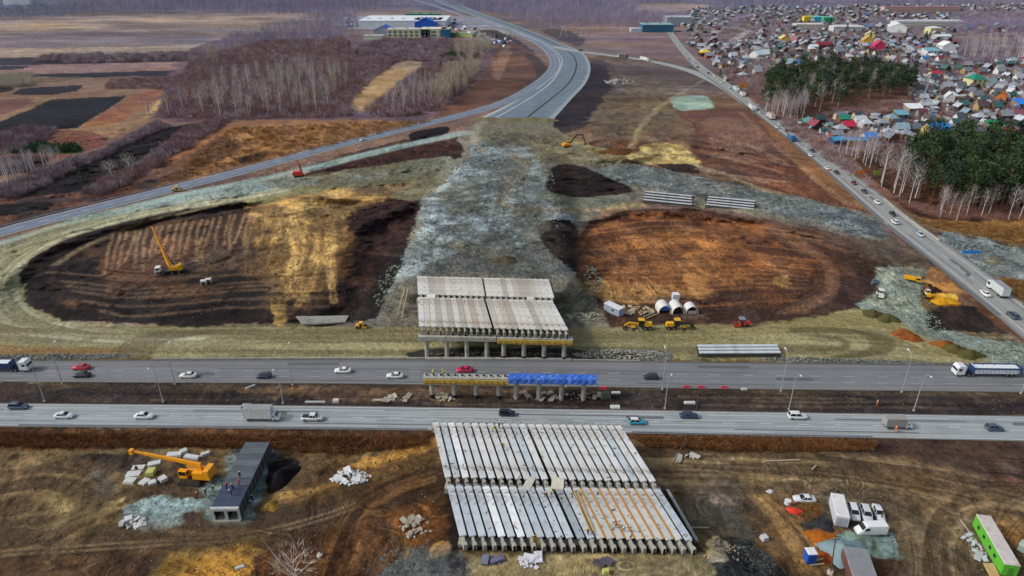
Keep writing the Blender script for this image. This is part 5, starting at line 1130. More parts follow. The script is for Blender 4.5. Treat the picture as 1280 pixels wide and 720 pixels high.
# ------------------------------------------------------------------ lamp posts, poles, barriers
galv = mat('galvanised_steel', (168, 178, 186), .45, metal=.2, var=.08)
def lamp_proto(arm):
    t = thing('street_lamp', 'x', 'street lamp', (0, 0, 0), 0, 'street lamps along the highway')
    m_ = MB(); m_.cyl((0, 0, 0), (0, 0, 9.6), .13, .07, n=10); m_.cyl((0, 0, 9.6), (0, arm * .5, 11.0), .07, .06, n=8); m_.cyl((0, arm * .5, 11.0), (0, arm * 1.9, 11.5), .06, .05, n=8); m_.build('pole', galv, t)
    m_ = MB(); m_.cyl((0, 0, 0), (0, 0, .35), .3, n=10); m_.build('base', conc2, t)
    m_ = MB(); m_.loft([[(-.1, arm * 1.8, 11.42), (.1, arm * 1.8, 11.42), (.1, arm * 1.8, 11.54), (-.1, arm * 1.8, 11.54)], [(-.2, arm * 2.2, 11.46), (.2, arm * 2.2, 11.46), (.18, arm * 2.2, 11.66), (-.18, arm * 2.2, 11.66)], [(-.14, arm * 2.7, 11.54), (.14, arm * 2.7, 11.54), (.12, arm * 2.7, 11.66), (-.12, arm * 2.7, 11.66)]]); m_.build('lamp_head', mat('lamp_head', (214, 220, 222), .4), t)
    return t
lf = lamp_proto(1); ln = lamp_proto(-1)
first = {1: lf, -1: ln}
spots_f = [(78, 479.5), (219, 480.5), (366, 481.5), (828, 487), (976, 489), (1127, 490.5), (-70, 479), (1276, 492)]
names_f = ['left of the dark and red cars', 'above the white saloon at left', 'beside the dark blue hatchback', 'right of the blue tarpaulin', 'by the stack of girders', 'above the graded curve', 'x', 'at the right edge of the picture']
spots_n = [(56, 502), (204, 503), (354, 504.5), (831, 511), (986, 512), (1142, 513.5)]
names_n = ['nearest the left edge', 'left of the box lorry', 'above the white pickup', 'beside the dark navy saloon', 'above the white off-road car', 'right of the road worker in orange']
for arm, sp, nm, wh in ((1, spots_f, names_f, 'far'), (-1, spots_n, names_n, 'near')):
    for i, ((x, y), n_) in enumerate(zip(sp, nm)):
        if n_ == 'x': continue
        p = at(x, y); lab = 'tall grey street lamp beside the %s carriageway, %s' % (wh, n_)
        if i == 0: o = first[arm]; o.location = p; o['label'] = lab
        else: copy_tree(first[arm], None, p, 0, lab)
wood = mat('weathered_pole', (96, 78, 58), .9)
def rod(name, label, cat, p0, p1, r, m_at, extra=None):
    t = thing(name, label, cat, p0); q = p1 - p0
    m_ = MB(); m_.cyl((0, 0, 0), q, r, r * .7, n=8); m_.build('pole', m_at, t)
    return t, q
for (x0, y0, x1, y1, h, lab) in ((1101, 650, 1115, 604, 9.5, 'dark leaning timber pole between the parked cars and the haul road'), (1038, 716, 1045, 670, 9, 'grey pole standing by the tarpaulin heap and the grey hut'),
                                 (400, 695, 406, 634, 10, 'thin timber pole on concrete foot beside the bare tree')):
    b0 = at(x0, y0); b1 = G(x1, y1, h); d = (b1 - b0); d = d * (min(h, d.length) / d.length)
    t, q = rod('utility_pole', lab, 'utility pole', b0, b0 + d, .13, wood)
    m_ = MB(); m_.bar(q * .95 + Vector((-.8, 0, 0)), q * .95 + Vector((.8, 0, 0)), .12); m_.build('crossarm', wood, t)
    m_ = MB(); m_.cyl((0, 0, -.2), (0, 0, .5), .7, .5, n=8); m_.build('footing', mat('white_footing', (196, 190, 178), .8), t)
b0 = at(852, 580); b1 = b0 + Vector((.3, 0, 8.5)); t, q = rod('tripod_pole', 'weathered timber A-frame pole beside the near deck right corner', 'utility pole', b0, b1, .13, wood)
m_ = MB(); m_.cyl((-2.0, 0, 0), (.2, 0, 7), .12, .1, n=8); m_.build('strut', wood, t)
for (x, y) in ((870, 513), (1012, 620)):
    b0 = at(x, y); rod('marker_post', 'short dark wooden post standing %s' % ('in the median left of the lamp' if x < 900 else 'on the haul road in front of the yard'), 'post', b0, b0 + Vector((0, 0, 6)), .1, wood)
# lattice mast in the village
b0 = G(1150, 136); t = thing('radio_mast', 'tall thin pale lattice mast rising beside the village plots', 'mast', b0)
for s in range(3):
    a_ = s * 2.094; m_ = MB(); m_.cyl((math.cos(a_) * .9, math.sin(a_) * .9, 0), (math.cos(a_) * .3 + 1.5, math.sin(a_) * .3, 26), .14, .1, n=6); m_.build('mast_leg', galv, t)
m_ = MB()
for k in range(16):
    f = k / 16; g = (k + 1) / 16
    for s in range(3):
        a_ = s * 2.094; c_ = (s + 1) * 2.094; r0 = .9 - .6 * f; r1 = .9 - .6 * g
        m_.bar((math.cos(a_) * r0 + 1.5 * f, math.sin(a_) * r0, 26 * f), (math.cos(c_) * r1 + 1.5 * g, math.sin(c_) * r1, 26 * g), .09)
m_.build('bracing', galv, t)
# guard rails
def guardrail(label, pts, h=.75, both=False, step=2.5):
    t = thing('guard_rail', label, 'guard rail', (0, 0, 0)); P = [Vector(p) for p in pts]
    m_ = MB()
    for a_, b_ in zip(P, P[1:]):
        m_.bar(a_ + Vector((0, 0, h)), b_ + Vector((0, 0, h)), .06, .32)
    m_.build('rail', galv, t); m_ = MB(); acc = 0
    posts = MB()
    for a_, b_ in zip(P, P[1:]):
        L = (b_ - a_).length; k = 0
        while k < L: q = a_.lerp(b_, k / L); posts.box(q.x - .06, q.x + .06, q.y - .05, q.y + .05, 0, h + .1); k += step
    o = posts.build('posts', galv, t); o['kind'] = 'stuff'; return t
guardrail('long steel guard rail along the lower edge of the near carriageway left of the deck', [G(x, y) for x, y in ((25, 534), (140, 535), (280, 536), (427, 538), (535, 539.5))])
guardrail('long steel guard rail along the lower edge of the near carriageway right of the deck', [G(x, y) for x, y in ((790, 543), (900, 545.5), (1000, 547), (1090, 549))])
A, B = A_CURVE
guardrail('steel guard rail on the outer side of the ring road', [a for i, a in enumerate(edges_from_centre(CV, 12.0)[0]) if i % 3 == 0 and 5 < i < 130], step=6)
guardrail('steel guard rail on the building site side of the ring road', [a for i, a in enumerate(edges_from_centre(CV, 12.0)[1]) if i % 3 == 0 and 5 < i < 105], step=6)
def blockwall(name, label, cat, pts, w, h, m_at):
    m_ = MB()
    for a_, b_ in zip(pts, pts[1:]): m_.bar(a_ + Vector((0, 0, h / 2)), b_ + Vector((0, 0, h / 2)), w, h)
    o = m_.build(name, m_at); return tag(o, label, cat)
blockwall('concrete_kerb', 'pale concrete kerb along the far side of the far carriageway, left stretch', 'kerb', [G(x, y) for x, y in ((192, 449.2), (427, 448.4), (530, 448.6))], .35, .45, conc2)
blockwall('concrete_barrier', 'low concrete plinth in front of the distant flyover columns', 'barrier', [G(x, y) for x, y in ((531, 449), (640, 449.4), (714, 450.2))], .9, .5, conc2)
blockwall('concrete_kerb', 'pale concrete kerb right of the distant flyover', 'kerb', [G(x, y) for x, y in ((715, 450.5), (800, 451.5))], .35, .35, conc2)
blockwall('roadside_wall', 'low grey roadside barrier on the village side of the slanting road', 'barrier', [G(x, y) for x, y in ((1104, 249), (1124, 266), (1150, 286), (1174, 302))], .5, .9, conc2)
# stock of girders
def stack(label, corners, n, layers=1, gr=None):
    """girders side by side: corners TL, TR, BL give the long way (TL>TR) and the width"""
    tl, tr, bl = [at(*c) for c in corners]; d = tr - tl; L = d.length; rz = math.atan2(d.y, d.x); wv = (bl - tl) / max(n - 1, 1)
    for k in range(n):
        p = tl + wv * k; t = thing('stored_girder', '%s, %s from the back' % (label, ORD[k]), 'girder', p, rz, gr)
        m_ = MB(); m_.box(.3, L - .3, -.6, .6, 1.35, 1.6); m_.build('slab', mat('girder_pale', (198, 204, 206), .8, var=.1, scale=.5, dirt=(120, 116, 108, .4)), t)
        m_ = MB(); m_.box(0, L, -.17, .17, .55, 1.36); m_.box(0, L, -.32, .32, .25, .6); m_.build('web', dark_conc, t)
        m_ = MB(); m_.box(1.2, 1.6, -.8, .8, 0, .25); m_.box(L - 1.6, L - 1.2, -.8, .8, 0, .25); m_.build('sleeper', wood, t)
stack('long pale girder stored beside the far carriageway', [(870, 438), (972, 437.5), (872, 446)], 3, gr='girders stored beside the far carriageway')
stack('pale girder in the left stack on the gravel bank', [(806, 243), (866, 246), (803, 253)], 4, gr='girders in the left stack on the gravel bank')
stack('pale girder in the right stack on the gravel bank', [(884, 249.5), (944, 257.5), (881, 259)], 4, gr='girders in the right stack on the gravel bank')

# ------------------------------------------------------------------ cabins, huts, culvert
def panelbox(name, label, cat, p, rz, L, W, H, rgb, roof, ribs=True, doors=(), wins=(), z0=0.15, group=None):
    """site cabin: ribbed walls, rolled roof, corner posts, doors (side, x) and windows (side, x)"""
    t = thing(name, label, cat, p, rz, group); wm = mat('wall_%d_%d_%d' % rgb, rgb, .6, var=.1, scale=.6, dirt=(110, 100, 86, .25)); rm = mat('roof_%d_%d_%d' % roof, roof, .7, var=.15, scale=.6, dirt=(120, 96, 84, .5))
    m_ = MB(); m_.box(-L / 2, L / 2, -W / 2, W / 2, z0, H)
    if ribs:
        k = -L / 2 + .25
        while k < L / 2 - .2:
            m_.box(k, k + .12, -W / 2 - .04, -W / 2 + .002, z0 + .1, H - .1); m_.box(k, k + .12, W / 2 - .002, W / 2 + .04, z0 + .1, H - .1); k += .34
    m_.build('wall', wm, t)
    m_ = MB(); m_.box(-L / 2 - .06, L / 2 + .06, -W / 2 - .06, W / 2 + .06, H, H + .12, tx=.1, ty=.1); m_.build('roof', rm, t)
    m_ = MB(); m_.box(-L / 2 + .1, L / 2 - .1, -W / 2 + .1, W / 2 - .1, 0, z0); m_.build('skid', under, t)
    for side, x in doors:
        m_ = MB(); 
        if side in (-1, 1): m_.box(x - .45, x + .45, side * W / 2 - .07, side * W / 2 + .07, z0 + .05, z0 + 2.05)
        else: s = 1 if side == 2 else -1; m_.box(s * L / 2 - .06, s * L / 2 + .06, x - .45, x + .45, z0 + .05, z0 + 2.05)
        d_ = m_.build('door', mat('door_%d_%d_%d' % rgb, tuple(int(c * .8) for c in rgb), .5), t)
    for side, x in wins:
        m_ = MB(); m_.box(x - .4, x + .4, side * W / 2 - .09, side * W / 2 + .09, z0 + 1.1, z0 + 1.8); f_ = m_.build('window', mat('win_frame', (80, 84, 84), .5), t)
        m_ = MB(); m_.box(x - .32, x + .32, side * W / 2 - .1, side * W / 2 + .1, z0 + 1.17, z0 + 1.73); m_.build('pane', glass, f_)
    return t
rzc = face(1043, 622, 1050, 650)
panelbox('site_cabin', 'white shipping container cabin left of the three parked cars', 'cabin', at(1047, 644), rzc, 6.6, 2.5, 2.7, (214, 218, 224), (226, 224, 220), doors=((2, -.5), (2, .5)))
panelbox('site_cabin', 'pale blue grey steel container near the distant flyover', 'cabin', at(767, 391), face(758, 386, 777, 395), 6.4, 2.5, 2.7, (176, 190, 206), (226, 228, 228), wins=((-1, .6),))
panelbox('long_site_cabin', 'long bright green site cabin with a rusty pale roof at the right edge', 'cabin', at(1241, 688), face(1224, 658, 1257, 716), 12.4, 2.6, 2.9, (100, 190, 52), (206, 196, 190), wins=((-1, -4.0), (-1, -1.6), (-1, 1.0), (-1, 3.0)), doors=((2, 0),))
panelbox('portable_toilet', 'small blue cabin with a white roof left of the tarpaulin heap', 'portable toilet', at(1011, 701), .05, 1.7, 1.7, 2.5, (26, 96, 200), (232, 232, 230), doors=((-1, 0),))
panelbox('grey_hut', 'grey hut with a torn grey roof at the lower edge behind the tarpaulin heap', 'hut', at(1072, 718), face(1060, 705, 1068, 730), 7.6, 4.2, 2.6, (112, 72, 64), (138, 140, 142), ribs=False)
panelbox('grey_box', 'grey green metal box at the right edge beside the green cabin', 'box', at(1284, 691), -.9, 3.0, 1.8, 1.6, (150, 170, 160), (176, 190, 180), ribs=False)
# box culvert
cz = 3.5; ctl, ctr, cbl, cbr = G(307, 551, cz), G(337.5, 552, cz), G(265, 633, cz), G(297.5, 634, cz)
ax = ((ctl + ctr) / 2 - (cbl + cbr) / 2); Lc = ax.length; rz = math.atan2(ax.y, ax.x); Wc = ((ctr - ctl).length + (cbr - cbl).length) / 2 * .97; o0 = (cbl + cbr) / 2
t = thing('box_culvert', 'long two-cell concrete box culvert with a dark slab roof in the left yard', 'culvert', (o0.x, o0.y, 0), rz)
cm = mat('culvert_roof', (84, 92, 98), .8, var=.25, scale=.5, dirt=(56, 62, 76, .8), bump=.2)
m_ = MB(); m_.box(0, Lc, -Wc / 2, -Wc / 2 + .35, -.1, cz - .3); m_.box(0, Lc, Wc / 2 - .35, Wc / 2, -.1, cz - .3); m_.box(0, Lc, -.2, .2, -.1, cz - .3); m_.build('wall', mat('culvert_wall', (58, 58, 60), .85, var=.2), t)
m_ = MB(); m_.box(-.6, Lc, -Wc / 2, Wc / 2, -.15, .25); m_.build('floor_slab', conc2, t)
k = 0; n_ = 0
while k < Lc - .4:
    wdt = 2.0; tone = [(92, 100, 104), (84, 92, 98), (98, 104, 108), (76, 84, 92)][n_ % 4]
    if k < 5.5: tone = (56, 66, 92)
    m_ = MB(); m_.box(k + .03, min(k + wdt, Lc) - .03, -Wc / 2 - .1, Wc / 2 + .1, cz - .3, cz + (.0 if n_ % 2 else .03)); m_.build('roof_slab', mat('cslab_%d_%d_%d' % tone, tone, .8, var=.2, scale=.7, dirt=(50, 54, 62, .6)), t); k += wdt; n_ += 1
m_ = MB(); m_.box(-.7, -.05, -Wc / 2 - .15, Wc / 2 + .15, cz - .5, cz + .1); m_.box(-.35, -.05, -Wc / 2 - .15, -Wc / 2 + .3, .2, cz - .5); m_.box(-.35, -.05, Wc / 2 - .3, Wc / 2 + .15, .2, cz - .5); m_.box(-.35, -.05, -.3, .3, .2, cz - .5); m_.build('portal', mat('portal_pale', (190, 192, 190), .75, var=.2, dirt=(110, 104, 96, .6)), t)
m_ = MB()
for s in (-1, 1):
    k = 1.0
    while k < Lc - 1: m_.box(k, k + .5, s * Wc / 2 - .1 if s > 0 else s * Wc / 2 - .08, s * Wc / 2 + (.08 if s > 0 else .1), .2, cz - .35); k += 2.0
m_.build('wall_rib', mat('culvert_rib', (96, 98, 98), .8), t)
# ------------------------------------------------------------------ heaps, slabs, rubble, tarps
def heap(name, label, cat, px, py, w, d, h, m_at, rz=0, seed=1, sharp=1.0, kind=None):
    rg = random.Random(seed); n, q = 36, 12; vs = [(0, 0, h)]; fs = []
    for j in range(1, q + 1):
        r = j / q
        for i in range(n):
            a_ = 2 * math.pi * i / n; wob = 1 + .16 * math.sin(3 * a_ + seed) + .09 * math.sin(5 * a_ + 2 * seed) + rg.uniform(-.05, .05)
            z = h * (max(0, 1 - r ** (1.1 * sharp))) + rg.uniform(-.05, .05) * h * (r < .95)
            vs.append((math.cos(a_) * w / 2 * r * wob, math.sin(a_) * d / 2 * r * wob, z - (.15 if j == q else 0)))
    for i in range(n): fs.append((0, 1 + i, 1 + (i + 1) % n))
    for j in range(q - 1):
        for i in range(n): a_ = 1 + j * n + i; b_ = 1 + j * n + (i + 1) % n; fs.append((a_, a_ + n, b_ + n, b_))
    m_ = MB(); m_.add(vs, fs); o = m_.build(name, m_at, smooth=True); o.location = at(px, py); o.rotation_euler = (0, 0, rz); return tag(o, label, cat)
def earth(r, g, b): return mat('earth_%d_%d_%d' % (r, g, b), (r, g, b), .95, var=.3, scale=1.3, bump=.8, spec=.1)
heap('gravel_heap', 'dark olive gravel heap, upper one of the pair on the graded curve', 'heap', 1091, 393, 7, 5, 1.8, earth(84, 78, 48), seed=2)
heap('gravel_heap', 'dark olive gravel heap, lower one of the upper pair', 'heap', 1110, 399, 7.5, 5.5, 1.9, earth(84, 80, 50), seed=3)
heap('sand_heap', 'orange brown sand heap, upper of the touching orange pair', 'heap', 1129, 417, 7, 5, 1.6, earth(138, 84, 42), seed=4)
heap('sand_heap', 'orange brown sand heap, lower of the touching orange pair', 'heap', 1139, 423, 7, 4.5, 1.6, earth(134, 78, 40), seed=5)
heap('sand_heap', 'orange sand heap at the head of the two olive heaps', 'heap', 1179, 431, 7, 4.5, 1.6, earth(138, 84, 42), seed=6)
heap('gravel_heap', 'olive gravel heap between the orange heap and another olive one', 'heap', 1192, 437, 7, 5, 1.7, earth(90, 84, 46), seed=7)
heap('gravel_heap', 'olive gravel heap nearest the long blue tipper lorry', 'heap', 1212, 444, 8, 5, 1.9, earth(84, 80, 46), seed=8)
heap('sand_heap', 'bright yellow sand heap beside the slanting road', 'heap', 1180, 376, 9, 6, 1.2, earth(206, 150, 36), seed=9)
heap('soil_heap', 'small dark brown soil heap beside the white roofed loader', 'heap', 1168, 363, 4.5, 4, 1.4, earth(54, 34, 28), seed=10)
heap('soil_heap', 'black soil heap right of the culvert', 'heap', 352, 598, 5.5, 9, 2.2, earth(30, 26, 28), rz=-.4, seed=11)
heap('coal_heap', 'small black coal heap left of the white container cabin', 'heap', 1029, 657, 4.6, 4, .9, earth(54, 56, 60), seed=12)
heap('soil_heap', 'orange soil heap beside the tarpaulin heap', 'heap', 1026, 672, 6, 4.5, .8, earth(172, 98, 34), seed=13)
heap('gravel_heap', 'pale sandy mound in the blue gravel right of the slanting road', 'heap', 1242, 327, 5, 3.6, 1.0, earth(130, 122, 100), seed=14)
heap('soil_heap', 'rusty soil heap between the blue cabin and the orange soil', 'heap', 1031, 697, 4.5, 4, .7, earth(150, 78, 30), seed=15)
heap('soil_mound', 'yellow clay mound with white splinters right of the culvert', 'heap', 339, 633, 4, 3.4, 1.1, earth(140, 110, 54), seed=16)
heap('soil_mound', 'brown earth mound on top of the embankment behind the distant flyover', 'heap', 632, 326, 9, 6, 1.8, earth(84, 76, 58), seed=17)
heap('soil_mound', 'low brown scrub covered mound by the excavator on the embankment', 'heap', 772, 190, 18, 12, 2.0, earth(98, 64, 40), seed=18)
heap('tarpaulin_heap', 'grey blue tarpaulin covered heap behind the grey hut', 'heap', 1052, 690, 9, 8, 2.2, mat('grey_tarp', (126, 150, 154), .6, var=.12, scale=.6, bump=.5), seed=19, sharp=.9)
heap('red_tarpaulin', 'crumpled bright red tarpaulin beside the parked silver saloon', 'tarpaulin', 992, 639, 3.4, 2.4, .6, mat('red_tarp', (226, 52, 28), .5, var=.25, scale=1.8, bump=.9), seed=20)
def chunk(rg, s):
    import bmesh
    bm = bmesh.new(); bmesh.ops.create_icosphere(bm, subdivisions=1, radius=s)
    for v in bm.verts: v.co *= rg.uniform(.6, 1.2)
    for v in bm.verts: v.co.z *= .6
    vs = [tuple(v.co) for v in bm.verts]; fs = [tuple(w_.index for w_ in f.verts) for f in bm.faces]; bm.free(); return vs, fs
def rubble(label, px, py, w, d, n, rgb, smin=.2, smax=.7, seed=1, slabs=0, name='rubble_heap', dark=None):
    rg = random.Random(seed); m_ = MB()
    for k in range(n):
        vs, fs = chunk(rg, rg.uniform(smin, smax)); r = math.sqrt(rg.random()); a_ = rg.uniform(0, 6.28); x = math.cos(a_) * r * w / 2; y = math.sin(a_) * r * d / 2; z = rg.uniform(0, 1) * (1 - r) * min(w, d) * .18 + .1
        m_.add([(x + p[0], y + p[1], z + p[2]) for p in vs], fs)
    for k in range(slabs):
        Rm = Matrix.Rotation(rg.uniform(0, 3), 3, 'Z') @ Matrix.Rotation(rg.uniform(-.3, .3), 3, 'X'); x = rg.uniform(-w / 2, w / 2); y = rg.uniform(-d / 2, d / 2); s = rg.uniform(.5, 1.3)
        m_.box(x - s, x + s, y - s * .6, y + s * .6, .3, .5, rot=Rm)
    o = m_.build(name, mat('rub_%d_%d_%d' % rgb, rgb, .85, var=.25, scale=1.2)); o.location = at(px, py); tag(o, label, 'rubble', kind='stuff'); return o
rubble('broken white concrete rubble on the left yard slope', 438, 597, 9, 4.6, 130, (206, 208, 206), .15, .5, 1, 6)
rubble('grey rubble with tilted slabs on the rutted slope', 519, 660, 7, 5, 30, (160, 150, 134), .25, .7, 2, 5)
rubble('white concrete scraps beside the blue gravel patch', 168, 654, 5, 2.6, 14, (190, 190, 186), .2, .7, 3, 3)
rubble('pale rubble scattered right of the distant flyover', 730, 396, 12, 5, 70, (166, 160, 142), .2, .6, 4, 5)
rubble('cream rubble between the container and the white arches', 798, 388, 10, 6, 60, (176, 162, 132), .2, .6, 5, 8)
rubble('grey concrete lumps on the dark soil by the road junction', 775, 103, 26, 22, 60, (156, 152, 150), .7, 2.0, 6, 6)
rubble('white rubble on the median beside the left columns', 557, 498, 5, 3, 30, (176, 164, 142), .15, .5, 7, 3)
rubble('site litter under the blue tarpaulin', 700, 496, 24, 3.0, 70, (150, 140, 126), .1, .3, 8, 14)
rubble('litter of boards and bags left of the median bent', 493, 499, 7, 2.4, 20, (170, 160, 144), .1, .4, 9, 8)
rubble('white bags and bundles below the near deck', 664, 703, 4.4, 3, 26, (206, 204, 208), .2, .5, 10, 4)
rubble('violet grey bundles below the near deck', 617, 701, 3.0, 2, 16, (108, 108, 132), .2, .4, 11, 3)
rubble('dark scrap below the near deck right of the middle', 752, 703, 3, 1.6, 14, (84, 76, 86), .15, .35, 12, 3)
rubble('mixed white scrap beside the green cabin', 1219, 684, 2.6, 6.5, 44, (190, 194, 196), .12, .4, 13, 6)
rubble('pale stones by the right corner of the near flyover', 858, 571, 4, 2, 12, (196, 192, 180), .2, .5, 14, 2)
rubble('grey stone strip under the distant flyover edge', 622, 444, 40, 3.5, 260, (126, 122, 110), .12, .42, 15)
rubble('grey stone pitching left of the crossing track', 774, 443, 26, 5, 320, (146, 146, 134), .15, .5, 16)
rubble('stone pitching beside the left haul road', 64, 446, 34, 3.2, 240, (132, 134, 122), .12, .4, 17)
rubble('stones beside the stored girders', 1010, 450, 36, 2.2, 150, (128, 132, 120), .12, .4, 18)
rubble('pale boulders on the gravel bank by the slanting road', 1062, 282, 34, 10, 140, (136, 148, 146), .25, .9, 19)
rubble('stones on the upper gravel bank', 960, 252, 60, 9, 220, (126, 132, 122), .2, .7, 20)
rubble('stones on the embankment side above the container', 735, 350, 10, 24, 160, (124, 130, 118), .15, .5, 21)
rubble('stones on the left embankment shoulder', 492, 356, 12, 34, 200, (122, 130, 122), .15, .5, 22)
rubble('crushed stone right of the slanting road', 1230, 312, 26, 12, 160, (136, 152, 146), .15, .5, 23)
rubble('crushed stone on the ramp by the junction', 1150, 400, 12, 18, 120, (140, 152, 136), .12, .4, 24)
rubble('crushed stone at the corner by the tipper lorry', 1250, 444, 22, 8, 160, (136, 148, 132), .12, .4, 25)
rubble('dark gravel below the left corner of the near deck', 520, 702, 14, 7, 260, (100, 106, 102), .08, .28, 26)
rubble('dark gravel right of the near deck', 930, 704, 12, 8, 240, (78, 82, 80), .08, .28, 27)
rubble('small stones on the concrete sand beside the near deck', 900, 690, 8, 5, 60, (150, 140, 112), .08, .3, 28)
slabm = mat('site_slab', (204, 206, 202), .8, var=.15, dirt=(116, 110, 98, .5)); slaby = mat('yellow_slab', (196, 196, 110), .7, dirt=(120, 110, 70, .5))
for i, (px, py, w_, d_, rz, hh, yel, lab) in enumerate(((173, 585.5, 3.4, 2.0, .1, .5, 0, 'back left slab of the group under the boom'), (167, 594, 3.8, 2.4, .1, .6, 0, 'wide white slab in the middle of the group'), (163, 602, 3.0, 2.2, -.1, .7, 0, 'slab at the lower left of the group'),
     (189, 591.5, 2.2, 2.4, .05, 1.1, 1, 'yellow green crate standing among the slabs'), (181, 603, 2.2, 2.4, -.4, .6, 0, 'grey slab pair member below the yellow crate, left'), (190.5, 604, 2.0, 1.8, .5, .6, 0, 'pale slab below the yellow crate, right'),
     (193, 580, 3.4, 1.9, .35, .5, 0, 'pale slab behind the yellow crate'), (218, 569, 4.0, 2.0, .1, .6, 0, 'beige slab stack behind the crane'), (230, 566, 2.0, 1.6, .7, 1.0, 0, 'tilted white slab behind the crane boom'), (240, 572, 4.4, 1.6, -.2, .6, 0, 'white slab heap behind the crane boom'), (257, 569, 2.4, 1.2, .6, .9, 0, 'pale slab near the crane counterweight'), (204, 600, 2.2, 2.0, -.7, .9, 0, 'brown concrete block left of the crane track'),
     (521, 650, 2.6, 2.4, .6, .35, 0, 'square beige slab lying at the rubble'), (161.5, 652, 2.0, 2.0, .5, 1.3, 0, 'white cube shaped block beside the blue gravel'), (174, 657, 2.4, 1.6, .8, .3, 0, 'cream board beside the white block'), (300, 709, 2, 1, .4, .3, 0, 'small pale board on the yellow clay'),
     (955, 674, 1.6, 1.6, .3, 1.0, 0, 'small cream block on the rutted ground right of the near deck'), (962, 615, 1.6, 1.4, .5, .3, 0, 'small square board near the haul road'), (757, 716, 1.4, 1.2, .1, .9, 0, 'yellow box at the lower edge below the near deck'), (769, 509, 3.0, 1.8, 0, .35, 0, 'white slab on the median right of the blue tarpaulin'), (770, 491, 2.8, 1.2, 0, .3, 0, 'white slab further back on the median'),
     (480, 500.5, 7, .5, -.0, .5, 0, 'long pale beam on the median left of the bent'), (394, 503, 6.4, .6, 0, .5, 0, 'pale sleeper on the median beside the lamp'), (420, 502, 2.0, 1.4, 0, .8, 0, 'block on the median at the end of the sleeper'), (313, 483.5, 3.2, .6, .7, .3, 0, 'slanting white board on the median'),
     (930, 487, 2, .8, 0, .5, 0, 'small white bag on the median'), (862, 504, 3.4, 1.2, 0, .5, 0, 'white slab by the marker post on the median'))):
    m_ = MB(); p = at(px, py); tilt = Matrix.Rotation(.12 if i in (8, 10) else 0, 3, 'X')
    m_.box(-w_ / 2, w_ / 2, -d_ / 2, d_ / 2, 0, hh * .48, tx=.03, ty=.03, rot=tilt); m_.box(-w_ / 2 + .12, w_ / 2 - .05, -d_ / 2 + .08, d_ / 2 - .1, hh * .5, hh, tx=.03, ty=.03, rot=tilt)
    o = m_.build('concrete_slab', slaby if yel or i == 18 else slabm); o.location = p; o.scale = (.82,) * 3; o.rotation_euler = (0, 0, rz); tag(o, lab, 'slab')
# big pale apron slab and other flat things
m_ = MB(); P = [at(x, y) for x, y in ((370, 397), (436, 396), (432, 404), (378, 407))]; m_.add([(p.x, p.y, p.z + .04) for p in P] + [(p.x, p.y, p.z + .5) for p in P], [(4, 5, 6, 7), (0, 1, 5, 4), (1, 2, 6, 5), (2, 3, 7, 6), (3, 0, 4, 7)]); o = m_.build('culvert_apron', conc2); tag(o, 'pale concrete apron slab at the foot of the left loop', 'apron')
for s in (0, 1):
    m_ = MB(); m_.box(-1.6, -1.2, -1.5, 1.5, 0, 2); m_.box(1.2, 1.6, -1.5, 1.5, 0, 2); m_.box(-1.6, 1.6, -1.5, 1.5, 2, 2.4); o = m_.build('culvert_ring', mat('ring_pale', (206, 204, 200), .8)); o.location = at(255 + s * 6, 355 - s * 2); o.rotation_euler = (0, 0, .25); o.scale = (.6,) * 3; tag(o, 'white concrete frame lying on the dark slope, %s of two' % ('left' if s == 0 else 'right'), 'culvert ring')
m_ = MB(); m_.box(-6, 6, -.12, .12, 3.0, 5.2); m_.box(-5, -4.8, -.08, .08, 0, 3.0); m_.box(4.8, 5, -.08, .08, 0, 3.0); t = m_.build('blue_signboard', mat('sign_blue', (26, 140, 222), .5)); t.scale = (.55,) * 3; t.location = at(1212, 322); tag(t, 'bright blue road sign board on two legs right of the slanting road', 'road sign')
for (px, py, rgb, w_, lab) in ((1075, 221, (222, 128, 24), 3.4, 'orange warning board at the edge of the birches'), (929, 112, (222, 138, 24), 7, 'orange kiosk beside the queue at the junction'), (1035, 216, (226, 120, 30), 1.4, 'small orange marker beside the slanting road'), (1095, 221, (128, 160, 60), 3, 'green and yellow board behind the orange one'), (1100, 240, (214, 60, 70), 1.2, 'small red and white sign on the verge')):
    t = thing('warning_sign', lab, 'sign', at(px, py)); m_ = MB(); m_.box(-w_ / 2, w_ / 2, -.15, .15, 1.2, 1.2 + w_ * .6); m_.build('board', mat('sgn_%d_%d_%d' % rgb, rgb, .5), t)
    m_ = MB(); m_.box(-w_ * .3, -w_ * .3 + .12, -.06, .06, 0, 1.2); m_.build('leg', galv, t); m_ = MB(); m_.box(w_ * .3 - .12, w_ * .3, -.06, .06, 0, 1.2); m_.build('leg', galv, t)
for (px, py) in ((1207, 352), (1226, 345)):
    t = thing('road_sign', 'small grey backed road sign %s' % ('left of the slanting road' if px < 1215 else 'right of the slanting road near the box lorry'), 'road sign', at(px, py)); m_ = MB(); m_.cyl((0, 0, 0), (0, 0, 3.4), .06, n=6); m_.build('post', galv, t); m_ = MB(); m_.box(-.8, .8, -.12, -.06, 2.0, 3.4); m_.build('plate', mat('sign_back', (126, 150, 160), .5), t)
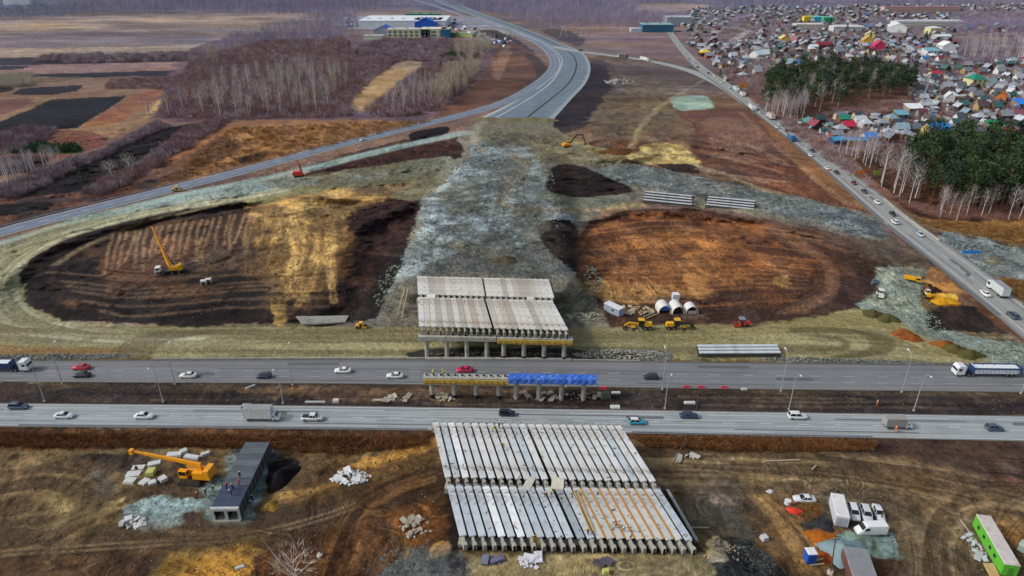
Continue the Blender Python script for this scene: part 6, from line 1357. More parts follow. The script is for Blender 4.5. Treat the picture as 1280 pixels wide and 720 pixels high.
# timber
for k in range(4):
    m_ = MB(); a_ = at(1230 + k * 3.2, 706); b_ = at(1243 + k * 3.2, 732); m_.bar(a_ + Vector((0, 0, .3)), b_ + Vector((0, 0, .3)), .35, .3); o = m_.build('timber_beam', mat('fresh_timber', (206, 172, 112), .8, var=.15)); tag(o, 'fresh yellow timber beam at the lower right edge, %s from the left' % ORD[k], 'timber', 'timber beams at the lower edge')
for k, (x0, y0, x1, y1) in enumerate(((800, 395, 816, 388), (804, 397, 818, 392), (808, 399, 822, 393), (1014, 704, 1034, 698), (1012, 708, 1030, 706), (497, 395, 506, 360), (502, 398, 510, 362), (880, 697, 900, 676), (862, 661, 886, 661), (955, 578, 1000, 576), (1015, 588, 1020, 583), (1200, 651, 1228, 690))):
    m_ = MB(); a_ = at(x0, y0, .3); b_ = at(x1, y1, .3); m_.bar(a_, b_, .28, .22); o = m_.build('timber_board', mat('old_timber', (176, 160, 134), .85)); tag(o, 'weathered board lying %s' % ['on the cream rubble, back one', 'on the cream rubble, middle one', 'on the cream rubble, front one', 'below the blue cabin, longer one', 'below the blue cabin, shorter one', 'up the left embankment side', 'up the left embankment side, right of its twin', 'across the sandy corner of the near deck', 'sticking out from the near deck corner', 'along the haul road', 'as a stub on the haul road', 'beside the white scrap of the green cabin'][k], 'board')
# white half-round shelters
for i, (px, py, r, L, w_) in enumerate(((831, 392, 2.0, 4.6, 'left, with a blue sheet in its mouth'), (848, 393, 2.0, 5.2, 'middle'), (865, 393, 2.0, 3.6, 'right, with a pale board in its mouth'))):
    t = thing('arched_shelter', 'white half-round shell shelter, %s' % w_, 'shelter', at(px, py), .08, 'white half-round shelters')
    n = 20; out, inn = [], []
    for k in range(n + 1): a_ = math.pi * k / n; out.append((math.cos(a_) * r, math.sin(a_) * r * 1.15 + .5)); inn.append((math.cos(a_) * (r - .14), math.sin(a_) * (r * 1.15 - .14) + .5))
    prof = [(r, 0)] + out + [(-r, 0), (-r + .14, 0)] + inn[::-1] + [(r - .14, 0)]
    m_ = MB()
    for k in range(len(out) - 1): m_.add([(out[k][0], 0, out[k][1]), (out[k + 1][0], 0, out[k + 1][1]), (out[k + 1][0], L, out[k + 1][1]), (out[k][0], L, out[k][1]), (inn[k][0], 0, inn[k][1]), (inn[k + 1][0], 0, inn[k + 1][1]), (inn[k + 1][0], L, inn[k + 1][1]), (inn[k][0], L, inn[k][1])], [(0, 1, 2, 3), (4, 7, 6, 5), (0, 4, 5, 1), (3, 2, 6, 7)])
    for s in (-1, 1): m_.box(min(s * r, s * (r - .14)), max(s * r, s * (r - .14)), 0, L, -.1, .52)
    m_.build('shell', mat('white_shell', (224, 222, 216), .55, var=.12, dirt=(150, 140, 126, .5)), t)
    m_ = MB(); m_.box(-r + .2, r - .2, L - .2, L - .1, 0, r * .9); m_.build('back_panel', mat('shelter_back', (120, 108, 88), .9), t)
    if i == 0: m_ = MB(); m_.box(-1.2, 1.3, .2, .3, 1.0, 2.6, tx=.2); m_.build('sheet', mat('blue_tarpaulin', (0, 0, 0)), t)
    if i == 2: m_ = MB(); m_.box(-1.4, 1.4, .1, .2, .1, 1.2); m_.build('board', mat('panel_cream', (204, 198, 180), .8), t)
m_ = MB(); m_.box(-1.1, 1.1, -1, 1, 0, 2.0); m_.box(-1.15, 1.15, -1.05, 1.05, 2.0, 2.12); o = m_.build('white_crate', mat('crate_white', (224, 226, 228), .6)); o.location = at(844, 374); tag(o, 'white square crate behind the half-round shelters', 'crate')
m_ = MB(); m_.cyl((0, 0, 0), (0, 0, .9), .6, n=16); m_.cyl((0, 0, .9), (0, 0, 1.0), .66, n=16); o = m_.build('barrel', mat('crate_white', (0, 0, 0))); o.location = at(984, 630); tag(o, 'white barrel with a lid beside the red tarpaulin', 'barrel')

for i, (x, y) in enumerate(((858, 484.5), (876, 484.8), (905, 485.2), (754, 486))):
    m_ = MB(); m_.prism([(-.3, 0), (.3, 0), (.12, .85), (-.12, .85)], -1.5, 1.5); m_.box(-1.4, 1.4, -.34, .34, 0, .12); o = m_.build('plastic_barrier', mat('barrier_pink', (220, 60, 96), .5)); o.location = at(x, y); o.scale = (.55, .8, .8); tag(o, 'pink red plastic barrier on the edge of the median, %s from the left' % ORD[(i + 1) % 4], 'barrier', 'plastic barriers on the median')
# ------------------------------------------------------------------ site machines
YEL = mat('machine_yellow', (236, 176, 24), .4, var=.08, dirt=(130, 100, 50, .35)); ORG = mat('machine_orange', (250, 166, 22), .4, var=.08, dirt=(150, 96, 30, .3)); RED = mat('machine_red', (214, 56, 36), .4, var=.08)
WHT = mat('machine_white', (222, 222, 214), .4, var=.08); STL = mat('dark_steel', (58, 56, 54), .6, metal=.2)
trackm = mat('crawler_track', (66, 58, 48), .85)
def crawler(t, x0, x1, y, w, h):
    n = 10; pr = []
    for k in range(n + 1): a_ = -math.pi / 2 + math.pi * k / n; pr.append((x1 - h / 2 + math.cos(a_) * h / 2, h / 2 + math.sin(a_) * h / 2))
    for k in range(n + 1): a_ = math.pi / 2 + math.pi * k / n; pr.append((x0 + h / 2 + math.cos(a_) * h / 2, h / 2 + math.sin(a_) * h / 2))
    m_ = MB(); m_.prism(pr, y - w / 2, y + w / 2, axis='y'); 
    k = x0 + h / 2
    while k < x1 - h / 2: m_.box(k, k + .1, y - w / 2 - .02, y + w / 2 + .02, h - .01, h + .06); k += .25
    c_ = m_.build('crawler', trackm, t)
    m_ = MB()
    for k in range(4): x = x0 + h * .5 + k * (x1 - x0 - h) / 3; m_.cyl((x, y - w / 2 - .05, h * .45), (x, y + w / 2 + .05, h * .45), h * .28, n=10)
    m_.build('roller', STL, c_)
def boxy(t, name, m_at, *b, **k): m_ = MB(); m_.box(*b, **k); return m_.build(name, m_at, t)
def cabin(t, m_at, x0, x1, y0, y1, z0, z1):
    c_ = boxy(t, 'cab', m_at, x0, x1, y0, y1, z0, z0 + (z1 - z0) * .38); g = boxy(c_, 'window', glass, x0 + .04, x1 - .04, y0 + .04, y1 - .04, z0 + (z1 - z0) * .38, z1 - .1, tx=.05, ty=.05); boxy(c_, 'cab_roof', m_at, x0 - .02, x1 + .02, y0 - .02, y1 + .02, z1 - .1, z1)
    m_ = MB()
    for x in (x0 + .04, x1 - .04):
        for y in (y0 + .04, y1 - .04): m_.bar((x, y, z0), (x, y, z1 - .05), .09)
    m_.build('pillar', m_at, c_)
# big crawler crane in the left yard, boom lowered to the left
cp = at(243, 599); t = thing('crawler_crane', 'large orange crawler crane with its telescopic boom lowered over the slabs', 'crane', cp, math.pi - .12)
crawler(t, -2.6, 2.6, -1.9, .8, 1.0); crawler(t, -2.6, 2.6, 1.9, .8, 1.0)
boxy(t, 'undercarriage', STL, -1.6, 1.6, -1.5, 1.5, .45, 1.1); boxy(t, 'counterweight', ORG, -4.6, -3.0, -1.4, 1.4, 1.3, 3.6, tx=.2)
m_ = MB(); m_.box(-3.0, 2.0, -1.35, .25, 1.2, 2.7, tx=.1); m_.box(-3.0, -.6, .25, 1.35, 1.2, 2.9, tx=.1); m_.box(-2.6, -1.4, -.4, .4, 2.7, 4.2, tx=.3); m_.build('upper_body', ORG, t)
cabin(t, ORG, .6, 2.4, .35, 1.35, 1.2, 3.1)
b0 = Vector((-2.2, -.2, 4.0)); tip = G(166, 563, 0); 
bd = Vector((15.2, 0, 2.2)) 
m_ = MB(); m_.bar(b0, b0 + bd * .55, .62, .78, w2=.56, h2=.68); m_.build('boom', ORG, t)
m_ = MB(); m_.bar(b0 + bd * .5, b0 + bd * .82, .46, .56); bb = m_.build('boom_section', ORG, t)
m_ = MB(); m_.bar(b0 + bd * .78, b0 + bd * 1.0, .36, .44); m_.build('boom_section', ORG, t)
m_ = MB(); e = b0 + bd; m_.box(e.x - .3, e.x + .5, e.y - .45, e.y + .45, e.z - .7, e.z + .4); m_.build('boom_head', ORG, t)
m_ = MB(); m_.cyl(e + Vector((0.2, 0, -.6)), (e.x + .2, e.y, 1.9), .04, n=6); m_.build('hoist_rope', STL, t); boxy(t, 'hook_block', STL, e.x - .05, e.x + .45, e.y - .2, e.y + .2, 1.2, 1.9)
m_ = MB(); m_.cyl((1.0, -.2, 2.4), b0 + bd * .42 - Vector((0, 0, .4)), .2, .14, n=8); m_.build('lift_cylinder', STL, t)
# truck crane on the dark slope, boom raised
cp = at(212, 341); t = thing('truck_crane', 'orange crane with a long raised boom on the trampled dark slope', 'crane', cp, .25)
boxy(t, 'chassis', STL, -4.2, 4.2, -1.2, 1.2, .7, 1.15)
for x in (-3.2, -2.0, 1.2, 3.2):
    for s in (-1, 1): wheel_into(t, x, s * 1.1, .55, .4)
m_ = MB(); m_.loft([[(x, s * w_, z) for (s, z) in ((-1, z0), (-1, z1), (1, z1), (1, z0))] for x, z0, z1, w_ in ((-4.6, .8, 1.9, 1.15), (-4.3, .8, 2.7, 1.2), (-2.6, .8, 2.8, 1.2))]); m_.build('cab', WHT, t)
boxy(t, 'cab_window', glass, -4.0, -2.9, -1.22, 1.22, 1.9, 2.55)
m_ = MB(); m_.box(.2, 4.4, -1.25, 1.25, 1.3, 2.6, tx=.2, ty=.15); m_.box(3.2, 4.6, -1.3, 1.3, 1.2, 3.1, tx=.2); m_.build('upper_body', YEL, t)
b0 = Vector((.6, 0, 2.7)); inv = Matrix.Rotation(-.25, 3, 'Z'); tip = G(190, 283, 15.5); q = inv @ (tip - cp)
mid = b0 + (q - b0) * .42
m_ = MB(); m_.bar(b0, mid, .9, 1.0, w2=.8, h2=.85); m_.build('boom', ORG, t); m_ = MB(); m_.bar(mid, b0 + (q - b0) * .75, .62, .7); m_.build('boom_section', ORG, t); m_ = MB(); m_.bar(b0 + (q - b0) * .72, q, .46, .5); m_.build('boom_section', ORG, t)
m_ = MB(); m_.cyl(Vector((2.4, 0, 2.2)), mid - Vector((0, 0, .5)), .22, .16, n=8); m_.build('lift_cylinder', STL, t)
m_ = MB(); m_.cyl(q, q + inv @ Vector((1.2, 0, -3.0)), .05, n=6); m_.build('hoist_rope', STL, t)
for x in (-1.2, 3.9):
    for s in (-1, 1): m_ = MB(); m_.bar((x, s * 1.2, .9), (x, s * 2.6, .9), .25); m_.bar((x, s * 2.6, .95), (x, s * 2.6, 0), .16); m_.box(x - .3, x + .3, s * 2.6 - .3, s * 2.6 + .3, 0, .08); m_.build('outrigger', STL, t)
# graders
def grader(label, p, rz, m1, m2=None):
    t = thing('motor_grader', label, 'grader', p, rz); m2 = m2 or m1
    boxy(t, 'engine_hood', m1, -4.0, -1.5, -.75, .75, 1.1, 2.3, tx=.15, ty=.08); boxy(t, 'rear_frame', STL, -4.1, -.5, -.5, .5, .7, 1.1)
    cabin(t, STL, -1.45, .1, -.75, .75, 1.1, 3.2); boxy(t, 'cab_roof', m1, -1.6, .25, -.88, .88, 3.2, 3.34)
    m_ = MB(); m_.bar((0, 0, 1.7), (3.0, 0, 2.1), .45, .5); m_.bar((2.9, 0, 2.1), (4.3, 0, 1.1), .4, .45); m_.build('front_frame', m2, t)
    m_ = MB(); m_.bar((4.2, -.9, .7), (4.2, .9, .7), .25); m_.build('front_axle', m2, t)
    m_ = MB(); m_.bar((1.0, -1.7, .45), (2.2, 1.7, .45), .12, .6); m_.build('blade', STL, t); m_ = MB(); m_.cyl((1.6, 0, .75), (1.6, 0, .9), .8, n=16); m_.bar((1.6, 0, .9), (3.6, 0, 1.2), .25); m_.build('turntable', m1, t)
    for x in (-3.3, -1.8, 4.2):
        for s in (-1, 1): wheel_into(t, x, s * .95, .68, .4)
    return t
grader('yellow motor grader with its cab right of centre, nearer the container', at(798, 411), math.pi - .02, YEL)
grader('yellow motor grader with grey middle frame beside the half-round shelters', at(848, 411), .04, YEL, STL)
# rollers
def roller(label, p, rz, m1, canopy=True, drum=STL):
    t = thing('road_roller', label, 'roller', p, rz)
    for x in (1.5, -1.6): m_ = MB(); m_.cyl((x, -1, .68), (x, 1, .68), .68, n=20); m_.build('drum', drum if x > 0 else (rubber if not canopy else drum), t)
    m_ = MB(); m_.box(.5, 2.4, -1.12, -1.02, .4, 1.2); m_.box(.5, 2.4, 1.02, 1.12, .4, 1.2); m_.box(.4, .8, -1.1, 1.1, .6, 1.3); m_.build('drum_yoke', m1, t)
    boxy(t, 'engine_hood', m1, -2.7, -.6, -.85, .85, .9, 1.8, tx=.2, ty=.1); boxy(t, 'platform', STL, -.9, .7, -.8, .8, .8, 1.15)
    m_ = MB()
    for x in (-.7, .6):
        for y in (-.75, .75): m_.bar((x, y, 1.1), (x, y, 2.8), .09)
    m_.build('canopy_posts', STL, t); boxy(t, 'canopy', mat('canopy_grey', (128, 142, 152), .5) if m1 is RED else m1, -.95, .85, -.95, .95, 2.8, 2.95, tx=.1, ty=.1)
    boxy(t, 'seat', STL, -.4, .1, -.3, .3, 1.15, 1.9)
    return t
roller('red and yellow road roller on the edge of the graded strip', at(926, 408), math.pi, RED)
roller('white cabbed road roller on the green gravel ramp', at(1100, 371), 1.2, WHT).scale = (.95,) * 3
roller('small yellow roller at the left foot of the distant flyover', at(452, 410), 0, YEL).scale = (.7,) * 3
# dump truck & loader on the ramp
def dumper(label, p, rz, m1):
    t = thing('dump_truck', label, 'dump truck', p, rz); cabin(t, m1, 1.6, 3.4, -1.15, 1.15, .9, 2.9); boxy(t, 'hood', m1, 3.4, 4.1, -1.0, 1.0, .9, 1.9, tx=.1, ty=.1)
    m_ = MB(); m_.box(-4.0, 1.3, -1.3, -1.18, 1.3, 2.6); m_.box(-4.0, 1.3, 1.18, 1.3, 1.3, 2.6); m_.box(1.2, 1.32, -1.3, 1.3, 1.3, 3.0); m_.box(-4.0, 1.2, -1.18, 1.18, 1.3, 1.45)
    for k in range(6):
        for s in (-1, 1): m_.box(-3.8 + k * .95, -3.68 + k * .95, s * 1.3 - .06, s * 1.3 + .06, 1.3, 2.6)
    m_.build('tipper_body', m1, t); boxy(t, 'chassis', STL, -3.8, 3.8, -.5, .5, .7, 1.1)
    for x in (-3.0, -1.6, 2.6):
        for s in (-1, 1): wheel_into(t, x, s * 1.1, .6, .4)
    return t
dumper('yellow dump truck at the head of the green gravel ramp', at(1140, 352), -.55, YEL).scale = (.68,) * 3
def loader(label, p, rz, m1, sc_=1.0):
    t = thing('wheel_loader', label, 'loader', p, rz); boxy(t, 'engine_hood', m1, -3.0, -.8, -.8, .8, 1.0, 2.1, tx=.2, ty=.1); cabin(t, WHT, -.8, .6, -.7, .7, 1.0, 3.0); boxy(t, 'front_frame', m1, .6, 1.6, -.6, .6, .8, 1.6)
    for s in (-1, 1): m_ = MB(); m_.bar((1.0, s * .55, 1.7), (2.9, s * .55, .7), .2, .35); m_.build('lift_arm', m1, t)
    m_ = MB(); m_.prism([(2.8, .2), (3.9, .15), (3.0, .3), (2.9, 1.2), (2.7, 1.2)], -1.3, 1.3, axis='y'); m_.v = [(a_, b_, c_) for a_, b_, c_ in m_.v]; m_.build('bucket', STL, t)
    for x in (-1.9, 1.3):
        for s in (-1, 1): wheel_into(t, x, s * 1.0, .7, .5)
    t.scale = (sc_,) * 3; return t
loader('yellow and white wheel loader beside the dark soil heap', at(1158, 370), 1.35, YEL, .8)
def excavator(label, p, rz, m1, long=False, sc_=1.0):
    t = thing('excavator', label, 'excavator', p, rz); crawler(t, -2.0, 2.0, -1.2, .6, .85); crawler(t, -2.0, 2.0, 1.2, .6, .85); boxy(t, 'undercarriage', STL, -1, 1, -1, 1, .4, 1.0)
    m_ = MB(); m_.box(-2.6, 1.2, -1.4, .1, 1.1, 2.2, tx=.1, ty=.05); m_.box(-2.6, -.2, .1, 1.4, 1.1, 2.3, tx=.1, ty=.05); m_.build('upper_body', m1, t); cabin(t, m1, -.1, 1.5, .2, 1.35, 1.1, 3.0)
    k = 1.6 if long else 1.0
    m_ = MB(); m_.bar((1.1, -.4, 1.8), (3.2 * k, -.4, 4.0 * k), .4, .7); m_.bar((3.1 * k, -.4, 4.0 * k), (5.4 * k, -.4, 3.7 * k), .4, .55); m_.build('boom', m1 if not long else STL, t)
    m_ = MB(); m_.bar((5.2 * k, -.4, 3.9 * k), (6.6 * k, -.4, 1.2), .3, .45); m_.build('stick', m1 if not long else STL, t)
    m_ = MB(); m_.prism([(6.2 * k, 1.3), (6.9 * k, 1.2), (6.9 * k, .3), (6.0 * k, .1), (5.8 * k, .7)], -.9, .1, axis='y'); m_.build('bucket', STL, t)
    t.scale = (sc_,) * 3; return t
excavator('orange excavator with a dark arm on the embankment crest', at(709, 184), .35, ORG, True, 1.1)
# red piling rig
t = thing('piling_rig', 'small orange red rig with a short mast beside the ring road', 'piling rig', at(374, 221), .2); crawler(t, -2.4, 2.4, -1.4, .7, 1.0); crawler(t, -2.4, 2.4, 1.4, .7, 1.0); boxy(t, 'upper_body', RED, -3, 2, -1.5, 1.5, 1.1, 3.0, tx=.3, ty=.1); boxy(t, 'counterweight', WHT, -3.6, -2.9, -1.4, 1.4, 1.3, 2.6)
m_ = MB(); m_.bar((1.4, 0, 1.6), (.2, 0, 8.5), .6, .6, w2=.35, h2=.35); m_.build('mast', RED, t); m_ = MB(); m_.cyl((2.0, 0, 1), (1.2, 0, 6.5), .2, n=8); m_.build('drill_string', STL, t)
roller('tiny yellow machine at the edge of the ring road', at(222, 239), .3, YEL).scale = (.9,) * 3
m_ = MB(); m_.cyl((-.9, 0, .5), (.9, 0, .5), .5, n=14); m_.box(-1, 1, -.4, .4, 0, .3); m_.box(-.9, .3, -.3, .3, .9, 1.3); o = m_.build('compressor', mat('grey_machine', (92, 110, 120), .5)); o.location = at(1094, 355); o.scale = (1.3,) * 3; tag(o, 'small grey compressor at the edge of the brown field', 'compressor')
m_ = MB(); m_.box(-1.2, 1.2, -.9, .9, .3, 1.5, tx=.1); m_.box(-.7, .7, -.6, .6, 1.5, 1.9); m_.box(-1.3, -.9, -1, 1, 0, .5); m_.box(.9, 1.3, -1, 1, 0, .5); o = m_.build('generator', mat('generator_green', (84, 92, 72), .6)); o.location = at(757, 498); tag(o, 'dark generator on the median right of the blue tarpaulin', 'generator')

# ------------------------------------------------------------------ people
import bmesh
def body_mesh(name, joints, edges, radii, m_at, sub=1):
    me_ = bpy.data.meshes.new(name); me_.from_pydata(joints, edges, []); ob = bpy.data.objects.new(name, me_); C.objects.link(ob)
    md = ob.modifiers.new('skin', 'SKIN'); md.use_smooth_shade = True
    sk = me_.skin_vertices[0].data
    for i, r in enumerate(radii): sk[i].radius = (r, r)
    sk[0].use_root = True
    sb = ob.modifiers.new('sub', 'SUBSURF'); sb.levels = sub; sb.render_levels = sub
    dg = bpy.context.evaluated_depsgraph_get(); em = bpy.data.meshes.new_from_object(ob.evaluated_get(dg)); em.name = name
    bpy.data.objects.remove(ob); em.materials.clear(); em.materials.append(m_at); return em
def pose(bend, arm, step):
    """joints of a standing or stooping worker, facing +x"""
    hip = Vector((0, 0, .94)); ch = hip + Vector((math.sin(bend) * .42, 0, math.cos(bend) * .42)); nk = hip + Vector((math.sin(bend) * .58, 0, math.cos(bend) * .58)); hd = nk + Vector((math.sin(bend * .8 + .1) * .16, 0, math.cos(bend * .8) * .16))
    J = [hip, ch, nk, hd]; E = [(0, 1), (1, 2), (2, 3)]; Rr = [.15, .16, .065, .105]
    for s in (-1, 1):
        sh = ch + Vector((0, s * .19, .06)); el = sh + Vector((math.sin(arm * (1 if s > 0 else .6)) * .28, s * .06, -math.cos(arm) * .28)); wr = el + Vector((math.sin(arm + .6) * .25, 0, -math.cos(arm + .6) * .25)); k = len(J)
        J += [sh, el, wr, wr + (wr - el) * .35]; E += [(1, k), (k, k + 1), (k + 1, k + 2), (k + 2, k + 3)]; Rr += [.075, .05, .038, .04]
        hp = hip + Vector((0, s * .1, -.05)); kn = hp + Vector((step * s * .2 + .03, 0, -.42)); an = Vector((step * s * .3 - .02, s * .12, .08)); k = len(J)
        J += [hp, kn, an, an + Vector((.16, 0, -.04))]; E += [(0, k), (k, k + 1), (k + 1, k + 2), (k + 2, k + 3)]; Rr += [.1, .07, .05, .04]
    return [tuple(j) for j in J], E, Rr, ch, nk, hd, hip
def person(label, p, rz, vest, helmet, trousers, bend=.1, arm=.3, step=.4):
    J, E, Rr, ch, nk, hd, hip = pose(bend, arm, step)
    key = 'person_%g_%g_%g' % (bend, arm, step)
    skin = mat('clothes_%d_%d_%d' % trousers, trousers, .9)
    em = body_mesh('person', J, E, Rr, skin); o = bpy.data.objects.new('person', em); C.objects.link(o); o.location = p; o.rotation_euler = (0, 0, rz); tag(o, label, 'person')
    m_ = MB(); rings = []
    for k, f in enumerate((0, .5, 1.0)):
        c_ = hip.lerp(nk, .05 + .85 * f); w_ = (.19, .23, .17)[k]; d_ = (.15, .17, .12)[k]; rings.append([(c_.x + math.cos(a_) * d_, c_.y + math.sin(a_) * w_, c_.z + math.cos(a_) * d_ * -math.sin(bend)) for a_ in [2 * math.pi * i / 12 for i in range(12)]])
    m_.loft(rings); m_.build('vest', mat('vest_%d_%d_%d' % vest, vest, .6), o)
    m_ = MB(); rings = [[(hd.x + math.cos(a_) * r, hd.y + math.sin(a_) * r, hd.z + z) for a_ in [2 * math.pi * i / 12 for i in range(12)]] for r, z in ((.16, .03), (.125, .04), (.11, .11), (.05, .16))]; m_.loft(rings); m_.build('helmet', mat('helmet_%d_%d_%d' % helmet, helmet, .4), o)
    m_ = MB(); c_ = hd + Vector((.055, 0, -.02)); m_.loft([[(c_.x + dx, c_.y + math.cos(a_) * r, c_.z + math.sin(a_) * r * 1.2) for a_ in [2 * math.pi * i / 10 for i in range(10)]] for dx, r in ((-.05, .075), (.02, .07), (.055, .045))]); m_.box(c_.x + .05, c_.x + .085, -.014, .014, c_.z - .03, c_.z + .02); m_.build('face', mat('face_skin', (196, 150, 126), .7), o)
    return o
LIME = (206, 222, 40); ORV = (236, 110, 24)
P_ = [(616, 540, LIME, 'worker in a lime vest near the far end of the near deck, left of another', .5, .9), (624, 536, (60, 70, 70), 'worker in dark clothes near the far end of the near deck', .2, .6), (630, 560, LIME, 'stooping worker in a lime vest in the middle of the far span', .9, 1.2), (681, 621, ORV, 'worker in orange on the close span of the near deck', .6, .9), (689, 619, LIME, 'worker in a lime vest beside the orange one on the close span', .3, .6), (770, 660, ORV, 'stooping worker in orange between the plywood strips of the near deck', .9, 1.0), (735, 668, (70, 74, 96), 'worker in blue grey near the close edge of the deck', .7, .9), (779, 664, (210, 214, 224), 'worker in white near the one stooping in orange', .8, 1.0)]
for i, (x, y, v, lab, b_, a_) in enumerate(P_): person(lab, G(x, y, DECK + .01), i * 1.7, v, (236, 236, 230) if i % 2 else (240, 200, 40), (44, 46, 54), b_, a_, .3 + .1 * (i % 3))
for i, (x, y, v, lab) in enumerate(((541, 469, LIME, 'worker in a lime vest at the left end of the median bent'), (554, 469.5, (230, 200, 60), 'worker in yellow kneeling over bearings on the median bent'), (560, 470, LIME, 'worker in lime next to the yellow one on the median bent'))): person(lab, G(x, y, 6.52), 1 + i, v, (240, 220, 60), (60, 56, 50), .5 + i * .2, .8, .4)
for i, (x, y, v, lab) in enumerate(((283.5, 611.5, (214, 40, 60), 'worker in a red jacket on the culvert roof, left one'), (299, 608, (214, 40, 60), 'worker in a red jacket on the culvert roof, right one'), (300.5, 598, (30, 36, 60), 'worker in dark blue standing on the culvert roof'), (292, 613, (60, 64, 80), 'worker in grey stooping on the culvert roof'), (290, 619, (90, 90, 96), 'worker in grey kneeling at the edge of the new roofing'))): person(lab, G(x, y, 3.55), i, v, (230, 60, 50) if i < 2 else (230, 230, 230), (36, 40, 56), .2 + .2 * (i > 2), .5, .4)
for i, (x, y, v, lab) in enumerate(((246.5, 623, (216, 44, 50), 'worker in a red jacket on the ground left of the culvert'), (267, 615, (34, 34, 40), 'worker in black standing between blue gravel and culvert'), (257.5, 619.5, (30, 30, 36), 'worker in black stooping left of the culvert'), (1096, 507.5, (232, 132, 40), 'road worker in orange overalls standing on the median'), (1119, 540, (236, 120, 40), 'road worker in orange at the edge of the near carriageway'), (707, 490, (226, 110, 40), 'worker in orange under the blue tarpaulin'), (609, 494, (200, 206, 230), 'worker in pale clothes under the median bent'), (313, 634, (44, 50, 120), 'worker in blue right of the culvert, lower one'), (316, 627, (50, 56, 130), 'worker in blue right of the culvert, upper one'))): person(lab, at(x, y), i, v, (236, 236, 230), (50, 46, 50) if i not in (3, 4) else (226, 120, 40), .15 + (.8 if i == 2 else 0), .3, .4)
# ------------------------------------------------------------------ village
rv = random.Random(21)
wallm = mat('house_wall', (0, 0, 0), .85, var=.15, scale=.4, objcol=True); roofm = mat('house_roof', (0, 0, 0), .6, var=.2, scale=.5, objcol=True, dirt=(110, 96, 90, .35))
HM = {}
def house_mesh(kind):
    """kind: (L, W, H, roof height, form)"""
    if kind in HM: return HM[kind]
    L, W, H, Rh, form = kind; x, y = L / 2, W / 2; e = .4
    w_ = MB(); w_.box(-x, x, -y, y, -.2, H); w_.box(-x - .06, x + .06, -y - .06, y + .06, -.2, .4)
    if form == 'gable': w_.prism([(-y, H), (y, H), (0, H + Rh)], -x, x, axis='x')
    if form == 'shed': w_.prism([(-y, H), (y, H), (y, H + Rh)], -x, x, axis='x')
    r = MB()
    if form == 'gable':
        for s in (-1, 1):
            a_ = (s * (y + e), H - e * Rh / y); vs = [(-x - e, a_[0], a_[1] + .03), (x + e, a_[0], a_[1] + .03), (x + e, 0, H + Rh + .03), (-x - e, 0, H + Rh + .03)]
            r.add(vs + [(a, b, c + .16) for a, b, c in vs], [(0, 1, 2, 3), (4, 5, 6, 7), (0, 1, 5, 4), (1, 2, 6, 5), (2, 3, 7, 6), (3, 0, 4, 7)])
        r.box(x * .3, x * .3 + .6, .3, .9, H + Rh * .4, H + Rh + .9)
    elif form == 'hip':
        i = min(x, y); vs = [(-x - e, -y - e, H), (x + e, -y - e, H), (x + e, y + e, H), (-x - e, y + e, H), (-x + i, 0, H + Rh), (x - i + .01, 0, H + Rh)]
        r.add(vs, [(0, 3, 2, 1), (0, 1, 5, 4), (1, 2, 5), (2, 3, 4, 5), (3, 0, 4)]); r.box(.3, .9, .3, .9, H + Rh * .4, H + Rh + .8)
    else:
        vs = [(-x - e, -y - e, H + .03), (x + e, -y - e, H + .03), (x + e, y + e, H + Rh + .06), (-x - e, y + e, H + Rh + .06)]
        r.add(vs + [(a, b, c + .14) for a, b, c in vs], [(0, 1, 2, 3), (4, 5, 6, 7), (0, 1, 5, 4), (1, 2, 6, 5), (2, 3, 7, 6), (3, 0, 4, 7)])
    n = max(1, int(L / 3.5)); wn = MB(); wn.box(-.55, .55, -.05, .05, 0, 1.3); wn.box(-.62, .62, -.02, .02, -.1, 1.4)
    sp = [(-x + (k + .5) * L / n, s * (y + .05), z) for s in (-1, 1) for k in range(n) for z in ([1.2] if H < 4.6 else [1.2, 4.0])]
    HM[kind] = (w_.mesh('wall', wallm), r.mesh('roof', roofm), sp); return HM[kind]
wn = MB(); wn.box(-.55, .55, -.05, .05, 0, 1.3); wn.box(-.65, .65, -.02, .02, -.1, 1.4); WIN = wn.mesh('window', glass)
def ocol(c): return (*al(*c), 1)
def house(p, rz, kind, wall, roof, label, group=None, windows=True, name='village_house', cat='house'):
    wm, rm, sp = house_mesh(kind); t = thing(name, label, cat, p, rz, group)
    for me_, c in ((wm, wall), (rm, roof)):
        o = bpy.data.objects.new(me_.name.split('.')[0], me_); C.objects.link(o); o.parent = t; o.color = ocol(c)
    if windows:
        for (x, y, z) in sp[: len(sp) if name != 'village_house' else 4]: o = bpy.data.objects.new('window', WIN); C.objects.link(o); o.parent = t; o.location = (x, y, z)
    return t
ROOFS = [('pale grey', (206, 212, 216), 30), ('grey', (146, 152, 160), 26), ('brown', (104, 76, 70), 13), ('dark red', (124, 52, 64), 7), ('teal green', (50, 116, 104), 6), ('bright blue', (44, 132, 206), 3), ('white', (226, 230, 232), 12), ('slate', (88, 92, 104), 14), ('pale turquoise', (150, 190, 194), 5), ('crimson', (186, 50, 72), 2)]
WALLS = [('cream', (198, 184, 156)), ('white', (214, 214, 212)), ('brown', (112, 82, 62)), ('grey', (140, 138, 136)), ('yellow', (176, 152, 100)), ('dark timber', (70, 54, 48)), ('brick', (140, 84, 66))]
KINDS_ = [(6.5, 5, 2.8, 2.2, 'gable'), (6, 4.6, 2.7, 2.4, 'gable'), (7.5, 6.5, 3.0, 2.4, 'hip'), (5, 3.4, 2.3, .8, 'shed'), (8, 6, 3.2, 3.0, 'gable'), (4, 3, 2.2, 1.3, 'gable'), (9, 3.4, 2.5, .8, 'shed')]
def inpoly(x, y, P):
    c = False
    for i in range(len(P)):
        x1, y1 = P[i]; x2, y2 = P[(i + 1) % len(P)]
        if (y1 > y) != (y2 > y) and x < (x2 - x1) * (y - y1) / (y2 - y1) + x1: c = not c
    return c
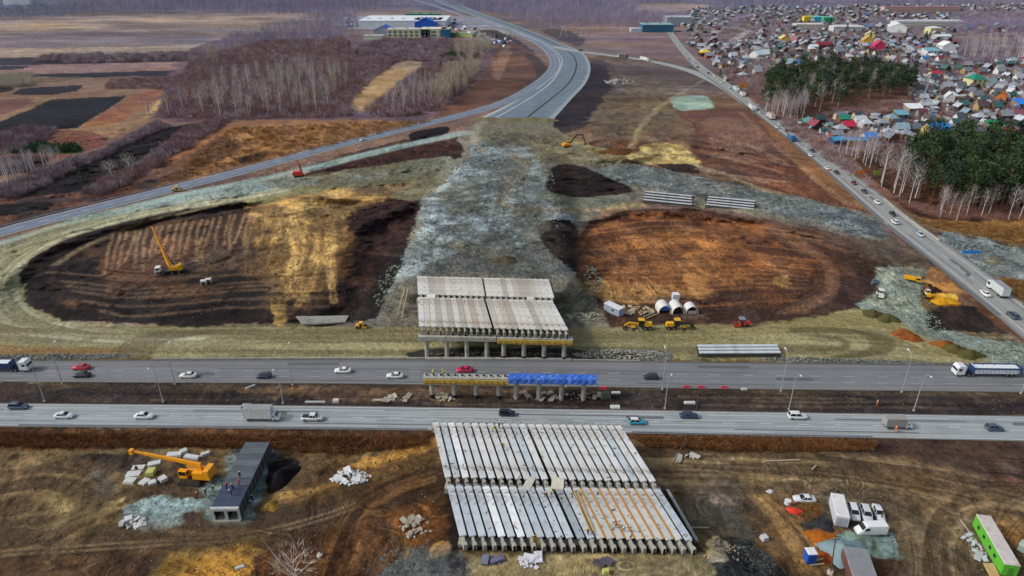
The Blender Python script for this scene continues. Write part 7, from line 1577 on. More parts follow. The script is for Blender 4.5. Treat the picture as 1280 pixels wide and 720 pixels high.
special = [(1150, 15, (150, 14, 9, 2.0, 'gable'), (196, 166, 150), (150, 110, 120), 'very long pink and beige three storey block beyond the village', .03), (1158, 33, (110, 13, 8, 2.0, 'hip'), (218, 218, 208), (196, 200, 204), 'long white two storey block with rows of windows', .03), (1010, 36, (44, 16, 7, 1.5, 'hip'), (214, 206, 196), (214, 212, 200), 'white school like building with a pale roof', .02),
    (1010, 27, (18, 10, 8, .6, 'shed'), (226, 206, 60), (206, 196, 90), 'bright yellow section of the three coloured building', .02), (1022, 27.3, (18, 10, 8, .6, 'shed'), (70, 180, 214), (120, 200, 220), 'sky blue section of the three coloured building', .02), (1034, 28, (18, 10, 8, .6, 'shed'), (60, 170, 120), (110, 190, 160), 'green section of the three coloured building', .02),
    (1058, 39, (46, 18, 7, 2, 'hip'), (200, 206, 206), (212, 214, 212), 'wide pale building right of the school', -.02), (1120, 39, (40, 22, 7, 5, 'gable'), (224, 226, 224), (224, 228, 228), 'large white gabled hall below the long blocks', 1.2), (1165, 42, (16, 14, 8, 2, 'hip'), (214, 206, 150), (226, 226, 220), 'pale yellow cubic house below the long white block', .1),
    (979, 54, (13, 10, 6, 4, 'gable'), (206, 168, 90), (214, 190, 120), 'tall ochre gabled house beside the pink one', 1.5), (991, 53, (12, 9, 6, 4, 'gable'), (214, 160, 160), (224, 196, 190), 'tall pink gabled house beside the ochre one', 1.2), (1096, 64, (11, 12, 7, 5, 'gable'), (206, 50, 100), (190, 60, 90), 'crimson and pink three storey gabled house', 1.5), (1083, 57, (12, 12, 7, 5, 'gable'), (200, 160, 70), (196, 160, 100), 'ochre gabled house left of the crimson one', 1.4), (1086, 50, (14, 11, 7, 4, 'gable'), (206, 190, 120), (210, 200, 150), 'yellow gabled house behind the ochre one', 1.2),
    (1181, 63, (16, 14, 6, 4, 'gable'), (226, 228, 228), (232, 234, 234), 'white gabled hall in the middle of the village', 1.5), (1162, 70, (14, 12, 6, 2, 'shed'), (206, 210, 210), (120, 180, 190), 'turquoise roofed white building below the white hall', .05), (1176, 50, (20, 12, 5, 2, 'gable'), (196, 200, 196), (226, 230, 230), 'low white roofed building above the white hall', .1), (1029, 61, (18, 10, 5, 3, 'gable'), (140, 60, 60), (138, 44, 56), 'dark red brick house beside the pale one', .1), (1016, 62, (9, 8, 4, 2, 'gable'), (200, 204, 206), (206, 220, 224), 'pale small house beside the dark red one', .1),
    (881, 70, (12, 9, 4, 3, 'hip'), (60, 50, 40), (236, 190, 40), 'small house with a bright yellow roof near the road', .1), (949, 72, (18, 12, 4, 3.5, 'gable'), (206, 210, 206), (200, 222, 222), 'white rambling house with a pale blue roof', .5), (1217, 107, (13, 12, 6, 4, 'hip'), (214, 208, 150), (20, 132, 104), 'pale yellow house with a bright green hipped roof', .1), (1167, 96, (8, 7, 3, 2, 'gable'), (214, 214, 210), (210, 40, 50), 'white house with a bright red roof', .1),
    (1085, 176, (8, 6.5, 3, 2, 'gable'), (196, 190, 176), (40, 140, 230), 'small house with a bright blue roof above the birches', .15), (1167, 172, (13, 9, 5.5, 4, 'gable'), (206, 176, 110), (46, 140, 226), 'large ochre house with a blue roof above the pine grove', .12), (1275, 134, (10, 8, 3, 2.5, 'shed'), (150, 120, 100), (30, 130, 224), 'blue roofed house at the right edge of the village', .1), (1058, 162, (8, 7, 3, 2.6, 'gable'), (120, 80, 70), (206, 40, 76), 'small house with a crimson roof on the first rows', .2), (1053, 153, (7, 6, 3, 2, 'gable'), (120, 84, 60), (24, 140, 116), 'small house with a green roof above the crimson one', .1),
    (1242, 162, (11, 7, 3, 2.4, 'shed'), (120, 110, 100), (24, 150, 100), 'long house with a bright green roof near the right edge', .05), (1258, 171, (12, 7, 3, 2.4, 'shed'), (110, 90, 84), (170, 44, 70), 'long house with a dark pink roof below the green one', .05), (1280, 166, (8, 7, 3, 2.4, 'shed'), (120, 140, 170), (20, 140, 220), 'blue roofed house next to the dark pink one', .05), (1046, 179, (9, 6, 2.6, 1.5, 'gable'), (60, 80, 110), (50, 160, 214), 'bright blue low shed by the birches and the road', .3), (1070, 180, (12, 4, 2.6, 1, 'shed'), (180, 140, 90), (60, 140, 200), 'long low shed with a blue roof edge', .02),
    (1007, 156, (8, 6, 2.6, 2, 'gable'), (60, 90, 80), (120, 180, 176), 'green sided hut beside the slanting road verge', .4), (1185, 128, (7, 6, 4.5, 3.5, 'gable'), (206, 206, 206), (214, 216, 216), 'tall narrow white gabled house behind the plots', 1.3), (1141, 140, (11, 8, 3.2, 2, 'shed'), (150, 140, 130), (236, 238, 236), 'house with a broad white roof by the mast', .05), (1125, 148, (8, 6, 3, 2, 'shed'), (100, 110, 110), (110, 170, 186), 'house with a turquoise roof left of the white roofed one', .05), (1251, 126, (8, 7, 3.5, 3, 'gable'), (190, 110, 50), (214, 110, 40), 'small orange house near the right edge', .8)]
taken = []
for px, py, k, wl, rf, lab, rz in special:
    p = at(px, py); big = k[0] > 30; house(p, rz, k, wl, rf, lab, name='long_building' if big else 'detached_house', cat='building' if big else 'house'); taken.append((p.x, p.y, k[0] * .62 if not big else k[0] * .5))
GROVE1 = [(938, 142), (925, 108), (960, 96), (1040, 82), (1110, 92), (1148, 128), (1120, 138), (1060, 146), (1010, 152)]
VILL = [(862, 58), (846, 30), (860, 12), (960, 8), (1290, 6), (1330, 200), (1290, 196), (1230, 188), (1170, 184), (1100, 190), (1060, 196), (1012, 160), (990, 142), (1010, 152), (1130, 142), (1150, 128), (1110, 90), (1040, 80), (960, 92), (925, 104)]
GAPS = [[(1196, 40), (1280, 40), (1280, 74), (1200, 84)], [(1180, 14), (1330, 14), (1330, 34), (1200, 34)], [(905, 24), (935, 18), (940, 44), (900, 66)]]
spots = []
y = 385.0
while y < 1500:
    row = 15 if y < 560 else (22 if y < 900 else 34)
    x = 60.0 + rv.uniform(0, 8)
    while x < 1150:
        gx_ = x + rv.uniform(-2, 2); gy_ = y + rv.uniform(-3, 3) + .1 * x
        v = -gy_ * SP + 0; zc_ = gy_ * CP + CAMH * SP; px = 640 + FPX * gx_ / zc_; py = 360 + FPX * (CAMH * CP - gy_ * SP) / zc_
        if inpoly(px, py, VILL) and px < 1300 and py > 5 and not any(inpoly(px, py, g) for g in GAPS) and rv.random() < (.93 if y < 900 else .8):
            if all((gx_ - a) ** 2 + (gy_ - b) ** 2 > (r + 4) ** 2 for a, b, r in taken): spots.append((py, px, gx_, gy_))
        x += rv.uniform(10, 14) * (1 if y < 560 else (1.35 if y < 900 else 1.9))
    y += row * rv.uniform(.8, 1.15)
spots.sort(reverse=True)
n_ind = 295 - len(special)
place = lambda px, py: ('between the two pine groves' if py > 135 else 'right of the far pine grove' if py > 85 and px > 1130 else 'near the road junction' if px < 935 else 'beyond the far pine grove' if py > 45 else 'at the far village end')
wts = [r[2] for r in ROOFS]; rank = {}
for py, px, gx_, gy_ in spots[:n_ind]:
    rn_, rc, _ = rv.choices(ROOFS, wts)[0]; wn_, wc = rv.choice(WALLS); k = rv.choice(KINDS_[:6] if py > 120 else KINDS_[:5])
    q_ = rv.uniform(.7, 1.0); rc = tuple(max(0, min(255, int((c * .72 + .28 * (sum(rc) / 3 + (-8, 0, 14)[ci])) * q_))) for ci, c in enumerate(rc))
    key = (rn_, wn_, place(px, py)); rank[key] = rank.get(key, 0) + 1
    lab = '%s house with a %s roof %s' % (wn_, rn_, place(px, py))
    house((gx_, gy_, 0), rv.choice([0, 0, 1.57]) + .1 + rv.uniform(-.12, .12), k, wc, rc, lab, 'village houses ' + key[2] + ', ' + key[1] + ' with ' + key[0] + ' roofs', windows=py > 60)
# the far sheds and houses, past the nearest three hundred: one mass
def merged(name, label, cat, items, mat_list, kind='stuff'):
    """items: (verts array, faces array (tri/quad), material index, 3x3 matrix, offset)"""
    V, F, MI, o_ = [], [], [], 0; nlp = []
    for vs, fs, mi, M_, off in items:
        V.append(vs @ M_.T + off); F.append((fs + o_).ravel()); MI.append(np.full(len(fs), mi, np.int32)); nlp.append(np.full(len(fs), fs.shape[1], np.int32)); o_ += len(vs)
    V = np.concatenate(V).astype(np.float32); F = np.concatenate(F).astype(np.int32); MI = np.concatenate(MI); nlp = np.concatenate(nlp)
    me_ = bpy.data.meshes.new(name); me_.vertices.add(len(V)); me_.vertices.foreach_set('co', V.ravel()); me_.loops.add(len(F)); me_.loops.foreach_set('vertex_index', F)
    me_.polygons.add(len(nlp)); me_.polygons.foreach_set('loop_start', np.concatenate([[0], np.cumsum(nlp)[:-1]]).astype(np.int32))
    for m_ in mat_list: me_.materials.append(m_)
    me_.polygons.foreach_set('material_index', MI); me_.update(); me_.validate()
    o = bpy.data.objects.new(name, me_); C.objects.link(o); return tag(o, label, cat, kind=kind)
def rotz(a, s=1.0, sz=None): c, d = math.cos(a) * s, math.sin(a) * s; return np.array([[c, -d, 0], [d, c, 0], [0, 0, s if sz is None else sz]])
bx_v = np.array([(-1, -1, 0), (1, -1, 0), (1, 1, 0), (-1, 1, 0), (-1, -1, 1), (1, -1, 1), (1, 1, 1), (-1, 1, 1)], float); bx_f = np.array([(0, 1, 5, 4), (1, 2, 6, 5), (2, 3, 7, 6), (3, 0, 4, 7)])
gb_v = np.array([(-1.1, -1.15, .93), (1.1, -1.15, .93), (1.1, 0, 1.7), (-1.1, 0, 1.7), (1.1, 1.15, .93), (-1.1, 1.15, .93)], float); gb_f = np.array([(0, 1, 2, 3), (3, 2, 4, 5)])
haze_tint = lambda c: tuple(int(v * .62 + w_ * .3) for v, w_ in zip(c, (130, 134, 152)))  # distance haze mixed into the wall and roof colours
vm = [mat('hazed_wall_%d' % i, haze_tint(c), .9) for i, (_, c) in enumerate(WALLS)] + [mat('hazed_roof_%d' % i, haze_tint(c), .7) for i, (_, c, _) in enumerate(ROOFS)]
items = []
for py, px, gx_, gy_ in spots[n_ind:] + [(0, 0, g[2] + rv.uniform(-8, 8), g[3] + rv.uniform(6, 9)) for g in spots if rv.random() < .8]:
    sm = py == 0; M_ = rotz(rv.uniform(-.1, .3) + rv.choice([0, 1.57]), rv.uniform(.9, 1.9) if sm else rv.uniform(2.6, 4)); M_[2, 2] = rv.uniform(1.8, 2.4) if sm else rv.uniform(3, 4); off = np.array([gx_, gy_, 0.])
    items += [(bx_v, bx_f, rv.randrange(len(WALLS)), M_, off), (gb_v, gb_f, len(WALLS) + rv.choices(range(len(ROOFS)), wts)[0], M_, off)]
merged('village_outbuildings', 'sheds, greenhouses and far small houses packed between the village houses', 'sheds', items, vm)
# fences between plots
fm = MB()
for i in range(240):
    py, px, gx_, gy_ = rv.choice(spots); a_ = .1 + rv.choice([0, 1.57]); L = rv.uniform(8, 22); d = Vector((math.cos(a_), math.sin(a_), 0)); p = Vector((gx_ + rv.uniform(-6, 6), gy_ + 6, .9)); fm.bar(p, p + d * L, .12, 1.7, mi=rv.randrange(4))
o = fm.build('plot_fences', [mat('fence_a', (120, 110, 104), .8), mat('fence_b', (70, 60, 56), .8), mat('fence_c', (170, 176, 180), .7), mat('fence_d', (60, 110, 96), .7)]); tag(o, 'board and sheet fences dividing the village plots', 'fences', kind='stuff')
# factory by the ring road
def hall(label, px, py, L, W, H, wall, roof, rz=0, name='factory_hall', form='flat', win=0, band=None):
    t = thing(name, label, 'building', at(px, py), rz); m_ = MB(); m_.box(-L / 2, L / 2, 0, W, 0, H)
    if form == 'gable': m_.prism([(-L / 2, H), (L / 2, H), (0, H + L * .22)], 0, W, axis='y')
    m_.build('wall', mat('hall_%d_%d_%d' % wall, wall, .7, scale=.1), t); m_ = MB()
    if form == 'gable':
        for s in (-1, 1): vs = [(s * (L / 2 + .6), -.6, H - .1), (s * (L / 2 + .6), W + .6, H - .1), (0, W + .6, H + L * .22 + .1), (0, -.6, H + L * .22 + .1)]; m_.add(vs + [(a, b, c + .4) for a, b, c in vs], [(0, 1, 2, 3), (4, 5, 6, 7), (0, 1, 5, 4), (1, 2, 6, 5), (2, 3, 7, 6), (3, 0, 4, 7)])
    else:
        m_.box(-L / 2 - .3, L / 2 + .3, -.3, W + .3, H, H + .6)
        for k in range(int(L / 18)): m_.box(-L / 2 + 6 + k * 18, -L / 2 + 10 + k * 18, W * .3, W * .45, H + .6, H + 1.8)
    m_.build('roof', mat('hroof_%d_%d_%d' % roof, roof, .6, scale=.08, var=.1), t)
    if win:
        for r_ in range(2):
            for k in range(win):
                x = -L / 2 + (k + .5) * L / win; m_ = MB(); m_.box(x - L / win * .3, x + L / win * .3, -.15, .1, 2 + r_ * 4.2, 4.6 + r_ * 4.2); m_.build('window', mat('hall_glass', (96, 106, 116), .3), t)
    if band: m_ = MB(); m_.box(-L / 2 - .1, L / 2 + .1, -.2, .05, band[0], band[1]); m_.box(-L / 2 + 3, -L / 2 + 8, -.3, 0, 0, 5); m_.build('cladding_band', mat('band_blue', (24, 96, 190), .5), t)
    return t
hall('large white factory hall with a flat roof beyond the woods', 503, 36, 132, 95, 11, (206, 216, 220), (226, 232, 234))
hall('second white factory hall joined on the right of the larger one', 535, 35, 40, 45, 11, (190, 204, 210), (216, 224, 226))
hall('blue gabled workshop at the left of the factory', 479, 44, 26, 26, 6, (150, 160, 180), (30, 96, 200), form='gable')
hall('second blue gabled workshop behind the office block', 532, 37, 32, 20, 9, (24, 90, 196), (34, 110, 210), form='gable')
hall('cream office block with two rows of windows', 511, 47.5, 58, 22, 10.5, (206, 206, 166), (196, 198, 186), win=8)
hall('cream factory wing with a blue glazed corner', 542, 47.5, 34, 26, 11, (206, 206, 170), (226, 220, 204), win=3)
hall('blue glazed corner block of the factory', 557, 47.7, 12, 24, 11, (20, 96, 134), (190, 190, 180))
hall('long green roofed shed behind the factory', 529, 23, 62, 12, 7, (70, 130, 120), (60, 140, 110))
hall('low green container row below the factory', 577, 46, 34, 10, 4, (150, 170, 110), (130, 160, 110), rz=-.5)
hall('low pale building at the left of the factory', 467, 50, 26, 12, 5, (200, 204, 190), (190, 196, 190))
hall('blue green warehouse by the link road junction', 822, 40.5, 44, 30, 10, (36, 92, 120), (140, 176, 176))
hall('grey warehouse at the right of the blue green one', 849, 32, 40, 30, 12, (150, 156, 166), (196, 200, 206))
hall('low silver sheds left of the blue green warehouse', 800, 40, 26, 16, 4, (190, 196, 206), (200, 206, 216))
hall('tiny white farm building on the far left horizon', 22, 6, 60, 30, 14, (220, 226, 230), (226, 230, 232))
for i, (x, y_, c) in enumerate(((640, 60, 0), (828, 52, 1))): pass
rl = random.Random(9); m_ = []
for i in range(170):
    x = rl.choice([rl.uniform(560, 640), rl.uniform(433, 470), rl.uniform(800, 860)]); yy = 26 + (x - 560) * .35 + rl.uniform(-3, 8) if 560 <= x <= 640 else rl.uniform(26, 34) if x < 470 else rl.uniform(28, 40)
    p = G(x, yy); m_.append((bx_v, bx_f, rl.randrange(4), rotz(rl.uniform(0, 3), rl.uniform(1.2, 3.2)) @ np.diag([1, .5, 1]), np.array([p.x, p.y, 0])))
merged('yard_goods', 'pallets, vehicles and goods stored in the factory yards', 'goods', [(np.vstack([v]), np.vstack([f, [[4, 5, 6, 7]]]), a, b, c) for v, f, a, b, c in m_], [mat('goods_w', (222, 224, 226), .7), mat('goods_b', (60, 90, 150), .7), mat('goods_g', (120, 122, 126), .7), mat('goods_d', (60, 60, 66), .7)])
# pylons by the wide road
for (x, y_) in ((637, 50), (832, 45), (857, 46), (551, 20)):
    p = at(x, y_) if x < 800 or x > 858 else at(x - 128 + 0, y_ + 2); t = thing('power_pylon', 'thin steel A-frame pylon %s' % ('left of the wide new road' if x == 637 else 'right of the wide new road, left one' if x == 832 else 'right of the wide new road, right one' if x == 857 else 'beside the far road past the factory'), 'pylon', p)
    for s in (-1, 1): m_ = MB(); m_.cyl((s * 5, 0, 0), (0, 0, 16), .35, .2, n=6); m_.build('strut', galv, t)
    m_ = MB(); m_.bar((-6, 0, 14), (6, 0, 14), .35); m_.build('crossarm', galv, t)
# ------------------------------------------------------------------ trees and thickets
rp = np.random.RandomState(4)
def slivers(n, rx, rz, zc, ln, wd, up=.5, shell=.35, hemi=False):
    """thin leafless twigs (or needle tufts) spread through a crown: n triangles"""
    d = rp.normal(size=(n, 3)); d /= np.linalg.norm(d, axis=1)[:, None]
    if hemi: d[:, 2] = np.abs(d[:, 2])
    r = (shell + (1 - shell) * rp.rand(n) ** .6)[:, None]; c = d * r * np.array([rx, rx, rz]) + np.array([0, 0, zc])
    t = d * np.array([1, 1, .6]) + np.array([0, 0, up]) + rp.normal(size=(n, 3)) * .35; t /= np.linalg.norm(t, axis=1)[:, None]
    s = np.cross(t, rp.normal(size=(n, 3))); s /= np.linalg.norm(s, axis=1)[:, None]
    L = ln * (.6 + .8 * rp.rand(n))[:, None]; W = wd * (.7 + .6 * rp.rand(n))[:, None]
    v = np.stack([c - s * W / 2, c + s * W / 2, c + t * L], 1).reshape(-1, 3); return v, np.arange(3 * n).reshape(-1, 3)
def limbs(h, n, spread, r0, base=.3, top=.95):
    m_ = MB(); m_.cyl((0, 0, -.2), (rp.uniform(-.3, .3), rp.uniform(-.3, .3), h * .55), r0, r0 * .6, n=5, cap=False); tp = m_.v[-1]; m_.cyl((tp[0], tp[1], h * .54), (rp.uniform(-.6, .6), rp.uniform(-.6, .6), h * top), r0 * .6, r0 * .15, n=5, cap=False)
    b = MB()
    for k in range(n):
        z = h * (base + (.9 - base) * (k + rp.rand()) / n); a = rp.uniform(0, 6.28); L = spread * (1.25 - z / h) * rp.uniform(.7, 1.2); e = Vector((math.cos(a) * L, math.sin(a) * L, z + L * rp.uniform(.7, 1.3))); b.cyl((0, 0, z), e, r0 * .3, r0 * .08, n=3, cap=False)
        for q in range(2): f = Vector((math.cos(a + rp.uniform(-1, 1)) * L * .5, math.sin(a + rp.uniform(-1, 1)) * L * .5, L * rp.uniform(.3, .9))); m0 = Vector((0, 0, z)).lerp(e, .5 + .2 * q); b.cyl(m0, m0 + f, r0 * .15, r0 * .05, n=3, cap=False)
    return m_, b
def tri(m_):
    V = np.array(m_.v, float); F = []
    for f in m_.f:
        for k in range(1, len(f) - 1): F.append((f[0], f[k], f[k + 1]))
    return V, np.array(F)
birk = mat('birch_bark', (222, 216, 212), .8, var=.3, scale=3); bark = mat('dark_bark', (128, 110, 100), .9); pbark = mat('pine_bark', (128, 88, 64), .9, var=.25)
twl = mat('twigs_lilac', (160, 148, 148), .95, var=.25, scale=.05); twp = mat('twigs_purple', (128, 102, 110), .95, var=.3, scale=.03); twr = mat('twigs_rust', (152, 108, 88), .95, var=.25, scale=.04); twk = mat('twigs_khaki', (188, 178, 154), .95, var=.2, scale=.05); twg = mat('twigs_grey', (172, 160, 164), .95, var=.2, scale=.04)
ndl = mat('pine_needles', (56, 80, 42), .9, var=.35, scale=.25); ndl2 = mat('pine_needles_dark', (36, 58, 38), .9, var=.35, scale=.25); ylw = mat('dry_grass', (150, 118, 66), .95, var=.3, scale=.4); rst = mat('rust_weeds', (122, 74, 36), .95, var=.35, scale=.3); fir = mat('young_pine', (40, 78, 34), .9, var=.3, scale=.2)
def tree_proto(name, cat, kind, tw, group, bk=birk, n=150):
    t = thing(name, 'x', cat, (0, 0, 0), 0, group)
    if kind == 'birch':
        a, b = limbs(16, 12, 3.4, .17, .4); v, f = slivers(230, 2.9, 6.0, 11, 1.5, .10, up=.6, shell=.15)
    elif kind == 'broad':
        a, b = limbs(9, 14, 4.6, .25, .2, .8); v, f = slivers(n, 4.2, 4.2, 6.3, 1.3, .10, up=.4, shell=.3)
    elif kind == 'poplar':
        a, b = limbs(17, 12, 2.2, .25, .1); v, f = slivers(n, 2.4, 7.6, 9, 1.9, .16, up=1.4, shell=.1)
    elif kind == 'pine':
        a, b = limbs(17, 10, 2.6, .22, .5); vv, ff, o_ = [], [], 0
        for q in range(22):
            z = rp.uniform(7.0, 17.0); rr = 3.0 * (1 - max(0, z - 9) / 10) * rp.uniform(.3, 1); an = rp.uniform(0, 6.28); v, f = slivers(15, 1.5, .85, 0, .9, .75, up=.3, shell=.2); vv.append(v + np.array([math.cos(an) * rr, math.sin(an) * rr, z])); ff.append(f + o_); o_ += len(v)
        v, f = np.concatenate(vv), np.concatenate(ff)
    elif kind == 'spruce':
        a, b = limbs(12, 4, 1.5, .2, .1); vv, ff, o_ = [], [], 0
        for q in range(11):
            z = .8 + q * 1.05; v, f = slivers(26, 2.8 * (1 - q / 11.5), .5, z, 1.0, .6, up=-.1, shell=.5); vv.append(v); ff.append(f + o_); o_ += len(v)
        v, f = np.concatenate(vv), np.concatenate(ff)
    me_ = a.mesh('trunk', bk); o = bpy.data.objects.new('trunk', me_); C.objects.link(o); o.parent = t
    bv, bf = tri(b); nb = len(bv); V = np.concatenate([bv, v]); F = [tuple(q) for q in bf] + [tuple(q + nb) for q in f]
    me_ = bpy.data.meshes.new('crown'); me_.from_pydata([tuple(q) for q in V], [], F); me_.materials.append(bk); me_.materials.append(tw); me_.polygons.foreach_set('material_index', [0] * len(bf) + [1] * len(f)); me_.update()
    o = bpy.data.objects.new('crown', me_); C.objects.link(o); o.parent = t; return t
used_p = set()
def plant(proto, px, py, label, s=1.0, z=None):
    p = at(px, py); o = proto
    if proto.name in used_p: o = copy_tree(proto)
    used_p.add(proto.name if o is proto else '')
    o.location = p; o.rotation_euler = (0, 0, rp.uniform(0, 6.28)); o.scale = (s, s, s * rp.uniform(.88, 1.12)); o['label'] = label; return o
B = [tree_proto('birch_tree', 'birch', 'birch', twl, None) for _ in range(4)]
BR = [tree_proto('bare_tree', 'bare tree', 'broad', tw, None, bark) for tw in (twp, twg, twr, twl)]
PO = [tree_proto('poplar_tree', 'poplar', 'poplar', twk, None, bark, 260) for _ in range(2)]
PI = [tree_proto('pine_tree', 'pine', 'pine', m_, None, pbark) for m_ in (ndl, ndl, ndl2, ndl2)]
SPR = [tree_proto('spruce_tree', 'spruce', 'spruce', ndl2, None, bark) for _ in range(2)]
PALE = tree_proto('pale_bare_tree', 'bare tree', 'broad', twk, None, birk, 320)
def rnd_in(P, n, dist=3.0, tries=60, avoid=None):
    """n spots inside an outline, even over the ground"""
    W = [G(x, y) for x, y in P]; x0, x1 = min(p.x for p in W), max(p.x for p in W); y0, y1 = min(p.y for p in W), max(p.y for p in W); wp = [(p.x, p.y) for p in W]; out = []; k = 0
    while len(out) < n and k < n * tries:
        k += 1; x = rp.uniform(x0, x1); y = rp.uniform(y0, y1)
        if inpoly(x, y, wp) and (dist <= 0 or all((x - a) ** 2 + (y - b) ** 2 > dist * dist for a, b in out[-250:])): out.append((x, y))
    return out
def topx(x, y): zc_ = y * CP + CAMH * SP; return 640 + FPX * x / zc_, 360 + FPX * (CAMH * CP - y * SP) / zc_
def grove(P, n, protos, label, group, s0=.8, s1=1.2, dist=3.0):
    for x, y in sorted(rnd_in(P, n, dist), key=lambda q: q[1]):
        pr = protos[rp.randint(len(protos))]; o = copy_tree(pr) if pr.name in used_p else pr; used_p.add(pr.name)
        s = rp.uniform(s0, s1); o.location = (x, y, 0); o.rotation_euler = (0, 0, rp.uniform(0, 6.28)); o.scale = (s, s, s * rp.uniform(.9, 1.1)); o['label'] = label; o['group'] = group
grove([(1122, 218), (1150, 200), (1200, 196), (1330, 206), (1350, 268), (1290, 268), (1210, 268), (1160, 262), (1130, 240)], 170, PI, 'dense pine in the grove right of the slanting road', 'pines of the near grove', .85, 1.35, 3.8)
grove([(945, 136), (955, 112), (990, 98), (1040, 96), (1090, 98), (1140, 112), (1136, 124), (1080, 130), (1040, 140), (990, 144), (960, 146)], 150, PI, 'dark pine in the far grove beside the village', 'pines of the far grove', .95, 1.3, 6)
grove([(960, 136), (1000, 110), (1090, 106), (1120, 118), (1040, 140), (990, 144)], 34, B, 'leafless birch mixed among the pines of the far grove', 'birches inside the far grove', 1.0, 1.2, 8)
plB = 'leafless white-stemmed birch '
grove([(1088, 232), (1106, 240), (1132, 258), (1150, 262), (1140, 236), (1110, 222)], 8, B, plB + 'at the road edge of the near pine grove', 'birches before the near grove', 1.0, 1.3, 3)
grove([(1150, 262), (1300, 272), (1300, 276), (1170, 272)], 9, B, plB + 'in front of the near pine grove', 'birches in front of the near grove', .7, 1.0, 5)
grove([(1040, 190), (1060, 196), (1090, 214), (1100, 206), (1064, 186)], 16, B, plB + 'between the plots and the slanting road', 'birches beside the plots', .7, 1.1, 3)
grove([(950, 140), (1000, 140), (1010, 146), (975, 150)], 26, B, plB + 'at the front of the far pine grove', 'birches before the far grove', .8, 1.1, 4)
grove([(1000, 92), (1100, 92), (1120, 104), (1030, 100)], 40, B, plB + 'behind the far pine grove', 'birches behind the far grove', .8, 1.1, 6)
grove([(930, 112), (948, 106), (960, 130), (944, 136)], 16, BR, 'grey leafless tree at the left end of the far grove', 'bare trees by the far grove', .8, 1.1, 5)
grove([(1198, 50), (1280, 56), (1280, 78), (1204, 80)], 60, B, plB + 'in the clump inside the village', 'birches inside the village', .7, 1.0, 7)
grove([(1120, 142), (1280, 130), (1290, 186), (1080, 186)], 40, BR, 'low leafless garden tree among the plots', 'garden trees among the plots', .35, .6, 10)
grove([(872, 50), (1280, 30), (1280, 84), (950, 84)], 60, BR, 'leafless garden tree in the village', 'garden trees in the village', .5, .9, 20)
grove([(880, 70), (1080, 20), (1180, 60), (1080, 78)], 10, SPR, 'dark spruce standing between village houses', 'spruces in the village', .9, 1.3, 30)
for x, y, s, l in ((1273, 275, 1.1, 'big pale leafless birch at the right edge in front of the pines'), (1195, 276, .7, 'small leaning birch before the pines')): plant(B[0], x, y, l, s)
plant(PO[0], 265, 84, 'tall pale leafless willow at the left tip of the woods', 1.5); plant(PO[1], 272, 86, 'second tall pale willow just right of the taller one', 1.25)
plant(PALE, 140, 222, 'pale leafless tree beside the black strip, left of its twin', .9); plant(PALE, 163, 214, 'pale leafless tree beside the black strip, right of its twin', .9); plant(BR[1], 187, 144, 'grey rounded leafless tree by the golden track', 1.3); plant(PALE, 372, 735, 'pale bare tree near the lower edge beside the timber pole', .95)
for x, y, s, l in ((102, 226, .75, 'round green pine beside the black strip'), (212, 178, .55, 'small dark green conifer among the purple thicket'), (551, 86, .6, 'green conifer on the left of the glade woods'), (447, 72, .7, 'dark conifer at the left edge of the purple woods'), (437, 60, .8, 'tall dark conifer near the factory fence'), (529, 100, .8, 'dark conifer right of the glade'), (565, 98, .7, 'dark conifer among the birches right of the glade'), (900, 95, .5, 'small spruce by the junction')): plant(SPR[0], x, y, l, s)
grove([(556, 76), (600, 80), (616, 62), (600, 56)], 26, PO, 'pale leafless poplar in the row by the brown cutting, far part', 'poplars by the brown cutting, far part', .9, 1.3, 7)
grove([(540, 136), (566, 128), (600, 100), (592, 84), (560, 100), (540, 118)], 48, PO, 'pale leafless poplar along the brown cutting', 'poplars along the brown cutting', .8, 1.15, 6)
grove([(205, 145), (300, 100), (430, 90), (440, 110), (400, 140), (290, 150)], 120, B + B + PO, 'pale leafless tree standing out of the purple thicket', 'pale trees in the purple thicket', .8, 1.2, 8)
grove([(205, 145), (240, 80), (330, 52), (440, 56), (440, 90), (430, 130), (400, 146)], 120, BR, 'dark leafless tree in the purple thicket', 'dark trees in the purple thicket', .9, 1.4, 9)
grove([(470, 140), (520, 100), (550, 110), (540, 136), (500, 148)], 32, B, plB + 'right of the golden glade', 'birches right of the glade', .7, 1.0, 6)
grove([(0, 236), (60, 216), (80, 206), (60, 200), (0, 218), (-20, 232)], 38, B, plB + 'in the row at the left edge', 'birches at the left edge', .55, .75, 3)
# masses nobody could count
def mass(name, label, cat, P, n, kinds, mats_, dist=0, smin=.7, smax=1.3, kind='stuff'):
    it = []
    for x, y in rnd_in(P, n, dist):
        j = rp.randint(len(kinds)); v, f, mi = kinds[j]; s = rp.uniform(smin, smax); it.append((v, f, mi, rotz(rp.uniform(0, 6.28), s), np.array([x, y, zat(*topx(x, y)) if 150 < topx(x, y)[1] < 800 else 0])))
    return merged(name, label, cat, it, mats_, kind)
def sh(n, r, h, ln, wd): v, f = slivers(n, r, h, 0, ln, wd, up=.6, shell=.2, hemi=True); return v, f
def bt(n, h, r):
    v, f = slivers(n, r, h * .35, h * .62, 1.6, .2, up=.9, shell=.1); m_ = MB(); m_.cyl((0, 0, 0), (rp.uniform(-.4, .4), 0, h * .85), .2, .07, n=3, cap=False); tv, tf_ = tri(m_); return (v, f), (tv, tf_)
shr = [(*sh(80, 3.4, 3.6, 1.5, .2), i % 4) for i in range(8)]
TM = [twp, twp, twr, twg]
mass('shrub_thicket', 'purple brown leafless thicket filling the woods beyond the ring road', 'thicket', [(200, 148), (208, 118), (240, 78), (330, 52), (430, 50), (440, 70), (500, 76), (470, 94), (436, 128), (448, 146), (300, 150)], 5200, shr, TM)
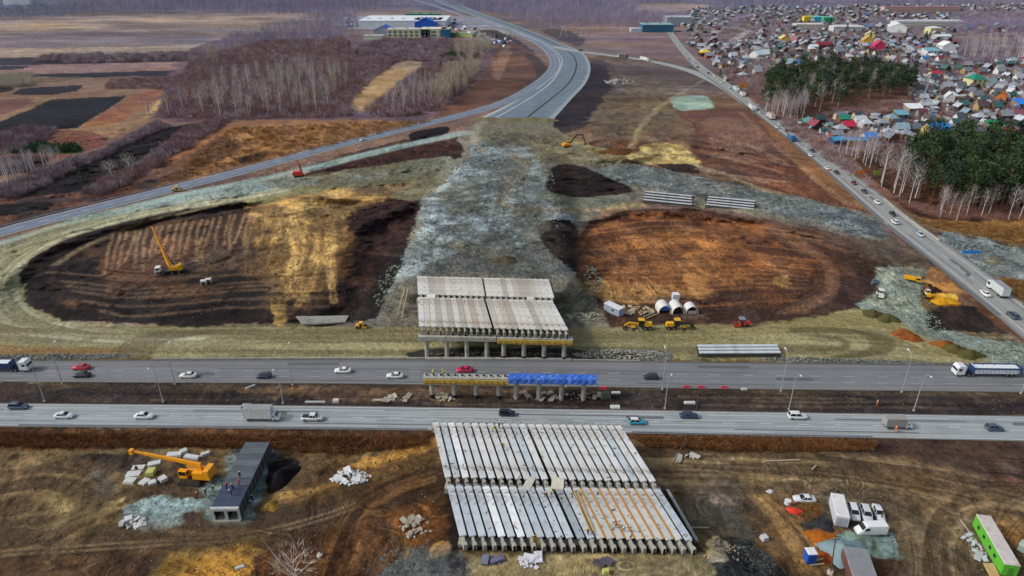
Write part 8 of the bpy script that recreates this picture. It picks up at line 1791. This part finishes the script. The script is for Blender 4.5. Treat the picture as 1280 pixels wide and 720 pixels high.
mass('shrub_thicket', 'purple leafless thicket between the golden glade and the poplars', 'thicket', [(470, 146), (456, 138), (478, 124), (512, 96), (540, 80), (600, 84), (584, 108), (550, 138), (500, 148)], 1700, shr, TM)
mass('shrub_thicket', 'purple thicket below the factory', 'thicket', [(430, 66), (480, 50), (560, 50), (600, 58), (590, 76), (530, 78), (500, 76), (470, 96), (440, 90)], 2400, shr, [twp, twp, twp, twg])
mass('hedgerow', 'mauve leafless hedgerow between the two black strips', 'hedgerow', [(-20, 244), (60, 214), (130, 190), (196, 152), (214, 160), (170, 176), (110, 206), (20, 250)], 900, shr, [twp, twg, twg, twp], smin=.5, smax=.9)
mass('hedgerow', 'mauve leafless hedgerow along the ring road side of the black strip', 'hedgerow', [(110, 240), (160, 212), (215, 178), (240, 158), (290, 148), (280, 158), (240, 182), (210, 200), (150, 236), (120, 246)], 900, shr, [twp, twp, twg, twr], smin=.6, smax=1.0)
mass('hedgerow', 'dark mauve scrub below the black field at left', 'hedgerow', [(-30, 178), (30, 160), (70, 162), (60, 176), (20, 190), (-30, 196)], 500, shr, [twp, twp, twg, twp], smin=.6, smax=.9)
mass('hedgerow', 'pinkish scrub strip between the black fields', 'hedgerow', [(130, 112), (140, 100), (240, 96), (228, 112)], 500, shr, [twp, twr, twg, twp], smin=.5, smax=.8)
mass('hedgerow', 'dark scrub strip beyond the second black field', 'hedgerow', [(36, 78), (60, 70), (250, 66), (250, 76), (100, 80)], 700, shr, [twp, twg, twg, twp], smin=.8, smax=1.2)
mass('hedgerow', 'khaki reed strip at the left edge', 'hedgerow', [(-30, 112), (-30, 98), (40, 94), (40, 108)], 400, shr, [twk, twk, twg, twk], smin=.8, smax=1.2)
mass('young_pine_row', 'dense row of young green pines in the left fields', 'young pines', [(18, 190), (52, 183), (98, 184), (96, 190)], 160, [(*sh(60, 1.6, 3.2, .8, .5), 0)], [fir])
mass('young_pine_row', 'patch of young green pines near the poplars', 'young pines', [(548, 74), (568, 66), (576, 68), (570, 76)], 70, [(*sh(60, 2.2, 5, 1.0, .6), 0)], [fir])
mass('roadside_scrub', 'brown leafless scrub between the slanting road and the village', 'scrub', [(905, 84), (930, 96), (960, 134), (1010, 160), (1060, 204), (1110, 246), (1090, 236), (1040, 205), (990, 166), (930, 118)], 700, shr, [twp, twr, twg, twr], smin=.5, smax=.9)
mass('roadside_scrub', 'mauve scrub around the far grove and the village edge', 'scrub', [(905, 88), (960, 78), (1100, 78), (1140, 96), (1000, 100), (930, 108)], 900, shr, [twp, twg, twg, twr], smin=.7, smax=1.1)
mass('grove_undergrowth', 'brown undergrowth at the foot of the near pine grove', 'undergrowth', [(1100, 244), (1150, 256), (1290, 262), (1290, 274), (1170, 274), (1140, 262)], 500, shr, [twr, twr, twp, twr], smin=.3, smax=.6)
mass('grove_undergrowth', 'rusty undergrowth right of the far pine grove', 'undergrowth', [(1010, 146), (1100, 130), (1150, 122), (1150, 136), (1080, 146)], 500, shr, [twr, twp, twr, twg], smin=.5, smax=.9)
mass('garden_scrub', 'mauve leafless gardens between the village houses', 'garden scrub', [(860, 60), (900, 14), (1280, 8), (1300, 100), (1160, 96), (1040, 80), (960, 84)], 3000, shr, [twp, twg, twg, twp], smin=.7, smax=1.1)
mass('garden_scrub', 'mauve leafless shrubs among the near plots', 'garden scrub', [(1010, 160), (1150, 134), (1150, 100), (1300, 96), (1310, 192), (1060, 194)], 1100, shr, [twp, twg, twr, twp], smin=.35, smax=.7)
ww = []
for i in range(6):
    (a, b), (c, d) = bt(60, 15 + 2 * (i % 3), 3.2); n_ = len(a); ww.append((np.concatenate([a, c]), np.concatenate([b, d + n_]), i % 3))
FM = [mat('hazed_twigs_mauve', (140, 128, 152), .95, var=.25, scale=.01), mat('hazed_twigs_grey', (164, 158, 172), .95, var=.25, scale=.01), mat('hazed_twigs_blue', (124, 122, 154), .95, var=.25, scale=.01)]  # twig colours carry the blue of distance haze
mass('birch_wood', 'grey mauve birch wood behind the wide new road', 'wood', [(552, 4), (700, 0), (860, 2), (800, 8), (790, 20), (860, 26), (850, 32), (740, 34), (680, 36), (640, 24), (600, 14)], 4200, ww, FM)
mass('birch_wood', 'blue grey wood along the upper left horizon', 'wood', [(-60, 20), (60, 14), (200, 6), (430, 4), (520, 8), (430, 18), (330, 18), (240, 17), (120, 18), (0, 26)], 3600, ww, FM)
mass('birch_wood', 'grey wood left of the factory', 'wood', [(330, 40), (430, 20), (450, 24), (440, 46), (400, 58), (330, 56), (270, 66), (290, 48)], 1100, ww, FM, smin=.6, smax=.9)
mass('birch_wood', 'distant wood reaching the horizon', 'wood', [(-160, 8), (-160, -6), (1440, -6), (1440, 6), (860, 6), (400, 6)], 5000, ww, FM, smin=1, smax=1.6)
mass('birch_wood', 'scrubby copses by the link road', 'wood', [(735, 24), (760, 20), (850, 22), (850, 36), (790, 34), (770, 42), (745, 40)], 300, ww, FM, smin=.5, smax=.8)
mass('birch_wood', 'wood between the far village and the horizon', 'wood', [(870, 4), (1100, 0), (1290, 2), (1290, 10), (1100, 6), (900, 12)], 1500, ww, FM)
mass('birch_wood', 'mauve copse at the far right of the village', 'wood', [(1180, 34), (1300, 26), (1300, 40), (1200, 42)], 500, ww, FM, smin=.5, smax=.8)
wd = [(*sh(26, .7, .8, .7, .1), i % 3) for i in range(5)]
mass('dry_weeds', 'rust coloured dry weeds along the near carriageway bank', 'dry weeds', [(-60, 542), (300, 545), (530, 547), (540, 556), (500, 562), (420, 566), (300, 560), (-60, 560)], 3000, wd, [rst, rst, ylw], smin=.5, smax=1.1)
mass('dry_weeds', 'rust coloured dry weeds right of the near deck', 'dry weeds', [(792, 548), (1000, 551), (1095, 555), (1090, 564), (900, 563), (810, 560)], 1700, wd, [rst, rst, ylw], smin=.5, smax=1.1)
mass('dry_weeds', 'yellow brown weeds right of the slanting road', 'dry weeds', [(1150, 278), (1290, 282), (1290, 314), (1210, 298)], 900, wd, [rst, ylw, ylw], smin=.6, smax=1.3)
mass('dry_weeds', 'dry weeds at the lower right of the slanting road', 'dry weeds', [(1250, 348), (1290, 354), (1290, 390), (1270, 375)], 300, wd, [rst, ylw, ylw], smin=.6, smax=1.2)
mass('dry_weeds', 'dry weeds in the site yard beside the saloon', 'dry weeds', [(990, 626), (1020, 618), (1028, 640), (1004, 652)], 200, wd, [rst, ylw, ylw], smin=.3, smax=.7)
mass('dry_weeds', 'brown weeds on the lower left slopes', 'dry weeds', [(200, 690), (380, 664), (480, 650), (480, 740), (200, 760)], 500, wd, [rst, rst, ylw], smin=.3, smax=.7)
mass('dry_grass', 'tufts of dry grass on the field left of the ring road', 'dry grass', [(290, 160), (470, 154), (540, 152), (400, 186), (230, 226), (190, 236)], 1500, wd, [rst, ylw, ylw], smin=1, smax=2)
for i, (x, w__) in enumerate(((608, 16), (636, 20), (664, 18), (684, 12))): heap('earth_bank', 'olive earth bank where the new asphalt ends, %s from the left' % ORD[i], 'earth bank', x, 149.5 + i % 2, w__ * 1.2, 12, 1.7, earth(116, 110, 84), seed=30 + i)
ch_ = []
rc_ = random.Random(2)
for k in range(6): vs, fs = chunk(rc_, 1.0); ch_.append((np.array(vs), np.array(fs), k % 4))
def strew(label, P, n, s0, s1, cols):
    it = []
    for x, y in rnd_in(P, n, 0):
        v, f, mi = ch_[rp.randint(6)]; px, py = topx(x, y); it.append((v, f, mi, rotz(rp.uniform(0, 6), rp.uniform(s0, s1) ), np.array([x, y, zat(px, py) if n < 1500 else 0])))
    merged('loose_stones', label, 'stones', it, [mat('stone_%d_%d_%d' % c, c, .9) for c in cols])
mix = [(120, 106, 84), (60, 50, 42), (96, 84, 66), (88, 72, 52)]
strew('loose stones and clods over the left yard', [(0, 570), (540, 566), (560, 690), (500, 715), (0, 715)], 700, .08, .28, mix)
strew('loose stones and clods over the right yard', [(840, 575), (1280, 580), (1280, 715), (900, 715)], 700, .08, .28, mix)
strew('loose stones and scraps on the median strip', [(0, 482), (1280, 496), (1280, 516), (0, 500)], 500, .07, .25, mix)
strew('loose clods on the left loop floor', [(80, 330), (300, 270), (450, 262), (430, 380), (120, 396)], 1200, .12, .4, [(40, 32, 30), (110, 88, 58), (96, 76, 54), (60, 48, 40)])
strew('loose clods on the right loop floor', [(740, 290), (960, 285), (1080, 330), (1040, 380), (760, 376)], 1000, .12, .4, [(60, 40, 32), (112, 78, 50), (50, 36, 32), (120, 90, 70)])
strew('blue grey stones on the embankment', [(560, 210), (680, 200), (710, 300), (700, 340), (480, 390), (530, 260)], 1490, .12, .5, [(124, 140, 142), (84, 92, 92), (140, 152, 150), (110, 104, 80)])
strew('stones on the green gravel ramp', [(1095, 335), (1150, 338), (1180, 415), (1240, 440), (1110, 400)], 600, .1, .3, [(150, 166, 148), (90, 104, 90), (140, 152, 138), (120, 130, 110)])
for o in list(sc.objects):
    if o.parent is None and o.get('category') and not o.get('kind'): o['kind'] = 'thing'
for o in [q for q in sc.objects if q.parent is None and q.get('label') == 'x']:
    for ch in list(o.children): bpy.data.objects.remove(ch)
    bpy.data.objects.remove(o)
